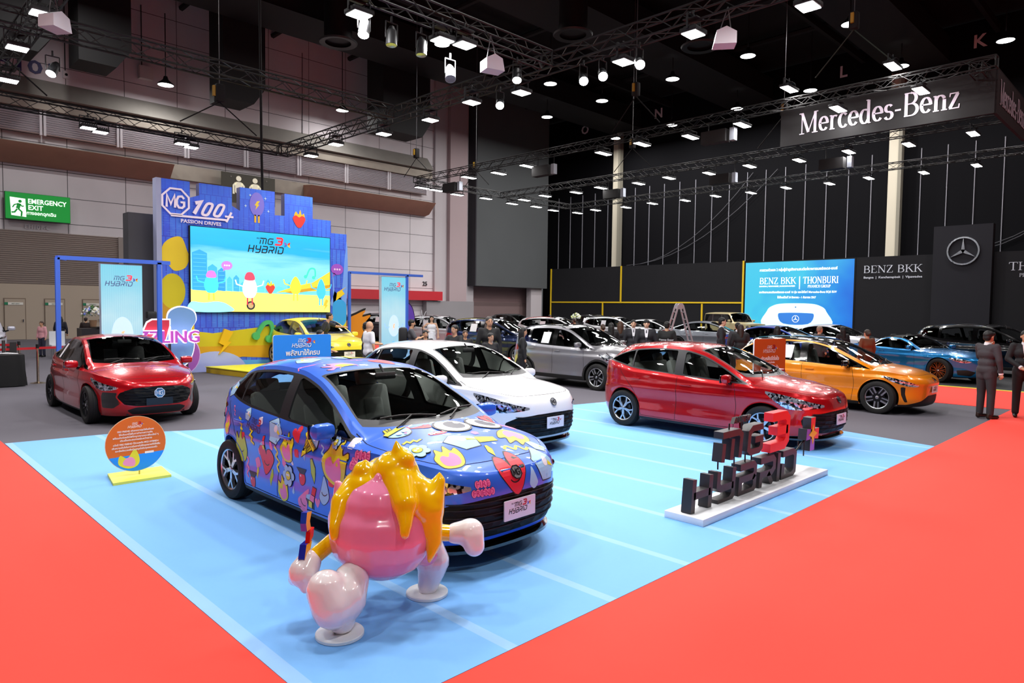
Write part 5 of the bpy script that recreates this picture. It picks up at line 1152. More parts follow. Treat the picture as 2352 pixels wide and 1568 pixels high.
# stage platform
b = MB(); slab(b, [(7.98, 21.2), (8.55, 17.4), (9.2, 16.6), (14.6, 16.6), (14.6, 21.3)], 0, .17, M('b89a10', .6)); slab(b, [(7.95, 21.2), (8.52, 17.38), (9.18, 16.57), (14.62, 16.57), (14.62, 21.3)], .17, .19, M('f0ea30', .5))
tagp(b.obj('stage_platform', sm=0), 'low yellow stage platform under the yellow car', 'platform')
# cut-outs left of the stage
def cutout(name, label, cat, X, Y, polys, legs=None, rz=0):
    r = thing(name, label, cat, (X, Y, 0), rz)
    for nm, pts, m, h0, h1, edge in polys:
        b = MB(); b.prism(pts, h0, h1, edge or m, FY(0), m2=m); b.obj(nm, r, sm=0)
    b = MB(); zz = min(p[1] for p in polys[0][1])
    for x in (-.25, .25): b.box((x, .25, .4), (.05, .05, .8), M('303038')); b.box((x, .18, .02), (.06, .5, .04), M('303038'))
    b.obj('prop_stand', r); return r
OW = M('f6f4fa', .5, emit=.35); eight = smooth_poly([(.0, 2.02), (.36, 1.9), (.44, 1.62), (.3, 1.38), (.32, 1.22), (.38, .9), (.3, .55), (.1, .3), (-.2, .3), (-.5, .5), (-.6, .85), (-.5, 1.15), (-.28, 1.38), (-.38, 1.65), (-.3, 1.9)], 4)
off = lambda P, k: [tuple(v) for v in strip(P, k, True)[1]]
cutout('shaped_board', 'pale blue figure-eight board with a white outline beside the blue stage', 'cut-out board', 7.02, 20.5, [('outline', eight, OW, -.04, 0, None), ('face', [(x*.93, 1.16+(y-1.16)*.95) for x, y in eight], M('6f9bd0', .5), 0, .01, None)])
redc = [(-.42, .25), (.12, .25), (.42, 1.2), (.5, 1.5), (.5, 1.66), (.02, 1.66), (-.12, 1.58), (-.42, .9)]
cutout('shaped_board', 'red slanted board with a white outline, half hidden behind the red sedan', 'cut-out board', 6.15, 20.2, [('outline', redc, OW, -.04, 0, None), ('face', [(x*.9+.01, .96+(y-.96)*.94) for x, y in redc], M('d03048', .5), 0, .01, None)])
pur = circ(0, .58, .52, .58, 26); cutout('shaped_board', 'round purple board with a pale outline right of the figure-eight board', 'cut-out board', 7.2, 20.95, [('outline', pur, M('d8b8f0', .5), -.04, 0, None), ('face', [(x*.95, .58+(y-.58)*.95) for x, y in pur], M('a458b8', .5), 0, .01, None)])
b = MB(); T = FY(20.1, 6.85, 1.14)
for m, d, off_ in ((M('fff4ff', .4, emit=.8), .02, .0), (M('c050c0', .4, emit=.3), .05, .0)):
    cu_w = 1.0
    if d == .02:
        vs, fs = text_poly('SIZZLING', .46, .02, True)
        for dx, dy in ((-.025, 0), (.025, 0), (0, .025), (0, -.025), (.018, .018), (-.018, -.018), (.018, -.018), (-.018, .018)): b.add([(-.45+v.x+dx, v.y+dy, v.z) for v in vs], fs, m, T)
    else: add_text(b, 'SIZZLING', -.45, 0, .46, m, T, d, True)
b.box((6.6, 20.16, .5), (.06, .06, 1.0), M('303038')); tagp(b.obj('letter_sign', sm=0), 'pink sign letters with white outline, ending in LING, behind the red sedan', 'sign')
# cut-outs right
orf = smooth_poly([(-.75, .3), (-.7, 1.1), (-.4, 1.65), (0, 1.85), (.4, 2.0), (.25, 1.75), (.65, 1.8), (.25, 1.35), (.5, .9), (.45, .3)], 4)
cutout('shaped_board', 'orange flame-shaped board with a black outline behind the bald man', 'cut-out board', 13.9, 22.3, [('outline', orf, M('141414', .5), -.04, 0, None), ('face', [(x*.93, .3+(y-.3)*.95) for x, y in orf], M('e08a1c', .5), 0, .01, None)])
prf = smooth_poly([(-.5, .2), (-.5, 1.9), (-.3, 2.35), (-.05, 2.6), (.0, 2.35), (.3, 2.1), (.45, 1.6), (.35, 1.0), (.45, .2)], 4)
cutout('shaped_board', 'purple horned board with a dark outline beside the right pillar screen', 'cut-out board', 17.1, 23.6, [('outline', prf, M('2a1a5a', .5), -.04, 0, None), ('face', [(x*.93, .2+(y-.2)*.97) for x, y in prf], M('6a4ac8', .5), 0, .01, None)])
# portal frames with pillar screens
def portal(label, Y, X0, X1, xs0, xs1, Zt, zs0, dx, slabel):
    BL = M('3f6ee0', .5); r = thing('portal_frame', label, 'frame', (0, 0, 0)); t = .09
    for nm, x, y in (('post', X0, Y), ('post', X1, Y)):
        b = MB(); b.box((x, y, Zt/2), (t, t, Zt), BL); b.obj(nm, r)
    b = MB(); b.tube((X0, Y, Zt), (X0+.25, Y+.5, Zt), .05, BL, 4); b.box(((X0+X1+dx)/2, Y, Zt), (X1+dx-X0, t, t), BL); b.box((X1+dx/2, Y+.25, Zt), (dx, .45, .05), BL); b.obj('crossbar', r)
    b = MB(); b.box((X0, Y+.1, .03), (.3, .6, .06), BL); b.box((X1, Y+.1, .03), (.3, .6, .06), BL); b.obj('foot', r)
    s = thing('pillar_screen', slabel, 'screen', (0, 0, 0)); b = MB(); b.box(((xs0+xs1)/2, Y+.12, (Zt-.08)/2), (xs1-xs0, .16, Zt-.08), M('b8c0d0', .5)); b.obj('screen_case', s)
    def f(nt, tc):
        x, y, z = nsep(nt, tc); n = nnoise(nt, tc, 1.6, 4); q = nmath(nt, 'ADD', nmath(nt, 'DIVIDE', z, Zt), nmath(nt, 'MULTIPLY_ADD', n, .3, -.15)); rr = nt.nodes.new('ShaderNodeValToRGB'); e = rr.color_ramp.elements
        e[0].color = lin('8fd0ee'); e[1].color = lin('7fdcf4'); k = e.new(.55); k.color = lin('c4ecf8'); k = e.new(.8); k.color = lin('93def4'); nt.links.new(q, rr.inputs[0])
        st_ = nmath(nt, 'LESS_THAN', nmath(nt, 'FRACT', nmath(nt, 'MULTIPLY', x, 22)), .3); return nmix(nt, nmath(nt, 'MULTIPLY', st_, .12), rr.outputs[0], '4aa0d0')
    b = MB(); T = FY(Y+.035); b.prism([(xs0, .1), (xs1, .1), (xs1, Zt-.1), (xs0, Zt-.1)], 0, .003, node_mat('pillar_sky', f, .4, emit=.95), T); b.obj('screen_panel', s, sm=0)
    b = MB(); T = FY(Y+.03); xc = (xs0+xs1)/2; wd = xs1-xs0; hybrid_logo(b, xc-.02, Zt-.48, wd*.75, T, E_('4a5a8a', .35), E_('e83a50', .8), .002)
    b.prism(smooth_poly([(xc, 1.75), (xc+.18, 1.6), (xc+.24, 1.2), (xc+.1, .95), (xc-.1, .95), (xc-.24, 1.2), (xc-.18, 1.6)], 4), 0, .002, E_('b0c8f0', .85), T)
    for s_ in (-1, 1): add_strip(b, smooth_poly([(xc+s_*.2, 1.3), (xc+s_*.34, 1.26), (xc+s_*.43, 1.42)], 4, False), .03, E_('8ab0e8', .8), T, 0, .002)
    b.prism([(xc-.02, 1.4), (xc+.05, 1.42), (xc+.01, 1.3), (xc+.05, 1.3), (xc-.05, 1.14), (xc-.01, 1.26), (xc-.05, 1.26)], .002, .004, E_('f0b080', .9), T)
    for k in range(5): b.prism([(xs0+.05+k*wd/5, .15), (xs0+.15+k*wd/5, .15), (xs0+.15+k*wd/5, .5+.12*(k % 3)), (xs0+.05+k*wd/5, .5+.12*(k % 3))], 0, .002, E_('6ab0e0', .7), T)
    b.obj('screen_picture', s, sm=0)
portal('blue portal frame behind the red sedan with a hanging pillar screen', 18, 3.56, 5.67, 4.42, 5.3, 3.07, 0, .25, 'tall narrow pale blue screen in the left portal behind the red sedan')
portal('blue portal frame right of the stage around the second pillar screen', 22, 13.4, 15.97, 14.82, 15.95, 3.3, 0, .75, 'tall narrow pale blue screen in the right portal by the photographer')
# ------------------------------------------------------------------ trusses and lamps
TR = M('0a0a0b', .6); TRB = M('101012', .5, .5)
def truss(p, q, label, w_=.34, m=TR, group='lighting trusses'):
    p, q = Vector(p), Vector(q); d = q-p; L = d.length; u = d.normalized(); v = Vector((-u.y, u.x, 0)); z = Vector((0, 0, 1)); b = MB(); h = w_/2; c = [(-h, -h), (h, -h), (h, h), (-h, h)]
    at = lambda t, k: p+u*t+v*c[k][0]+z*c[k][1]
    for k in range(4): b.tube(at(0, k), at(L, k), .024, m, 5, caps=False)
    n = max(2, int(L/.45)); st_ = L/n
    for i in range(n):
        for k in range(4): a, e = (k, (k+1) % 4) if i % 2 == 0 else ((k+1) % 4, k); b.tube(at(i*st_, a), at((i+1)*st_, e), .012, m, 4, caps=False)
    for t in (0, L):
        for k in range(4): b.tube(at(t, k), at(t, (k+1) % 4), .024, m, 5, caps=False)
    return tagp(b.obj('truss', sm=0, clean=False), label, 'truss', group)
h = 7.75
truss((11.95, 24.2, h), (11.95, -1, h), 'black lighting truss running from above the stage toward the viewer on the right')
truss((-1, 24.1, h), (11.75, 24.1, h), 'black lighting truss in front of the louvred wall above the stage')
truss((-1, 17.05, h), (11.75, 17.05, h), 'black lighting truss crossing the hall between the stage and the near cars')
truss((3.0, 24, h), (3.0, 4, h), 'black lighting truss at the top left corner, nearest the left edge')
truss((3.2, 10.85, h), (11.75, 10.85, h), 'black lighting truss over the wrapped car at the top of the picture')
H2 = 9.95; XA, XB_, XC, YD = 26.0, 33.5, 40.7, 34.95
truss((XA, YD, H2), (XA, 4.9, H2), 'long black truss behind the hanging banner, nearest of the right-hand rows'); truss((XB_, YD, H2), (XB_, 2, H2), 'middle long black truss of the right-hand rows'); truss((XC, YD, H2), (XC, 2, H2), 'farthest long black truss before the black wall')
truss((XA+.2, YD, H2), (XC-.2, YD, H2), 'short black end truss joining the right-hand rows by the corner'); truss((XA+.2, 5.5, H2), (XC-.2, 5.5, H2), 'black side truss carrying the angled end of the banner')
LENS = M('ffffff', .4, emit=14); HSG = M('1c1d20', .5, .3)
def lamp_area(parent, E_w, sx, sy, dz=-.075, col=(1, .97, .95)):
    l = bpy.data.lights.new('lamp_light', 'AREA'); l.shape = 'RECTANGLE'; l.size = sx; l.size_y = sy; l.energy = E_w; l.color = col; o = bpy.data.objects.new('lamp_light', l); COL.objects.link(o); o.parent = parent; o.location = (0, 0, dz); return o
def flood(sx=.34, sy=.26, hang=.3):
    r = thing('flood_lamp', 'x', 'lamp'); b = MB(); b.box((0, 0, 0), (sx+.06, sy+.06, .09), HSG, bev=.015)
    for k in range(6): b.box((-sx/2+sx*(k+.5)/6, 0, .06), (.02, sy*.8, .04), HSG)
    b.obj('housing', r); b = MB(); b.box((0, 0, -.05), (sx, sy, .02), LENS); b.obj('lens', r); b = MB()
    for s_ in (-1, 1): b.box((s_*(sx/2+.045), 0, hang/2), (.02, .04, hang), HSG)
    b.box((0, 0, hang), (sx+.11, .04, .02), HSG); b.tube((0, 0, hang-.02), (0, 0, hang+.1), .02, HSG, 6); b.box((0, 0, hang-.08), (.3, .3, .02), HSG); b.obj('yoke', r); return r
def place_lamps(proto, spots, group, labelf, E_w, sx, sy, tilt=None):
    for i, s in enumerate(spots):
        c = copy_tree(proto); c.location = s[:3]; c['label'] = labelf(i); c['group'] = group
        if tilt: c.rotation_euler = tilt(i)
        if E_w: lamp_area(c, E_w, sx, sy)
pf = flood(.36, .3)
mgY = [(12.1, 22.4), (11.8, 20.2), (12.1, 17.9), (12.1, 15.6), (11.8, 13.5), (12.1, 12.0), (12.1, 8.95), (11.8, 7.1), (12.1, 5.05)]
place_lamps(pf, [(x, y, 7.38) for x, y in mgY], 'floodlights on the truss right of the stage', lambda i: '%s white floodlight from the far end of the truss running right of the stage' % ORD[i], P_FLOOD, .36, .3)
place_lamps(pf, [(2.85, 15.2, 7.38), (2.85, 17.6, 7.38), (3.1, 20.3, 7.38)], 'floodlights at the top left', lambda i: ('topmost floodlight on the top left truss', 'middle floodlight at the left edge on the top left truss', 'lowest floodlight on the top left truss, beside the wall lettering')[i], P_FLOOD, .36, .3)
place_lamps(pf, [(6.9, 11.0, 7.38), (9.15, 10.7, 7.38), (8.7, 10.85, 7.38)], 'floodlights over the wrapped car', lambda i: ('leftmost floodlight on the truss over the wrapped car', 'biggest square floodlight on the truss over the wrapped car', 'floodlight just left of the biggest square one over the wrapped car')[i], P_FLOOD, .36, .3)
place_lamps(pf, [(5.6, 23.95, 7.38), (6.0, 24.25, 7.38), (8.3, 23.95, 7.38), (8.7, 24.25, 7.38)], 'floodlights in front of the louvres', lambda i: ('lower left lamp of the pair left of the stage before the louvres', 'upper left lamp of the pair left of the stage before the louvres', 'lower lamp of the pair above the stage left end', 'upper lamp of the pair above the stage left end')[i], P_FLOOD*.6, .36, .3)
for ch in list(pf.children): bpy.data.objects.remove(ch)
bpy.data.objects.remove(pf)
pb = flood(.9, .3, .25)
ys = [6.95, 9.5, 12, 13.3, 15.8, 18.0, 20.4, 25.1, 27.6, 29.8, 34.5]
for nm, X, yy in (('nearest right-hand row of trusses', 25.85, [6.95, 9.7, 13.25, 15.75, 18.0, 20.4, 25.1, 27.6, 29.75, 34.5]), ('middle right-hand row of trusses', 33.4, [7.0, 9.45, 11.85, 14.25, 16.65, 19.1, 21.4, 23.65, 26.2, 28.4, 30.8, 33.0]), ('farthest right-hand row of trusses', 40.6, [8.3, 10.7, 13.3, 15.5, 17.9, 20.25, 22.5, 24.9, 27.3, 29.75, 32.3, 34.3])):
    place_lamps(pb, [(X+(.3 if i % 2 else .0), y, 9.49) for i, y in enumerate(yy)], 'lamps on the '+nm, lambda i, nm=nm: '%s flat white lamp from the right on the %s' % (ORD[i], nm), P_BENZ, .9, .3)
place_lamps(pb, [(x, y, 9.55) for x, y in ((27.5, 34.8), (29.5, 35.1), (31.8, 34.8), (34.6, 35.1), (36.8, 34.8), (39.0, 35.1))], 'lamps on the short end truss', lambda i: '%s flat white lamp from the left on the short end truss' % ORD[i], P_BENZ, .9, .3)
pbig = [(25.4, 11.2, 10.35), (25.4, 7.7, 10.35)]
place_lamps(pb, pbig, 'lamps above the banner', lambda i: ('big white lamp above the left end of the hanging banner', 'big white lamp above the middle of the hanging banner')[i], P_BENZ*2, .9, .3)
place_lamps(pb, [(28.0, 5.6, 10.2), (30.5, 5.6, 10.2)], 'lamps above the banner side', lambda i: ('white lamp above the angled end of the banner', 'white lamp at the right edge above the angled banner')[i], P_BENZ, .9, .3)
for ch in list(pb.children): bpy.data.objects.remove(ch)
bpy.data.objects.remove(pb)
r0 = thing('high_bay_lamp', 'x', 'lamp'); b = MB(); b.lathe([(.1, .5), (.16, .3), (.42, .08), (.44, 0)], HSG, 20); b.tube((0, 0, .4), (0, 0, 4.1), .03, HSG, 6); b.obj('housing', r0); b = MB(); b.lathe([(.42, .0), (.2, -.02), (.001, -.02)], M('ffffff', .4, emit=10), 20); b.obj('lens', r0)
bays = [(-6, 6, 17), (-6, 18, 17), (-4, 30, 17), (4, -6, 17), (16, -6, 17), (28, -6, 17), (-8, -10, 17), (8, 36, 17), (14.1, 43.2, 14.8), (25.8, 43.3, 15.8), (25.0, 31.2, 17), (34.3, 31.3, 17), (39.6, 31.1, 17), (40.0, 36.8, 17), (39.0, 24.9, 17), (38.5, 19.5, 17), (37.9, 13.6, 17), (45.9, 8.3, 17), (49.0, 36.9, 17), (48.6, 31.0, 17), (47.9, 25.0, 17), (46.4, 13.6, 17), (47.3, 19.4, 17), (13.0, 8.0, 17)]  # first eight lamps hang out of view, added to light the hall
for i, s in enumerate(bays):
    c = copy_tree(r0); c.location = s; c['label'] = ('%s round white ceiling lamp in the sequence from left wall to right edge' % ORD[i-8]) if i >= 8 else '%s round white ceiling lamp out of view, added to light the hall' % ORD[i]; c['group'] = 'round ceiling lamps'; lamp_area(c, P_BAY*(.3 if i in (8, 9) else 1), .6, .6, -.05)
for ch in list(r0.children): bpy.data.objects.remove(ch)
bpy.data.objects.remove(r0)
pf = flood(.36, .3)
truss((3.2, 4.6, h), (11.75, 4.6, h), 'black lighting truss closing the square over the near carpet edge'); place_lamps(pf, [(x, 4.6, 7.38) for x in (4, 6, 8, 10)], 'added floodlights over the near carpet edge', lambda i: '%s unseen floodlight from the left, added to light the near carpet edge' % ORD[i], P_FLOOD, .36, .3)  # floods here are unseen, added to light the near side
place_lamps(pf, [(3.0, y, 7.38) for y in (5.5, 8.0, 12.5)], 'added floodlights over the left carpet edge', lambda i: '%s unseen floodlight added over the left carpet edge, nearest first' % ORD[i], P_FLOOD, .36, .3)  # extra floods out of view, added for light along the left truss
for ch in list(pf.children): bpy.data.objects.remove(ch)
bpy.data.objects.remove(pf)
# moving-head and par lamps
def par(loc, rot, label, lit=True, m=HSG):
    r = thing('spot_lamp', label, 'lamp', loc, 0, 'small spotlights'); b = MB(); T = Matrix.Rotation(rot[1], 4, 'Z') @ Matrix.Rotation(rot[0], 4, 'Y')
    b.tube((0, 0, .16), (0, 0, -.12), .09, m, 14, .11, T=T); b.lathe([(.09, .16), (.05, .24), (.001, .26)], m, 14, T); b.obj('housing', r)
    b = MB(); b.lathe([(.1, -.12), (.001, -.125)], M('ffffff', .4, emit=18) if lit else M('9aa0a8', .2, .8), 14, T); b.obj('lens', r); b = MB(); b.path([(-.13, 0, 0), (-.13, 0, .3), (.13, 0, .3), (.13, 0, 0)], .012, m); b.tube((0, 0, .3), (0, 0, .42), .02, m); b.obj('yoke', r); return r
for i, (x, y) in enumerate(((12.05, 10.0), (12.1, 9.5), (12.05, 8.5))): par((x, y, 7.2), (.9,   .78), '%s small lit spotlight from the left under the right-hand near truss' % ORD[i])
par((10.9, 10.95, 7.2), (.5,   .78), 'bright bluish-white spotlight hanging alone near the middle of the ceiling'); par((12.05, 12.7, 7.2), (.9,   .78), 'small lit spotlight left of the corner floodlight near the middle truss')
par((7.0, 11.0, 7.1), (.4,   .78), 'brightest spotlight at the top edge over the wrapped car'); par((7.6, 11.0, 7.1), (.1,   .78), 'dark can spotlight right of the brightest one at the top edge', False); par((8.3, 11.0, 7.1), (.1,   .78), 'dark can spotlight near the top edge over the wrapped car', False)
par((8.95, 10.9, 6.75), (.5, 1), 'silver-bodied spotlight hanging beside the wedge speaker', False, M('b8bcc0', .3, .8)); par((3.55, 18, 7.15), (.6,   .78), 'small lit spotlight beside the wall lettering at top left')
def speaker(loc, rz, label):
    r = thing('wedge_speaker', label, 'speaker', loc, rz, 'hanging speakers'); b = MB(); m = M('b9b7bd', .5); b.prism([(-.2, -.11), (.2, -.11), (.15, .13), (-.02, .2), (-.2, .1)], -.16, .16, m, FY(0), m2=m); b.obj('cabinet', r)
    b = MB(); b.path([(-.13, 0, .1), (-.05, 0, .6), (.1, 0, .12)], .01, M('404044')); b.obj('hanging_strap', r); return r
speaker((2.95, 14.7, 7.05), .6, 'grey wedge speaker hanging at the top left corner'); speaker((9.6, 10.35, 6.95), -.3, 'grey wedge speaker hanging near the middle of the ceiling'); speaker((11.8, 6.45, 7.05), 2.2, 'grey wedge speaker hanging right of centre at the top')
for i, (x, y, z) in enumerate(((26.0, 31.5, 9.1), (26.0, 24.2, 9.1), (33.5, 25.4, 9.0), (33.5, 18.3, 9.0), (26.0, 14.5, 9.2), (33.5, 12.6, 9.0))):
    b = MB(); b.box((x, y, z), (.4, 1.1, .5), DK); b.box((x, y-.8, z), (.25, .2, .5), M('8f949e', .4, .3)); b.path([(x, y-.8, z+.2), (x, y-.8, 9.82)], .02, HSG); b.path([(x, y+.3, z+.2), (x, y+.3, 9.82)], .02, HSG); tagp(b.obj('line_speaker'), '%s dark hanging speaker with a pale end cap, from the left in the right rows' % ORD[i], 'speaker', 'dark hanging speakers')
# hoists and cables
for i, (x, y, z0_, z1) in enumerate(((9.6, 24.1, 8.1, 9.3), (3.3, 24.1, 8.1, 9.5), (26.0, 34.9, 10.3, 11.6), (26, 18.5, 10.3, 12), (33.5, 24, 10.3, 11.8), (33.5, 15, 10.3, 12), (26, 9.2, 10.7, 12.4), (31, 34.95, 10.2, 11.6))):
    b = MB(); b.box((x, y, z1), (.3, .3, .6), DK, bev=.05); b.box((x-.18, y, z1+.05), (.1, .1, .35), M('b08a20', .5)); b.tube((x, y, z1+.3), (x, y, 20), .018, M('4a4a4e'), 4)
    for s_ in (-1.3, 1.3): b.tube((x, y, z1-.3), ((x, y+s_, z0_) if x > 12 else (x+s_, y, z0_)), .022, M('1c2a1c') if i == 6 else DK, 5)
    tagp(b.obj('chain_hoist'), ('black chain hoist above the stage truss', 'black chain hoist at the left over the stage truss', 'black chain hoist at the left corner of the right rows', 'black chain hoist right of the corner over the nearest right row', 'black chain hoist on the middle right row, left one', 'black chain hoist on the middle right row, right one', 'black hoist with green slings above the banner', 'black chain hoist over the short end truss')[i], 'hoist', 'chain hoists')
b = MB(); b.path([(11.9, 26.0, 14.5), (12.0, 26.1, 8), (12.2, 26.2, .2)], .05, DK, 6); tagp(b.obj('cable_bundle'), 'thick black cable bundle dropping behind the stage backdrop', 'cable')
# banner
r = thing('hanging_banner', 'black hanging banner lettered Mercedes-Benz with an angled right end', 'banner', (0, 0, 0)); FB = M('141416', .75); LB = M('d9d4e4', .5)
r['label'] = 'black hanging banner box with large pale serif lettering above the right rows'
b = MB(); b.box((27.05, 8.65, 9.32), (.1, 7.1, 1.42), FB); b.obj('front_panel', r); b = MB(); b.box((29.6, 5.1, 9.32), (5.1, .1, 1.42), FB); b.obj('side_panel', r)
w_ = swidth('Mercedes-Benz', 1); b = MB(); serif_text(b, 'Mercedes-Benz', -11.45, 8.98, .78, LB, FX(26.98), 5.4/(w_*.78), .004); b.obj('front_lettering', r, sm=0)
b = MB(); T = frame((26.9, 5.03, 0), (1, 0, 0), (0, 0, 1)); serif_text(b, 'Mercedes-Benz', .5, 8.98, .78, M('9a98a4', .5), T, 4.3/(w_*.78), .004); b.obj('side_lettering', r, sm=0)
b = MB(); 
for (p_, q_) in (((26.9, 12.2, 10.1), (26.9, 5.1, 10.1)), ((26.7, 12.2, 10.35), (26.7, 5.1, 10.35)), ((26.9, 5.1, 10.1), (32, 5.1, 10.1))): b.tube(p_, q_, .03, TR, 6)
for k in range(14): b.tube((26.9, 12.2-k*.5, 10.1), (26.7, 11.95-k*.5, 10.35), .015, TR, 4)
b.obj('hanging_frame', r)
# ------------------------------------------------------------------ printed wrap graphics
def sticker(b, pj, cx, cz, sc, rot, layers, off0=.002, cell=.05):
    ca, sa = math.cos(rot), math.sin(rot)
    for k, (m, pts) in enumerate(layers):
        P = [(cx+sc*(x*ca-y*sa), cz+sc*(x*sa+y*ca)) for x, y in pts]
        bm = bmesh.new(); vs = [bm.verts.new((x, y, 0)) for x, y in P]
        try: bm.faces.new(vs)
        except ValueError: bm.free(); continue
        bmesh.ops.triangulate(bm, faces=bm.faces[:], ngon_method='EAR_CLIP')
        for ax in (0, 1):
            lo = min(p[ax] for p in P); hi = max(p[ax] for p in P); t = math.ceil(lo/cell)*cell
            while t < hi:
                bmesh.ops.bisect_plane(bm, geom=bm.verts[:]+bm.edges[:]+bm.faces[:], plane_co=(t, 0, 0) if ax == 0 else (0, t, 0), plane_no=(1, 0, 0) if ax == 0 else (0, 1, 0), dist=1e-5); t += cell
        bm.verts.index_update(); ok = {}
        for v in bm.verts:
            h = pj(v.co.x, v.co.y, off0+k*.0009)
            if h is not None: ok[v.index] = h
        ids = list(ok); mp = {v: i for i, v in enumerate(ids)}; V = [ok[i] for i in ids]; F = []
        for f in bm.faces:
            q = [v.index for v in f.verts]
            if all(i in ok for i in q):
                pp = [ok[i] for i in q]
                if max((a-c).length for a in pp for c in pp) < .16: F.append([mp[i] for i in q])
        b.add(V, F, m); bm.free()
def grow(pts, k):
    cx = sum(p[0] for p in pts)/len(pts); cy = sum(p[1] for p in pts)/len(pts)
    A = sum(pts[i-1][0]*pts[i][1]-pts[i][0]*pts[i-1][1] for i in range(len(pts)))
    L, R_ = strip(pts, 2*k, True); return [tuple(v) for v in (R_ if A > 0 else L)]
SBK, SWH, SRD, SPK, SYL, SLB, SPU, SGR = [M(c, .42) for c in ('17161c', 'e9ecf6', 'e0263c', 'f07fb4', 'e6e01e', '9fd0f4', '7a4ad0', 'b4d422')]
HEART = smooth_poly([(0, -.5), (-.42, .0), (-.5, .3), (-.3, .48), (-.08, .4), (0, .22), (.08, .4), (.3, .48), (.5, .3), (.42, 0)], 4)
FLM = smooth_poly([(0, -.5), (-.35, -.4), (-.45, 0), (-.3, .25), (-.22, .5), (-.05, .3), (.12, .62), (.22, .3), (.42, .42), (.45, 0), (.3, -.4)], 4)
FLI = smooth_poly([(0, -.42), (-.27, -.33), (-.3, -.02), (-.15, .12), (0, .02), (.15, .22), (.3, .0), (.24, -.33)], 4)
DROP = smooth_poly([(0, .6), (-.22, .1), (-.32, -.25), (0, -.5), (.32, -.25), (.22, .1)], 4); BOLT = [(.05, .5), (-.22, -.05), (-.02, -.02), (-.12, -.5), (.22, .1), (.02, .08), (.2, .5)]
EX = [(-.5, -.35), (-.35, -.5), (0, -.15), (.35, -.5), (.5, -.35), (.15, 0), (.5, .35), (.35, .5), (0, .15), (-.35, .5), (-.5, .35), (-.15, 0)]
STAR = [(.5*math.cos(PI/2+i*PI/5)*(1 if i % 2 == 0 else .42), .5*math.sin(PI/2+i*PI/5)*(1 if i % 2 == 0 else .42)) for i in range(10)]
def band(pts, w_): L, R_ = strip(pts, w_); return [tuple(v) for v in L]+[tuple(v) for v in reversed(R_)]
SQ = band(smooth_poly([(-.1, .5), (.1, .3), (-.1, .1), (.1, -.1), (-.1, -.3), (.05, -.5)], 4, False), .1); ZIG = band([(-.25, .5), (.05, .32), (-.12, .14), (.16, -.02), (0, -.2), (.28, -.4)], .13)
SMILE = band(arc(0, 0, .2, .16, 200, 340, 8), .035)
def L_heart(face=False): return [(SBK, grow(HEART, .025)), (SRD, HEART)]+([(SBK, SMILE)] if face else [])
def L_flame(a=SYL, i=SPK): return [(SBK, grow(FLM, .03)), (a, FLM), (i, FLI)]
def L_flower():
    out = []
    for k in range(6):
        a = k*PI/3; out.append((SBK, circ(.3*math.cos(a), .3*math.sin(a), .2, None, 12)))
    for k in range(6):
        a = k*PI/3; out.append((SLB, circ(.3*math.cos(a), .3*math.sin(a), .175, None, 12)))
    return out+[(SBK, circ(0, 0, .21, None, 14)), (SYL, circ(0, 0, .185, None, 14)), (SWH, circ(-.07, .03, .06, None, 8)), (SWH, circ(.07, .03, .06, None, 8))]
def L_cone():
    t = [(-.3, .1), (.3, .1), (0, -.62)]; o = [(SBK, grow(smooth_poly([(-.34, .1), (-.3, .45), (0, .6), (.3, .45), (.34, .1)], 3), .03)), (SBK, grow(t, .03)), (SYL, t), (SLB, smooth_poly([(-.34, .12), (-.3, .45), (0, .58), (.3, .45), (.34, .12)], 3))]
    for k in (-.14, 0.02, .16): o.append((SBK, band([(k-.02, .08), (k*.3-.08, -.3)], .025))); o.append((SBK, band([(k, .08), (k*.3+.1, -.3)], .025)))
    return o+[(SBK, [(-.4, .0), (.4, .0), (.4, .2), (-.4, .2)]), (SYL, [(-.38, .02), (.38, .02), (.38, .18), (-.38, .18)]), (SWH, circ(-.12, .36, .09, None, 10)), (SWH, circ(.12, .36, .09, None, 10)), (SPK, circ(0, .5, .05, None, 8))]
def L_cherry(): return [(SBK, grow(circ(0, 0, .3, .36, 16), .03)), (SRD, circ(0, 0, .3, .36, 16)), (SBK, [(-.5, .5), (-.2, .2), (0, .36), (.2, .2), (.5, .5), (.25, .42), (0, .5), (-.25, .42)]), (SWH, circ(-.12, .1, .06, None, 8))]
def L_bird(): return [(SBK, grow(smooth_poly([(0, .5), (-.2, .25), (-.5, .4), (-.3, .05), (-.45, -.3), (-.1, -.1), (.1, -.5), (.2, 0), (.5, -.1), (.3, .2)], 4), .02)), (SLB, smooth_poly([(0, .5), (-.2, .25), (-.5, .4), (-.3, .05), (-.45, -.3), (-.1, -.1), (.1, -.5), (.2, 0), (.5, -.1), (.3, .2)], 4)), (SWH, circ(.02, .1, .14, None, 12)), (SYL, [(.1, -.05), (.45, -.3), (.2, .05)])]
def L_sq(): return [(SBK, [(-.37, -.5), (.37, -.5), (.37, .5), (-.37, .5)][:0] or [(-.37, -.02), (.02, -.02), (.02, .52), (.37, .52), (.37, -.02), (.37, -.5), (-.1, -.5), (-.37, -.2)]), (SRD, [(.04, .15), (.34, .15), (.34, .48), (.04, .48)]), (SLB, [(-.34, -.15), (-.02, -.15), (-.02, .12), (-.34, .0)]), (SPK, [(0, -.15), (.34, -.15), (.34, .12), (0, .12)]), (SYL, [(-.08, -.47), (.2, -.47), (.2, -.18), (-.08, -.18)])]
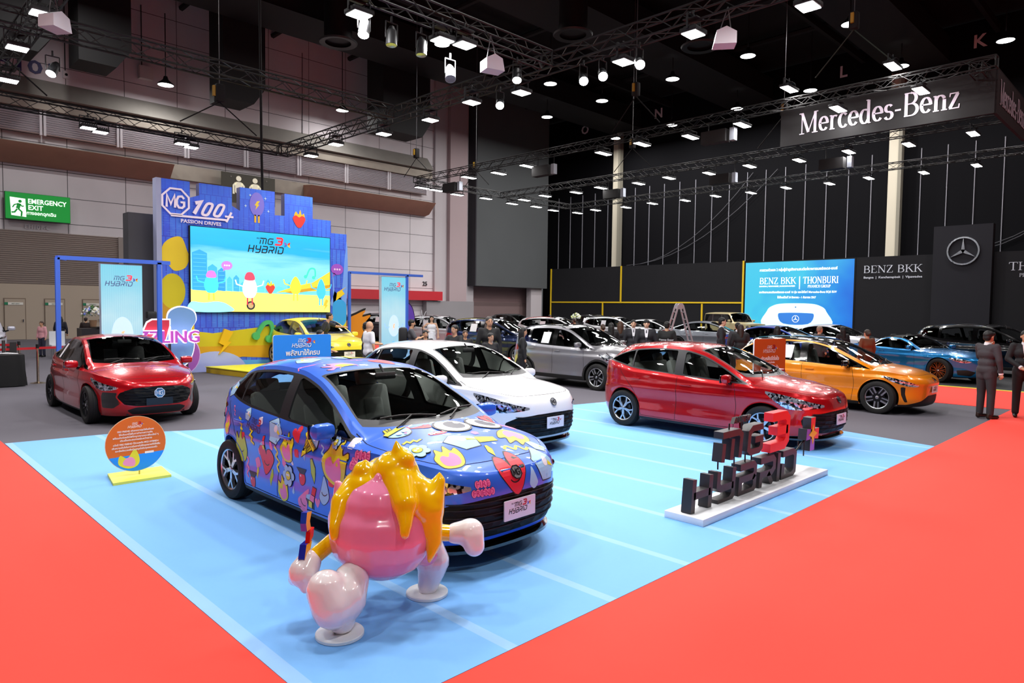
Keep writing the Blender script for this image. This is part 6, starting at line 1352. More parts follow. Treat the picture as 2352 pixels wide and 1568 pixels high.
def wrap_text(b, pj, txt, cx, cz, size, rot, m, off=.0045, fitw=None, bold=True):
    vs, fs = text_poly(txt, size, 0, bold); w0 = max(v.x for v in vs)-min(v.x for v in vs); sx = (fitw/w0) if fitw else 1; ca, sa = math.cos(rot), math.sin(rot); V = []
    for v in vs: x, y = v.x*sx, v.y; h = pj(cx+x*ca-y*sa, cz+x*sa+y*ca, off); V.append(h)
    good = [all(V[i] is not None for i in f) for f in fs]; V2 = [v if v is not None else Vector((0, 0, .5)) for v in V]
    b.add(V2, [f for f, g in zip(fs, good) if g], m)
def puffy(b, pj, cx, cz, w_, rot=0):
    ca, sa = math.cos(rot), math.sin(rot)
    for ln, dy, n in (('FIRE', .17, 4), ('FRIEND', -.17, 6)):
        for grow_, m, of in ((.035, SBK, .002), (.0, SPK, .0032)):
            for i in range(n):
                x = (i-(n-1)/2)*.17; y = dy+.02*(i % 2); r = .105+grow_*.4
                sticker(b, pj, cx+w_*(x*ca-y*sa), cz+w_*(x*sa+y*ca), w_, rot, [(m, smooth_poly(circ(0, 0, r, .155+grow_*.4, 8), 2))], of)
        wrap_text(b, pj, ln, cx+w_*(-dy*sa), cz+w_*(dy*ca), w_*.3, rot, M('c8307c', .45), .0045, w_*.17*n*.92, False)
def wrap_logo(b, pj, cx, cz, W_, rot):
    q = MB(); hybrid_logo(q, 0, 0, W_, Matrix.Identity(4), M('3a3560', .4), M('b8203c', .4), .0, False); ca, sa = math.cos(rot), math.sin(rot)
    V = [pj(cx+v[0]*ca-v[1]*sa, cz+v[0]*sa+v[1]*ca, .003) for v in q.v]
    for f, mi in zip(q.f, q.m):
        if all(V[i] is not None for i in f): b.add([V[i] for i in f], [tuple(range(len(f)))], q.mats[mi])
def wrap_extra(root, S, side, front, top, paint):
    b = MB(); R_ = lambda u, v, o: side(u, v, o, -1); Lf = lambda u, v, o: side(-u, v, o, 1); 
    def Tp(u, v, o):
        x = -v; xc = MG3['cowl']-.2*(u/.7)**2
        if .05 < x < xc+.03 or x < -1.55: return None
        return top(x, u, o)
    Fr = lambda u, v, o: front(u, v, o)
    for pj, flip in ((R_, 1), (Lf, -1)):
        for (x, z, s, r, L) in ((-.43, .55, .34, -.15, L_heart(True)), (-.99, .6, .36, 0, [(SBK, grow(FLM, .03)), (SGR, FLM), (SBK, SMILE)]), (-1.0, .83, .2, .3, [(SYL, ZIG)]), (-.72, .74, .22, .2, [(SBK, grow(ZIG, .03)), (SYL, ZIG)]),
            (0.0, .48, .27, 0, L_flower()), (0, .73, .3, .1, L_flame()), (.39, .84, .34, -.7, L_cone()), (.8, .72, .46, -.25, L_flame(SYL, SPK)), (.62, .45, .28, 0, [(SBK, grow(DROP, .025)), (SLB, DROP), (SBK, SMILE)]),
            (.45, .6, .26, .25, [(SBK, grow(BOLT, .03)), (SGR, BOLT)]), (.4, .36, .24, -.15, L_sq()), (-.2, .6, .3, 0, [(SYL, SQ)]), (-.84, .42, .26, .2, [(SPK, SQ)]), (.24, .5, .22, 0, L_cherry()), (-.24, .86, .3, .2, L_bird()), (.16, .88, .18, .4, [(SRD, HEART)]),
            (-1.4, .78, .26, .3, L_flame(SPK, SYL)), (-.1, .33, .26, .5, L_flame(SYL, SPK)), (.28, .3, .3, -.6, [(SPK, DROP), (SBK, SMILE)]), (.19, .72, .09, 0, [(SRD, EX)]), (-.47, .72, .16, .2, L_sq()), (-1.02, .38, .1, 0, [(SLB, circ(0, 0, .4, None, 12))]),
            (.9, 1.2, .18, .8, [(SBK, grow(ZIG, .03)), (SYL, ZIG)]), (.55, 1.3, .13, 0, [(SPK, circ(0, 0, .4, None, 12)), (SWH, circ(0, .1, .15, None, 10))]), (-.62, .5, .12, .4, [(SPK, EX)]), (-.72, .3, .22, 0, L_cherry()), (-1.78, .8, .3, .2, L_cone()), (-1.75, .55, .22, 0, L_heart()), (-1.45, 1.15, .2, .7, L_bird()),
            (-1.62, 1.0, .2, 0, [(SBK, grow(ZIG, .03)), (SYL, ZIG)]), (-.56, .92, .09, .3, [(SWH, EX)]), (-.33, .4, .2, .2, [(SGR, BOLT)]), (.1, .36, .08, 0, [(SLB, DROP)]), (.62, .78, .2, .3, [(SLB, SQ)]), (-.08, .6, .14, 0, [(SPK, DROP)]), (1.08, .78, .1, 0, [(SPK, EX)]), (.95, .33, .26, 0, L_flame(SGR, SLB)), (1.72, .5, .26, 0, L_flower()), (-.85, .95, .16, .2, L_bird()), (.8, .9, .14, 0, L_flower()),
            (-1.2, .95, .14, .5, [(SPK, SQ)]), (-.55, .62, .08, 0, [(SPK, EX)]), (-.9, .73, .09, 0, [(SRD, EX)]), (.33, .72, .12, .2, [(SLB, BOLT)]), (.08, .62, .08, 0, [(SWH, DROP)]), (-.62, .4, .14, .3, [(SYL, BOLT)]), (.52, .33, .1, 0, [(SPK, HEART)]), (-.3, .72, .12, .4, [(SPK, DROP)]), (.98, .58, .16, -.3, [(SBK, grow(ZIG, .04)), (SYL, ZIG)]), (-1.55, .9, .12, 0, [(SPK, HEART)]), (1.0, .92, .1, 0, [(SWH, EX)]), (.72, .55, .1, 0, [(SRD, EX)]), (-.3, 1.47, .16, 0, [(SPK, ZIG)]), (-1.0, 1.46, .2, .4, [(SRD, BOLT)])):
            sticker(b, pj, x*flip, z, s*.82, r*flip, L)
        wrap_text(b, pj, 'FIRE FRIEND', (.425)*flip, .862, .05, -.7*flip, SBK, .012, .22); puffy(b, pj, 1.17*flip, .8, .26, 0 if flip > 0 else 0)
        wrap_logo(b, pj, -.68*flip, .865, .34, -.12*flip)
    EYE = lambda: [(SBK, circ(0, 0, .52, .48, 28)), (SWH, circ(0, 0, .46, .42, 28)), (M('3c3a4a', .4), circ(.08, .02, .27, .29, 24)), (SWH, circ(.26, .16, .08, None, 12))]
    for (y, x, s, r, L) in ((.0, 1.29, .36, 0, EYE()), (.37, 1.3, .36, 0, EYE()), (-.24, 1.12, .3, .5, L_heart(True)), (-.5, 1.08, .38, 3.4, L_cone()), (-.6, 1.56, .28, .3, L_flower()), (-.46, 1.78, .34, -.2, L_flame(SYL, SPK)), (-.16, 1.62, .36, .4, L_bird()), (.06, 1.66, .24, 1.4, [(SBK, grow([(-.2, -.5), (.2, -.5), (.28, .5), (-.28, .5)], .03)), (SYL, [(-.2, -.5), (.2, -.5), (.28, .5), (-.28, .5)])]),
        (.4, 1.66, .4, 2.4, L_flame(SYL, SPK)), (-.06, 1.84, .2, 0, [(SBK, grow(BOLT, .03)), (SYL, BOLT)]), (.22, 1.86, .34, 1.4, [(SYL, SQ)]), (.66, 1.35, .24, 0, [(SPK, HEART)]), (.06, 1.52, .1, 0, [(SPK, STAR)]), (.62, 1.1, .24, 0, L_heart()), (.3, 1.02, .3, 1.5, L_bird()), (-.05, 1.01, .2, 0, [(SPK, circ(0, 0, .9, .35, 20))]), (-.52, 1.4, .2, .9, [(SBK, grow(ZIG, .04)), (SYL, ZIG)]), (-.24, 1.38, .24, -.1, [(SRD, circ(0, 0, .5, .2, 20))]), (.5, 1.85, .2, 0, L_bird()),
        (-.3, .0, .4, 1.2, L_flame(SPK, SYL)), (.25, -.1, .34, .4, L_heart()), (-.35, -.6, .36, 2, L_bird()), (.1, -.5, .4, 1.4, L_cone()), (.4, -.7, .34, 0, L_flame(SYL, SPK)), (-.1, -1.0, .36, .5, L_cherry()), (.35, -1.2, .3, 0, L_flower()), (-.4, -1.2, .3, 1, L_heart()), (0, -.25, .2, .3, [(SPK, ZIG)]), (.0, -1.35, .3, .3, L_bird()), (.5, -.35, .18, 0, [(SLB, circ(0, 0, .5, .3, 16))])):
        eye = 1.28 < x < 1.31; sticker(b, Tp, y, -x, s if eye else s*.8, r, L, .0075 if eye else .002)
    wrap_text(b, Tp, 'SMILE', -.24, -1.38, .07, -.1, SWH, .005, .17)
    for (y, z, s, r, L) in ((-.02, .71, .3, .1, L_heart(True)), (.19, .655, .16, 0, [(SLB, DROP)]), (.4, .73, .26, .3, L_bird()), (-.74, .56, .2, 0, L_cone()), (-.72, .4, .2, 0, L_flower()), (.72, .36, .24, 0, [(SBK, grow(FLM, .04)), (SGR, FLM)]), (.68, .68, .2, .3, [(SRD, HEART)]), (.79, .6, .2, 0, [(SPK, DROP)]), (-.82, .3, .1, 0, [(SYL, BOLT)])):
        sticker(b, Fr, y, z, s, r, L, cell=.03)
    puffy(b, Fr, -.36, .665, .19)
    b.obj('wrap_graphics', root, sm=0)
# ------------------------------------------------------------------ cars
def paint(name, col, metal=.35, rough=.3, coat=1): 
    m = mat(name, col, rough, metal, coat, noise=None, crough=.02); return m
def paper(x, z, side_n='side', w_=.28, h_=.32):
    def f(root, S, side, front, top, paint_):
        p = side(x, z, .006, -1)
        if p is None: return
        b = MB(); q = side(x, z+.1, .006, -1); T = frame(p, (1, 0, 0), (q-p) if q else (0, 0, 1)); b.prism([(-w_/2, -h_/2), (w_/2, -h_/2), (w_/2, h_/2), (-w_/2, h_/2)], 0, .003, M('e6e4ea', .6), T); b.obj('window_leaflet', root)
    return f
wrapS = dict(MG3); wrapS['extra'] = list(MG3['extra'])+[wrap_extra]
PB = paint('blue_wrap', '2d6ae6', .1, .34, .5)
make_car(wrapS, 'car', 'blue hatchback wrapped in colourful cartoon doodles, nearest of the cars', PB, (3.84, 5.94, .012), -88.6, plate=front_mg3)
RDP = paint('red_metallic', 'bc0412', .45, .25); WHP = paint('white_paint', 'f1f1f4', 0, .3); YLP = paint('yellow_paint', 'f4df3c', .05, .3)
red = make_car(MG3, 'car', 'glossy red hatchback behind the dark standing letters', RDP, (10.79, 5.92, .012), -90, 'hatchbacks of one shape', plate=front_mg3)
def clone(src, label, loc, deg, swap):
    c = copy_tree(src, None, swap); c.location = loc; c.rotation_euler = (0, 0, math.radians(deg)); c['label'] = label; return c
clone(red, 'white hatchback between the wrapped car and the silver SUV', (7.2, 8.55, .012), -88.5, {RDP: WHP})
clone(red, 'yellow hatchback on the low stage in front of the blue backdrop', (10.9, 19.87, .19), -92, {RDP: YLP})
sedS = dict(SEDAN); sedS['extra'] = list(SEDAN['extra'])+[paper(-.62, 1.15, w_=.1, h_=.3)]
make_car(sedS, 'car', 'red sedan with a wide black grille on the grey carpet at left', paint('candy_red', 'c20a1a', .4, .25), (3.91, 14.78, 0), -90, plate=front_sedan)
suvS = dict(SUV); suvS['extra'] = list(SUV['extra'])+[paper(-.52, 1.28)]; suvS['rmat'] = {45: MATTB}
make_car(suvS, 'car', 'silver SUV with black wheel arches and a leaflet in its side window', paint('silver_paint', '9b9aa0', .7, .3), (14.6, 12.1, 0), -90, plate=front_plain)
evS = dict(EV); evS['extra'] = [paper(-.6, 1.18), lambda root, S, side, front, top, p_: None]
make_car(evS, 'car', 'orange hatchback with a black roof behind the red hatchback', paint('orange_paint', 'f08c0c', .15, .28), (16.06, 5.99, 0), -91, plate=front_ev)
ROAD['inside'] = True
make_car(ROAD, 'car', 'bright blue roadster with a black soft top and bronze wheels', paint('azure_paint', '0f7cc0', .55, .25), (24.75, 6.45, .014), -112, plate=front_star)
bk = paint('black_paint', '0a0a0e', .3, .2)
make_car(BIGSUV, 'car', 'black luxury SUV with bright window trim behind the blue roadster', bk, (28.2, 5.0, .014), -104, plate=front_star)
make_car(VAN, 'car', 'pale silver people carrier with a black roof at the left edge', paint('pearl_paint', 'b9bac8', .3, .3), (2.95, 28.3, 0), -88, plate=front_van)
navy = make_car(dict(FARSUV, extra=[rail_bars(-1.6, 0), paper(-.6, 1.3)]), 'car', 'dark blue SUV behind the man in black, blue reflections in its windows', paint('navy_paint', '1d2b52', .6, .25), (18.4, 19.4, 0), -72, plate=front_plain)
NV = [s.material for s in navy.children[0].material_slots]
NAVY = bpy.data.materials['navy_paint']
def far(label, loc, deg, col, src=navy, base=NAVY, nm='far_paint'): return clone(src, label, loc, deg, {base: paint(nm, col, .4, .3)})
far('light grey SUV behind the dark blue one', (20.8, 25.6, 0), -70, 'c6c9cf'); far('white SUV right behind the dark blue one', (25.5, 22.4, 0), -70, 'e4e6ea'); far('black SUV in front of the recessed hall corner', (33, 33.0, 0), -88, '101014'); far('black SUV near the left yellow strip', (37.8, 29.6, 0), -88, '0c0c10')
far('dark grey SUV behind the photographer', (24, 34.5, 0), -60, '3a3a42'); far('dark red car behind the second pillar screen', (16.6, 27.5, 0), -120, '3a1216'); far('white SUV behind the group of visitors at centre', (31.5, 23.2, 0), -80, 'dcdde2')
sal = make_car(dict(SALOON, extra=[]), 'car', 'silver-grey saloon behind the stepladder', paint('steel_paint', '8c929c', .5, .3), (32.5, 18.2, .014), -70, plate=front_star)
STEEL = bpy.data.materials['steel_paint']
far('white saloon behind the two suited young men at centre', (33.8, 22.6, .014), -75, 'e0e2e6', sal, STEEL); far('deep blue saloon behind the orange car', (26.2, 11.6, .014), -92, '1238a0', sal, STEEL); far('pearl white coupe with dark roof behind the orange car', (32.0, 11.7, .014), -100, 'd8dae4', sal, STEEL); far('black car at the right edge behind the two suited men', (32.5, 2.4, .014), -92, '0b0b0f', sal, STEEL)
make_car(BOX, 'car', 'boxy tan off-roader in front of the blue screen', paint('tan_paint', 'b3a57c', .05, .4, .6), (43.7, 22.6, .014), -112, plate=front_star)
# ------------------------------------------------------------------ standing logo letters
r = thing('letter_sign', 'dark three-dimensional letters with a red 3 on a long white plinth', 'sign', (0, 0, 0))
b = MB(); b.box((7.365, 3.485, .046), (3.07, .43, .068), M('eef0f4', .4), bev=.004); b.obj('plinth', r)
LD = mat('letter_foam', '2c2a2d', .45); LR = M('e8262c', .35); T = FY(3.5)
x = 5.86
for ch, w_ in (('H', .52), ('Y', .52), ('B', .52), ('R', .52), ('I', .2), ('D', .52)):
    b = MB(); adv, stx = TECH[ch]
    for pts in stx: add_strip(b, [(x+.03+a*w_*1.0+.09*(z-.5)*.38, .082+z*.33) for a, z in pts], .074, LD, T, -.05, .06)
    b.obj('letter', r); x += w_*adv+.035
for ch, x0, w_, zz, hh, m, wt in (('M', 6.48, .46, .5, .31, LD, .07), ('G', 7.04, .46, .51, .3, LD, .07), ('3', 7.6, .6, .47, .41, LR, .1)):
    b = MB()
    for pts in TECH[ch][1]: add_strip(b, [(x0+a*w_+.09*(z-.5)*.5, zz+z*hh) for a, z in pts], wt, m, T, -.05, .06)
    b.obj('letter', r)
b = MB(); px, pz = 8.82, .52
for (a, c, col) in ((0, 1, 'e8383c'), (1, 0, 'e84a4c'), (0, -1, '8a62d8'), (-1, 0, '7a5ad0')):
    u = (a, c); n_ = (-c, a); q = .2
    b.prism([(px-n_[0]*.06, pz-n_[1]*.06), (px+u[0]*q*.9-n_[0]*.08, pz+u[1]*q*1.05-n_[1]*.08), (px+u[0]*q+n_[0]*.06, pz+u[1]*q*1.05+n_[1]*.06), (px+n_[0]*.06, pz+n_[1]*.06)][::1], -.05, .058, LD, T, m2=M(col, .4))
b.prism([(px-.05, pz), (px, pz+.13), (px+.05, pz), (px, pz-.13)], .058, .064, M('f0d030', .4), T); b.prism([(px-.13, pz), (px, pz+.05), (px+.13, pz), (px, pz-.05)], .058, .066, M('f0d030', .4), T); b.obj('plus_mark', r)
b = MB(); add_text(b, 'ALL NEW', 6.95, .9, .09, LD, T, .02, True, shear=.2); b.obj('small_lettering', r, sm=0)
b = MB()
for x_, z0_, z1_ in ((6.5, .42, .52), (6.85, .4, .52), (7.1, .38, .55), (7.25, .38, .55), (7.68, .38, .5), (7.85, .38, .5), (6.72, .76, .88), (7.0, .78, .88), (8.5, .4, .46), (8.68, .25, .45)): b.tube((x_, 3.495, z0_), (x_, 3.495, z1_), .008, HSG, 6)
b.path([(8.45, 3.495, .35), (8.6, 3.495, .42), (8.75, 3.495, .46)], .012, HSG); b.obj('support_rods', r)
# ------------------------------------------------------------------ round orange sign
r = thing('round_sign', 'round orange text sign on a yellow square base at the carpet left', 'sign', (2.51, 8.84, .012), 0)
b = MB(); b.prism([(-.32, -.27), (.3, -.27), (.36, .27), (-.24, .27)], 0, .03, M('ece85c', .5)); b.obj('base_plate', r); b = MB(); b.tube((.03, 0, .03), (.03, 0, .1), .008, M('c8b83c')); b.obj('post', r)
b = MB(); TS = frame((0, 0, .4), (1, .05, 0), (-.004, .07, 1)); b.prism(circ(0, 0, .335, .325, 44), -.006, 0, M('ead8a8', .5), TS); b.prism(circ(0, 0, .33, .32, 44), 0, .002, M('dc6a14', .5), TS)
b.prism([(.33*math.cos(a), .32*math.sin(a)) for a in np.linspace(math.radians(205), math.radians(338), 24)], .002, .003, M('1e8ff0', .5), TS); b.obj('disc', r, sm=0)
b = MB(); TW = M('f6e9dc', .5); hybrid_logo(b, 0, .22, .17, TS, TW, M('c81e28', .4), .0035)
for t, y, w_ in (('FIRE FRIEND เกิดจากการจุดไฟในตัวเอง', .155, .4), ('ให้กลับมามีไฟในการทำตามความฝัน', .12, .37), ('พร้อมส่งต่อพลังไฟที่สนุกสนานและเพื่อนใหม่ ๆ', .085, .5), ('เติมเต็มประสบการณ์ระหว่างทาง', .05, .35), ('ครั้งนี้ FIRE FRIEND ได้รวมพลัง MG3 HYBRID+', .005, .5), ('เพิ่มความมั่นใจในการเดินทางไปยังจุดหมายที่ดียิ่งขึ้น', -.03, .53), ('และมีพลังบวกเพื่อร่วมสนุกไปกับทุกคนรอบตัว', -.065, .46)): add_text(b, t, 0, y, .028, TW, TS, .003, True, fitw=w_)
b.prism(rrect(.09, -.13, .19, -.105, .004), .003, .0035, TW, TS); b.prism(smooth_poly([(-.2, -.22), (-.18, -.12), (-.1, -.16), (-.02, -.06), (.03, -.18), (.0, -.26), (-.1, -.28)], 4), .003, .004, M('e0d82c', .5), TS); b.prism(smooth_poly([(-.15, -.23), (-.13, -.17), (-.06, -.15), (-.02, -.2), (-.04, -.26)], 4), .004, .005, M('e890c0', .5), TS)
b.obj('printed_text', r, sm=0)
# ------------------------------------------------------------------ blue and orange price boards
def board(name, label, loc, rz, w_, h_, zt, m, extra, edge=None):
    r = thing(name, label, 'sign', loc, rz); b = MB(); b.prism(rrect(-w_/2, zt-h_, w_/2, zt, .05), -.03, 0, edge or M('e8e8ee', .5), FY(0), m2=m); b.obj('panel', r, sm=0)
    b = MB(); b.box((0, .08, .02), (w_*.7, .4, .04), M('d8d8de', .5)); b.box((0, .05, (zt-h_)/2+.02), (.06, .04, zt-h_), M('b8b8c0', .4, .5)); b.obj('foot', r); b = MB(); extra(b, FY(-.002)); b.obj('printed_text', r, sm=0)
def bl(b, T): hybrid_logo(b, 0, 1.27, .5, T, M('e8ecf8', .5), M('d0203a', .4), .003); hybrid_logo(b, .008, 1.262, .5, T, M('283a78', .5), M('d0203a', .4), .001); add_text(b, 'พลัสมาให้ครบ', 0, 1.06, .15, TW, T, .003, True, fitw=.78); add_text(b, 'ครอบคลุม', 0, .89, .12, TW, T, .003, True, fitw=.44)
board('price_board', 'blue rounded board with white lettering behind the wrapped car roof', (7.1, 13.5, 0), 0, 1.33, 1.0, 1.45, M('1f86e8', .5), bl)
def orr(b, T): hybrid_logo(b, 0, 1.28, .42, T, M('d8b0b0', .5), M('a01820', .4), .003); add_text(b, 'ประหยัดดีต่อใจ', 0, 1.08, .11, M('f0c8c8', .5), T, .003, True, fitw=.55); add_text(b, 'เรื่องค่าน้ำมัน', 0, 1.0, .05, M('f0c8c8', .5), T, .003, fitw=.28); add_text(b, 'ตอบสนองทันใจ', 0, .88, .11, M('f0c8c8', .5), T, .003, True, fitw=.56); add_text(b, 'เรื่องสมรรถนะ', 0, .8, .05, M('f0c8c8', .5), T, .003, fitw=.25); b.prism(circ(.34, .6, .17, None, 20), 0, .006, M('b8303c', .5), T); add_text(b, '194', .34, .61, .15, M('7a80e0', .5), T, .008, True)
board('price_board', 'small orange board with pale lettering standing between the red and orange cars', (13.95, 6.38, 0), -.25, .98, .95, 1.5, mat('orange_board', 'c8480e', .5), orr)
# ------------------------------------------------------------------ flame ornament (plain stand-in sculpture)
PKG = mat('pink_gloss', 'f08cb4', .18, 0, 1); YLG = mat('yellow_gloss', 'f8cc08', .15, 0, 1); WHG = mat('white_gloss', 'f2ecee', .15, 0, 1)
r = thing('flame_sculpture', 'glossy pink flame ornament with yellow tongues on two white round bases', 'sculpture', (2.6, 3.85, .012), math.radians(-44.73))
me = voxel([((0, 0, .53), (.36, .32, .31)), ((0, .0, .68), (.29, .26, .25)), ((0, -.08, .7), (.02, -.1, .98), .16, .02)[0:4] if 0 else ((0, -.06, .72), (.0, -.08, .93), .2, .04), ((-.2, 0, .62), (-.3, 0, .86), .17, .03), ((.24, 0, .6), (.33, .02, .86), .14, .03)], .016, 6)
me.materials.append(PKG); link('flame_body', me, r)
me = voxel([((.03, .1, .72), (.08, .04, .92), .27, .17), ((.08, .04, .92), (.14, .0, 1.02), .16, .085), ((.14, 0, 1.02), (.1, 0, 1.1), .085, .04), ((.1, 0, 1.1), (.09, 0, 1.17), .04, .008), ((-.1, .06, .78), (-.13, .02, .94), .2, .08), ((-.13, .02, .94), (-.11, 0, 1.03), .08, .012), ((-.17, .03, .82), (-.25, -.08, .76), .12, .08), ((-.25, -.08, .76), (-.27, -.2, .63), .08, .04), ((-.27, -.2, .63), (-.265, -.23, .57), .042, .03),
    ((.12, -.04, .88), (.18, -.18, .78), .13, .09), ((.18, -.18, .78), (.2, -.27, .67), .08, .045), ((.2, -.27, .67), (.2, -.3, .62), .045, .035), ((.18, .0, .8), (.31, -.04, .7), .16, .12), ((.31, -.04, .7), (.36, -.1, .5), .11, .06), ((.36, -.1, .5), (.34, -.16, .4), .06, .02), ((.33, -.02, .76), (.38, .02, .88), .1, .05), ((.38, .02, .88), (.385, .02, .95), .05, .01), ((0, .18, .8), (0, .24, .5), .22, .17)], .012, 16)
me.materials.append(YLG); link('flame_tongues', me, r)
for nm, parts, m in (('support_arm', [((-.3, -.02, .5), (-.43, -.14, .4), .058, .056)], YLG), ('support_arm', [((.3, .06, .52), (.46, .1, .5), .06, .058)], YLG), ('support_knob', [((-.45, -.16, .38), (-.47, -.2, .33), .085, .1), ((-.51, -.2, .35), (-.53, -.18, .28), .05, .05), ((-.42, -.24, .33), (-.44, -.24, .25), .045, .045)], WHG), ('support_knob', [((.49, .1, .5), (.59, .12, .5), .075, .1), ((.6, .1, .48), (.62, .08, .42), .09, .075)], WHG),
    ('lower_stem', [((-.1, -.1, .36), (-.17, -.25, .3), .085, .09)], PKG), ('lower_stem', [((.2, .12, .36), (.29, .22, .3), .08, .085)], PKG), ('foot_block', [((-.15, -.26, .3), (-.18, -.34, .22), .12, .15), ((-.27, -.4, .3), (-.22, -.42, .2), .125, .135), ((-.2, -.38, .2), (-.18, -.37, .1), .14, .09), ((-.19, -.37, .1), (-.19, -.37, .05), .08, .05)], WHG), ('foot_block', [((.3, .25, .38), (.31, .27, .24), .085, .125), ((.31, .27, .2), (.28, .26, .06), .11, .075)], WHG)):
    me = voxel(parts, .013, 4); me.materials.append(m); link(nm, me, r)
for x, y in ((-.193, -.37), (.275, .262)):
    b = MB(); b.lathe([(.001, 0), (.145, 0), (.15, .004), (.15, .02), (.145, .026), (.001, .026)], M('f2f4f6', .35), 40, Matrix.Translation((x, y, 0))); b.obj('round_base', r)
r2 = thing('bolt_prop', 'thin blue and red zigzag prop on the left side of the flame ornament', 'prop', (2.6, 3.85, .012), math.radians(-44.73))
b = MB(); T = Matrix.Translation((-.47, -.19, .085)) @ Matrix.Rotation(1.48, 4, 'Z') @ Matrix.Diagonal((.8, 1, .69, 1)); T = T @ Matrix(((1, 0, 0, 0), (0, 0, 1, 0), (0, 1, 0, 0), (0, 0, 0, 1)))
b.prism([(-.03, .24), (.04, .24), (.08, .38), (.04, .5), (.1, .62), (-.02, .62), (-.06, .5), (-.02, .4)], -.022, .022, M('1f2fb8', .15, 0, 1), T, m2=M('f0b020', .3)); b.obj('zigzag', r2, sm=0)
b = MB(); b.prism([(.02, .62), (.1, .66), (.12, .74), (.04, .72)], -.03, .0, M('d82018', .2), T); b.prism([(.0, .74), (.08, .74), (.06, .82), (.1, .9), (.0, .92), (-.02, .82)], -.02, .02, M('1f4fd0', .15, 0, 1), T, m2=M('f0b020', .3)); b.obj('upper_part', r2, sm=0)
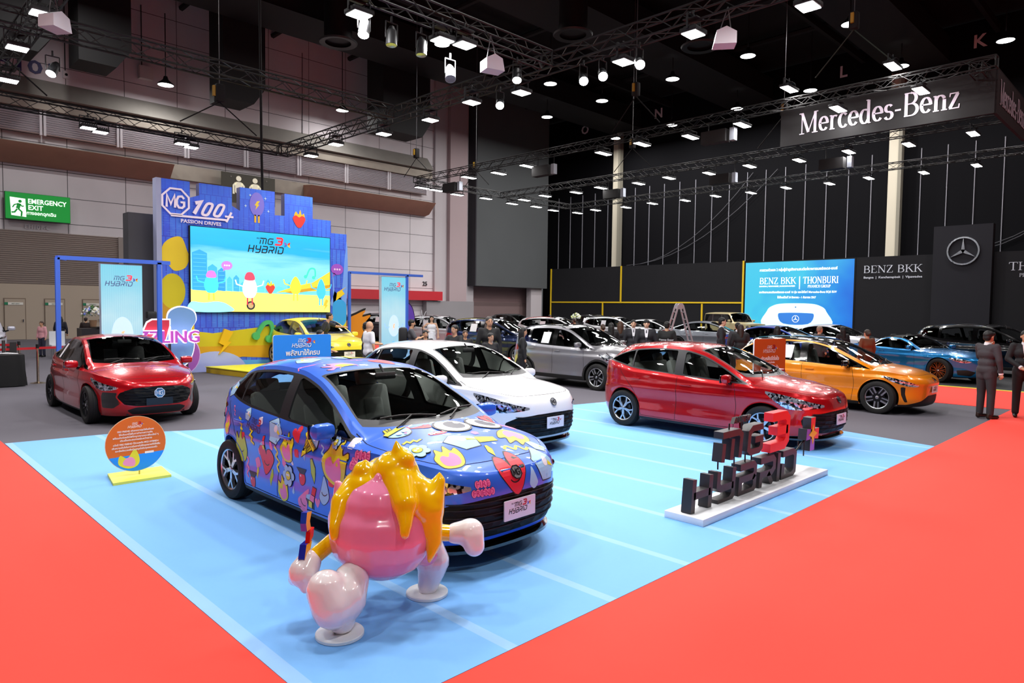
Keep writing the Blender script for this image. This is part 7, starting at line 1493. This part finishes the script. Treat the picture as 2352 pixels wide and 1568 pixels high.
# ------------------------------------------------------------------ people
SKIN = mat('skin', 'c89878', .5); SKIN2 = mat('skin_fair', 'e0b498', .5)
def person(label, loc, deg, h=1.7, top='1c1c22', legs='1c1c22', shirt=None, tie=None, hair='short', hairc='0d0b0b', arms=('down', 'down'), sleeve='long', skin=None, vox=.024, jacket=True, skirt=None, group=None, bald=False, lean=0, detail=False, bag=None, cap=None, mask=None, lanyard=False, shoes='0a0a0b'):
    k = h/1.7; r = thing('person', label, 'person', loc, math.radians(deg), group); sk = skin or SKIN; V = lambda x, y, z: Vector((x*k+lean*max(0, z-.9)*k, y*k, z*k))
    pose = {'down': (lambda s: (V(.0, s*.255, 1.13), V(.05, s*.26, .88))), 'fold': (lambda s: (V(.02, s*.27, 1.14), V(.24, s*.07, 1.0+.02*s))), 'chin': (lambda s: (V(.12, s*.27, 1.18), V(.2, s*.1, 1.42))), 'fwd': (lambda s: (V(.12, s*.27, 1.15), V(.36, s*.16, 1.13))), 'reach': (lambda s: (V(.25, s*.25, 1.3), V(.52, s*.22, 1.28))), 'hip': (lambda s: (V(-.04, s*.38, 1.2), V(.1, s*.2, 1.12))), 'camera': (lambda s: (V(.14, s*.26, 1.16), V(.3, s*.08, 1.22)))}
    S_ = {s: V(0, s*.185, 1.4) for s in (-1, 1)}; EW = {s: pose[arms[0 if s > 0 else 1]](s) for s in (-1, 1)}
    hc = V(.025, 0, 1.585); parts = [(V(0, 0, 1.42), V(.01, 0, 1.5), .058*k, .052*k), (hc+Vector((-.005, 0, .02*k)), (.092*k, .075*k, .098*k)), (hc+Vector((.022*k, 0, -.045*k)), (.066*k, .058*k, .066*k)), (hc+Vector((.088*k, 0, -.012*k)), (.018*k, .014*k, .022*k)), (V(0, 0, 1.0), V(0, 0, 1.3), .09*k, .095*k), (V(0, -.1, 1.37), V(0, .1, 1.37), .055*k, .055*k)]
    for s in (-1, 1):
        e, w_ = EW[s]; parts += [(S_[s]+Vector((0, -s*.015*k, -.015*k)), e, .042*k, .037*k), (e, w_, .038*k, .027*k), (V(0, s*.09, .93), V(.01, s*.1, .5), .085*k, .055*k), (V(.01, s*.1, .5), V(-.01, s*.1, .09), .052*k, .035*k), (hc+Vector((0, s*.078*k, -.008*k)), (.014*k, .012*k, .026*k))]
        d = (w_-e).normalized(); n_ = Vector((0, 0, 1)).cross(d); n_ = n_.normalized() if n_.length > .1 else Vector((1, 0, 0)); pc = w_+d*.05*k; parts += [(w_, pc, .026*k, .03*k), (w_+d*.02*k+n_*.012*k, pc+n_*.028*k, .024*k, .02*k), (w_+d*.02*k-n_*.012*k, pc-n_*.028*k, .024*k, .02*k)]
        fr = .0088*k if detail else .011*k; cu = Vector((0, -s, -.2)).normalized() if arms[0 if s > 0 else 1] != 'chin' else Vector((-1, 0, .2)).normalized()
        for j, L_ in enumerate((.062, .072, .068, .052)):
            o = pc+n_*(.03-.02*j)*k; m_ = o+(d*.8+cu*.25)*L_*.55*k; parts += [(o-d*.01*k, m_, fr, fr*.95), (m_, m_+(d*.55+cu*.6)*L_*.5*k, fr*.95, fr*.8)]
        th = w_+d*.015*k+n_*.035*k; parts += [(th, th+(d*.7+n_*.7)*.035*k, fr*1.15, fr), (th+(d*.7+n_*.7)*.035*k, th+(d*1.0+n_*.5+cu*.3)*.06*k, fr, fr*.85)]
    me = voxel(parts, (.0085 if detail else vox*.75), 2); me.materials.append(sk); link('body', me, r)
    def cloth(nm, parts_, col, v=vox, rough=.75, sm=3, par=r):
        me = voxel(parts_, v*(.6 if detail else 1), sm); me.materials.append(M(col, rough)); return link(nm, me, par)
    tor = [(V(-.01, -.15, 1.385), V(-.01, .15, 1.385), .066*k, .066*k), (V(-.01, -.1, 1.34), V(-.01, .1, 1.34), .09*k, .09*k), (V(0, -.06, 1.26), V(0, .06, 1.26), .125*k, .125*k), (V(0, -.05, 1.08), V(0, .05, 1.08), .118*k, .118*k), (V(0, -.06, .95), V(0, .06, .95), .125*k, .125*k)]
    if jacket: tor += [(V(0, -.08, .92), V(0, -.08, .82), .112*k, .108*k), (V(0, .08, .92), V(0, .08, .82), .112*k, .108*k)]
    for s in (-1, 1):
        e, w_ = EW[s]; tor.append((S_[s], e if sleeve != 'short' else S_[s].lerp(e, .75), .066*k, .056*k if sleeve != 'short' else .06*k))
        if sleeve == 'long': tor.append((e, e.lerp(w_, .93), .053*k, .041*k))
    if sleeve == 'none': tor = tor[2:5]
    cloth('jacket' if jacket and shirt else 'shirt', tor, top)
    if shirt and jacket:
        b = MB(); f = .132*k; C = lambda y, z, dx=0: V(0, y, z)+Vector((f+dx+(-.03 if z > 1.35 else 0)*k, 0, 0))
        b.add([C(-.05, 1.42, -.01), C(.05, 1.42, -.01), C(.035, 1.28, .0), C(0, 1.1, .002), C(-.035, 1.28, .0)], [(0, 1, 2, 3, 4)], M(shirt, .6)); b.tube(V(.0, 0, 1.42), V(.008, 0, 1.475), .066*k, M(shirt, .6), 14, .06*k); b.obj('collar', r)
        if tie: b = MB(); b.add([C(-.012, 1.42, .0), C(.012, 1.42, .0), C(.024, 1.2, .006), C(0, 1.08, .006), C(-.024, 1.2, .006)], [(0, 1, 2, 3, 4)], M(tie, .5)); b.obj('tie', r)
        for s in (-1, 1): e, w_ = EW[s]; b = MB(); b.tube(e.lerp(w_, .9), e.lerp(w_, 1.02), .04*k, M(shirt, .6), 12); b.obj('cuff', r)
    if skirt: cloth('skirt', [(V(0, 0, .98), V(0, 0, .75), .15*k, .2*k), (V(0, 0, .75), V(0, 0, .3), .2*k, .24*k)], skirt)
    else: cloth('trousers', [(V(0, -.05, .95), V(0, .05, .95), .118*k, .118*k)]+[q for s in (-1, 1) for q in ((V(0, s*.09, .92), V(.015, s*.105, .5), .105*k, .075*k), (V(.015, s*.105, .5), V(0, s*.11, .1), .073*k, .062*k))], legs)
    for s in (-1, 1): cloth('shoe', [(V(-.03, s*.11, .045), V(.16, s*.125, .035), .042*k, .036*k), (V(-.03, s*.11, .04), V(-.02, s*.11, .09), .045*k, .045*k)], shoes, vox*.6, .3)
    H = MB()
    if not bald:
        hp = [(hc+Vector((-.018*k, 0, .042*k)), (.098*k, .086*k, .085*k)), (hc+Vector((-.05*k, 0, -.01*k)), (.06*k, .078*k, .075*k))]
        if hair == 'long': hp += [(hc+Vector((-.05*k, 0, -.02*k)), hc+Vector((-.075*k, 0, -.25*k)), .082*k, .07*k), (hc+Vector((-.02*k, -.07*k, 0)), hc+Vector((-.01*k, -.085*k, -.2*k)), .03*k, .025*k), (hc+Vector((-.02*k, .07*k, 0)), hc+Vector((-.01*k, .085*k, -.2*k)), .03*k, .025*k)]
        if hair == 'fringe': hp += [(hc+Vector((.06*k, -.04*k, .06*k)), hc+Vector((.06*k, .04*k, .06*k)), .035*k, .035*k)]
        if hair == 'bun': hp += [(hc+Vector((-.11*k, 0, .0)), (.045*k, .045*k, .05*k))]
        cloth('hair', hp, hairc, .016, .55, 2)
    F_ = MB()
    for s in (-1, 1): F_.ball(hc+Vector((.082*k, s*.03*k, .012*k)), (.007*k, .014*k, .007*k), M('141010', .3), 8); F_.box(hc+Vector((.086*k, s*.03*k, .034*k)), (.006*k, .032*k, .006*k), M(hairc, .6))
    F_.box(hc+Vector((.084*k, 0, -.055*k)), (.008*k, .04*k, .009*k), M('9a5a50', .5)); F_.obj('face_features', r)
    if cap: cloth('cap', [(hc+Vector((0, 0, .06*k)), (.1*k, .09*k, .07*k)), (hc+Vector((.1*k, 0, .045*k)), (.06*k, .06*k, .012*k))], cap, .014)
    if mask: cloth('face_mask', [(hc+Vector((.055*k, 0, -.05*k)), (.05*k, .055*k, .045*k))], mask, .014)
    if lanyard: b = MB(); b.path([V(.08, -.05, 1.44), V(.15, -.01, 1.2), V(.08, .05, 1.44)], .006*k, M('202024')); b.box(V(.155, 0, 1.14), (.01, .08*k, .11*k), M('f0f0f0', .5)); b.obj('badge_card', r)
    return r
person('person in a charcoal suit with hand raised to chin, back half turned, at right', (16.15, 2.98, .009), -30, 1.73, '3a353a', '2c2b30', 'f0ecf0', None, 'fringe', arms=('chin', 'down'), detail=True, shoes='2a1c16')
person('person in a black suit and grey tie with clasped hands, rightmost figure', (16.95, 2.5, .009), -165, 1.74, '16161b', '121216', 'f2f0f6', '3c3c48', 'short', arms=('fold', 'fold'), detail=True)
person('person in a black shirt with a white name card beside the silver SUV', (11.2, 12.1, 0), -115, 1.86, '131316', '121214', None, hair='short', arms=('down', 'down'), jacket=False, lanyard=True, hairc='3a3432')
person('person with long dark hair in a white strapless dress, one arm raised', (17.2, 22.0, 0), -125, 1.72, 'eef0fa', 'eef0fa', None, hair='long', arms=('down', 'hip'), sleeve='none', jacket=False, skirt='eef0fa', skin=SKIN2)
cm = person('person with a camera and backpack beside the right pillar screen', (11.4, 15.5, 0), -35, 1.72, '4a4a50', '3a3a40', None, hair='short', arms=('camera', 'camera'), sleeve='short', jacket=False, mask='141416')
b = MB(); b.box((11.66, 15.31, 1.24), (.16, .1, .12), M('131316', .4), rz=-.6, bev=.02); b.tube((11.68, 15.3, 1.24), (11.79, 15.22, 1.24), .05, M('1a1a1e', .3), 14); tagp(b.obj('camera'), 'black camera held by the photographer beside the pillar screen', 'camera')
b = MB(); b.box((11.22, 15.63, 1.27), (.24, .34, .46), M('16161a', .7), rz=-.6, bev=.07); tagp(b.obj('backpack'), 'black backpack worn by the photographer', 'backpack')
person('bald person in a white T-shirt beside the yellow car', (9.35, 14.45, 0), -8, 1.7, 'e8e8ee', '4a4a50', None, arms=('down', 'down'), sleeve='short', jacket=False, bald=True)
person('person in dark clothes just behind the bald man, hand held out', (9.75, 15.2, 0), -30, 1.66, '1c1c20', '22222a', None, hair='short', arms=('fwd', 'fwd'), sleeve='short', jacket=False)
person('person in a black polo shirt leaning over the yellow car bonnet', (10.0, 17.9, .19), -40, 1.68, '232326', '2a2a30', None, hair='short', arms=('reach', 'down'), sleeve='short', jacket=False, lean=.3)
person('person with black hair half hidden behind the blue board', (8.1, 14.6, 0), -60, 1.5, '18181c', '18181c', None, hair='short', arms=('fwd', 'fwd'), sleeve='short', jacket=False)
G1 = 'visitors at the centre'
person('person with long black hair, seen sideways left of the man in black', (10.35, 12.35, 0), -170, 1.66, '1c1c20', '1c1c20', None, hair='bun', arms=('fwd', 'fwd'), jacket=False, group=G1)
person('person with black hair low at the white car roof, left of the two low heads', (10.9, 14.2, 0), -120, 1.47, '1c1c20', '1c1c20', None, hair='short', jacket=False, group=G1)
person('person with brown hair low at the white car roof, right of the two low heads', (12.0, 13.9, 0), -120, 1.46, '1c1c20', '1c1c20', None, hair='bun', hairc='3a2418', jacket=False, group=G1)
person('person with long black hair between the man in black and the silver SUV', (12.0, 11.75, 0), -40, 1.6, '18181c', '18181c', None, hair='long', jacket=False, group=G1)
person('person with dark hair low in front of the man in black', (10.6, 11.4, 0), -100, 1.5, '141418', '141418', None, hair='short', jacket=False, group=G1)
person('person in a dark suit near the far left yellow strip', (30.5, 27.6, 0), -90, 1.7, '1c1c22', '1c1c22', 'e8e8f0', None, 'short', jacket=True, group=G1)
person('person with brown hair behind the silver SUV roof', (24.5, 20.6, 0), 60, 1.62, '1c1c20', '1c1c20', None, hair='bun', hairc='3a2a22', jacket=False, group=G1)
G2 = 'dark-dressed visitors behind the red car'
person('person with short brown hair, leftmost of the group behind the red car', (17.2, 13.3, 0), 60, 1.6, '1c1a1e', '1c1c20', None, hair='bun', hairc='3c281c', group=G2); person('person with long black hair, second in the group behind the red car', (16.7, 12.6, 0), 60, 1.66, '17161a', '1c1c20', None, hair='long', group=G2)
person('person with long brown hair, third in the group behind the red car', (17.5, 12.85, 0), 40, 1.7, '1c1a1e', '1c1c20', None, hair='long', hairc='4a3020', group=G2); person('smiling person in a dark suit and grey tie facing us, behind the red car', (17.2, 12.15, 0), -140, 1.76, '24242c', '1c1c22', 'e6e6ee', '4a4a55', 'short', group=G2, skin=SKIN2)
person('person with black fringe in a dark suit facing us left of the stepladder', (16.2, 11.0, 0), -145, 1.8, '1a1a22', '1c1c22', 'e6e6ee', '2a2a36', 'fringe', group=G2, skin=SKIN2); pr = person('person in a black jacket with back lettering in front of the stepladder', (17.0, 10.85, 0), 30, 1.74, '141416', '18181c', None, hair='short', group=G2)
b = MB(); add_text(b, 'Pitstop Exper', 0, 1.22, .075, M('d0d0d8'), frame((-.135, 0, 0), (0, -1, 0), (0, 0, 1)), .004, True); b.obj('back_lettering', pr, sm=0)
person('person in a dark suit in profile in front of the tan off-roader', (18.4, 9.9, 0), -60, 1.87, '1b1b22', '1c1c22', 'e6e6ee', None, 'short', group=G2, skin=SKIN2); person('person in a grey suit jacket hidden behind the long-haired woman', (19.3, 9.85, 0), 40, 1.72, '3a3a42', '1c1c22', 'e6e6ee', None, 'short', group=G2)
person('person with long brown hair right of the suited man in profile', (18.7, 9.45, 0), 40, 1.68, '1a181c', '1c1c20', None, hair='long', hairc='2e1e18', group=G2); person('person with long black hair, rightmost of the group left of the orange board', (19.9, 8.9, 0), 40, 1.64, '141418', '1c1c20', None, hair='long', group=G2)
person('person with grey hair behind the orange car roof', (21.5, 8.3, .014), -30, 1.62, '3a3a40', '2a2a30', None, hair='short', hairc='8a7a68', group=G2); person('person with brown hair behind the orange car windscreen', (20.2, 6.5, 0), 60, 1.6, '6a3a20', '2a2a30', None, hair='bun', hairc='3a2a20', group=G2); person('person with black hair in front of the blue screen, behind the orange car', (22.9, 8.1, .014), 60, 1.6, '18181c', '1c1c20', None, hair='long', group=G2)
G3 = 'visitors by the left counter'
person('person in a pink top beside the people carrier', (5.6, 31.0, 0), -150, 1.35, 'e0a0a8', '2a2a40', None, hair='bun', hairc='4a3428', jacket=False, group=G3); person('person with black hair behind the pink top at left', (6.6, 33.0, 0), 60, 1.5, '1a1a28', '2a2a30', None, hair='long', jacket=False, group=G3); person('person in black beside the yellow flowers and the left pillar screen', (9.2, 33, 0), 120, 1.75, '17171c', '18181c', None, hair='bun', jacket=False, group=G3); person('person low behind the counter right of the flower bunch', (7.6, 33.4, 0), 60, 1.45, '2a1a1a', '2a2a30', None, hair='short', hairc='2a1c18', jacket=False, group=G3)
# ------------------------------------------------------------------ stepladder
r = thing('stepladder', 'aluminium stepladder standing open before the dark booth wall', 'ladder', (24.7, 15.2, .014), math.radians(50)); AL = M('c4c4cc', .35, .5)
for s in (-1, 1):
    b = MB(); 
    for q in (-1, 1): b.tube((q*.28, s*.72, 0), (q*.2, s*.1, 2.25), .042, AL, 4)
    for k in range(7): t = (k+.7)/7.6; x_ = .28-.08*t; y_ = s*(.72-.62*t); b.box((0, y_, 2.25*t), (2*x_, .05, .035), AL)
    b.obj('ladder_frame', r)
for q in (-1, 1): b = MB(); b.prism(circ(0, 0, .13, None, 14), -.02, .02, AL, frame((q*.2, 0, 2.22), (0, 1, 0), (0, 0, 1))); b.obj('hinge', r)
# ------------------------------------------------------------------ left side details
r = thing('queue_post', 'chrome queue post with a red belt, nearer one beside the red sedan', 'queue post', (3.67, 20.9, 0), 0, 'queue posts'); CHR = M('d8c8b0', .15, 1)
b = MB(); b.lathe([(.001, .0), (.17, .0), (.17, .015), (.03, .04), (.025, .06)], CHR, 24); b.obj('base', r); b = MB(); b.tube((0, 0, .04), (0, 0, .95), .03, CHR, 14); b.tube((0, 0, .9), (0, 0, 1.0), .036, HSG, 14); b.obj('pole', r)
c = copy_tree(r); c.location = (3.55, 22.6, 0); c['label'] = 'chrome queue post with a red belt, farther one behind the black table'
for i, (p_, q_) in enumerate((((3.67, 20.9, .93), (1.2, 20.6, .9)), ((3.67, 20.9, .93), (4.6, 20.8, .95)), ((3.55, 22.6, .93), (2.2, 23.6, .95)))):
    b = MB(); p_, q_ = Vector(p_), Vector(q_); d = (q_-p_); b.add([p_, q_, q_+Vector((0, 0, -.06)), p_+Vector((0, 0, -.06))], [(0, 1, 2, 3)], M('c81e28', .6)); b.add([p_+Vector((0, .004, 0)), q_+Vector((0, .004, 0)), q_+Vector((0, .004, -.06)), p_+Vector((0, .004, -.06))], [(3, 2, 1, 0)], M('c81e28', .6))
    tagp(b.obj('belt', sm=0), ('red queue belt running left over the black table', 'short red queue belt running toward the red sedan', 'red queue belt behind the black table')[i], 'belt', 'queue belts')
r = thing('draped_table', 'table under a black cloth at the left edge', 'table', (2.6, 20.7, 0)); b = MB(); n = 46; vs = []
for lev, z, g in ((0, .78, 0), (1, .76, .01), (2, .4, .02), (3, .02, .05)):
    for k in range(n):
        t = 2*PI*k/n; c_, s_ = math.cos(t), math.sin(t); rx = .72*abs(c_)**.3*math.copysign(1, c_); ry = .4*abs(s_)**.3*math.copysign(1, s_); w_ = 1+g*math.sin(t*13)+g*.9; vs.append((rx*w_, ry*w_, z))
b.add(vs, [(l*n+k, l*n+(k+1) % n, (l+1)*n+(k+1) % n, (l+1)*n+k) for l in range(3) for k in range(n)]+[tuple(range(n))], M('0d0d10', .85)); b.obj('black_cloth', r, sm=50)
b = MB(); b.box((2.6, 20.75, .86), (.5, .3, .12), M('22223a', .6), bev=.03); b.box((2.95, 20.75, .95), (.06, .05, .34), M('3a3433', .6), rz=.2); b.box((3.15, 20.8, .93), (.14, .05, .28), M('2c2a2c', .6), rz=-.2); tagp(b.obj('equipment_pile'), 'small pile of dark equipment on the black table', 'equipment')
b = MB(); b.path(smooth_poly([(2.5, 20.5, ), (2.8, 20.42), (3.1, 20.5), (2.9, 20.6)], 5, False) and [(2.3, 20.35, .79), (2.6, 20.3, .8), (2.85, 20.42, .82), (3.05, 20.38, .81), (3.2, 20.5, .8), (3.0, 20.6, .82), (2.7, 20.52, .8)], .012, M('e0e0e4')); tagp(b.obj('cable'), 'loose white cable on the black table', 'cable')
b = MB(); b.tube((1.9, 19.5, 0), (1.86, 19.5, 1.0), .03, M('c8c8d0', .4, .5), 8); b.box((1.6, 19.7, .45), (.5, .4, .04), M('e0e0e4')); tagp(b.obj('white_stool'), 'white metal stool cut by the left edge of the picture', 'stool')
r = thing('reception_counter', 'dark grey reception counter behind the left portal frame', 'counter', (7.9, 30.0, 0)); b = MB(); b.box((0, 0, .55), (2.6, .7, 1.1), mat('counter_dark', '2e2c30', .4)); b.obj('counter_body', r); b = MB(); b.box((.3, 0, 1.13), (2.2, .8, .05), M('141416', .3)); b.obj('counter_top', r)
def flowers(loc, label, cols, R_=.3, seed=1, pot='8a6a50'):
    r = thing('flower_arrangement', label, 'flowers', loc); random.seed(seed); b = MB(); b.lathe([(.001, 0), (.1, 0), (.14, .25), (.12, .25)], M(pot, .5), 16); b.obj('vase', r); b = MB()
    for k in range(70): a, e = random.random()*2*PI, random.random()*PI/2; d = Vector((math.cos(a)*math.sin(e), math.sin(a)*math.sin(e), math.cos(e)))*R_*random.uniform(.5, 1); b.add([d+Vector((0, 0, .4)), d*1.1+Vector((.05, .03, .42)), d*1.25+Vector((0, 0, .4)), d*1.1+Vector((-.05, -.03, .38))], [(0, 1, 2, 3)], M('3a6a2c', .7))
    b.obj('leaves', r, sm=0); b = MB()
    for k in range(60): a, e = random.random()*2*PI, math.acos(random.random()); d = Vector((math.cos(a)*math.sin(e), math.sin(a)*math.sin(e), math.cos(e)*.9))*R_*random.uniform(.8, 1.05); b.ball(d+Vector((0, 0, .42)), random.uniform(.035, .06), M(random.choice(cols), .6), 6)
    b.obj('blossoms', r)
flowers((7.05, 29.9, 1.16), 'white and blue flower bunch on the dark counter at left', ['f0f0ec', '7c8ae0', 'f4f0d8', 'e8e8f4'], .36, 2); flowers((8.9, 28.6, .9), 'pale yellow flowers beside the left pillar screen', ['f0e88a', 'f4f2c8', 'e8e0a0'], .42, 3); flowers((31.5, 26.4, 1.1), 'white flowers behind the silver SUV before the dark wall', ['f4f4f0', 'e8f0a0'], .3, 5, '3a3a3a')
for i, (x, y, z) in enumerate(((8.9, 28.6, .9), (31.5, 26.4, 1.1))): b = MB(); b.box((x, y, z/2), (.4, .4, z), M('d06a28' if i == 0 else '2a2a2c', .6)); tagp(b.obj('plinth'), ('orange box plinth under the pale yellow flowers', 'dark plinth under the white flowers before the dark wall')[i], 'plinth')
b = MB(); b.box((5.9, 30.1, .75), (.5, .06, .5), M('e0e2e8', .4)); b.box((5.9, 29.9, .48), (.5, .45, .05), M('e0e2e8', .4)); b.path([(5.7, 29.75, 0), (5.7, 29.75, .46)], .015, CHROME); b.path([(6.1, 29.75, 0), (6.1, 29.75, .46)], .015, CHROME); b.path([(5.7, 30.1, 0), (5.7, 30.1, .5)], .015, CHROME); b.path([(6.1, 30.1, 0), (6.1, 30.1, .5)], .015, CHROME); tagp(b.obj('white_chair'), 'white plastic chair left of the dark counter', 'chair')
b = MB()
for k in range(9): a = PI*k/8+.1; b.tube((16.9, 22.2, 1.62), (16.9+.3*math.cos(a*2), 22.2, 1.62+.34*math.sin(a*2)), .012, M('d8dce4'), 5)
b.tube((16.9, 22.2, 0), (16.9, 22.2, 1.62), .015, HSG); tagp(b.obj('led_stand'), 'spiky silver star-shaped stand behind the photographer', 'stand')
r = thing('speaker_on_stand', 'black tripod lamp stand left of the blue backdrop edge', 'stand', (6.35, 20.9, 0)); b = MB(); b.tube((0, 0, 0), (0, 0, 1.75), .02, HSG)
for a in (0, 2.1, 4.2): b.tube((0, 0, .5), (.35*math.cos(a), .35*math.sin(a), 0), .015, HSG)
b.obj('tripod', r); b = MB(); b.box((0, -.05, 1.75), (.25, .2, .2), HSG, bev=.03); b.obj('lamp_head', r)
bpy.data.scenes.remove(WORK)
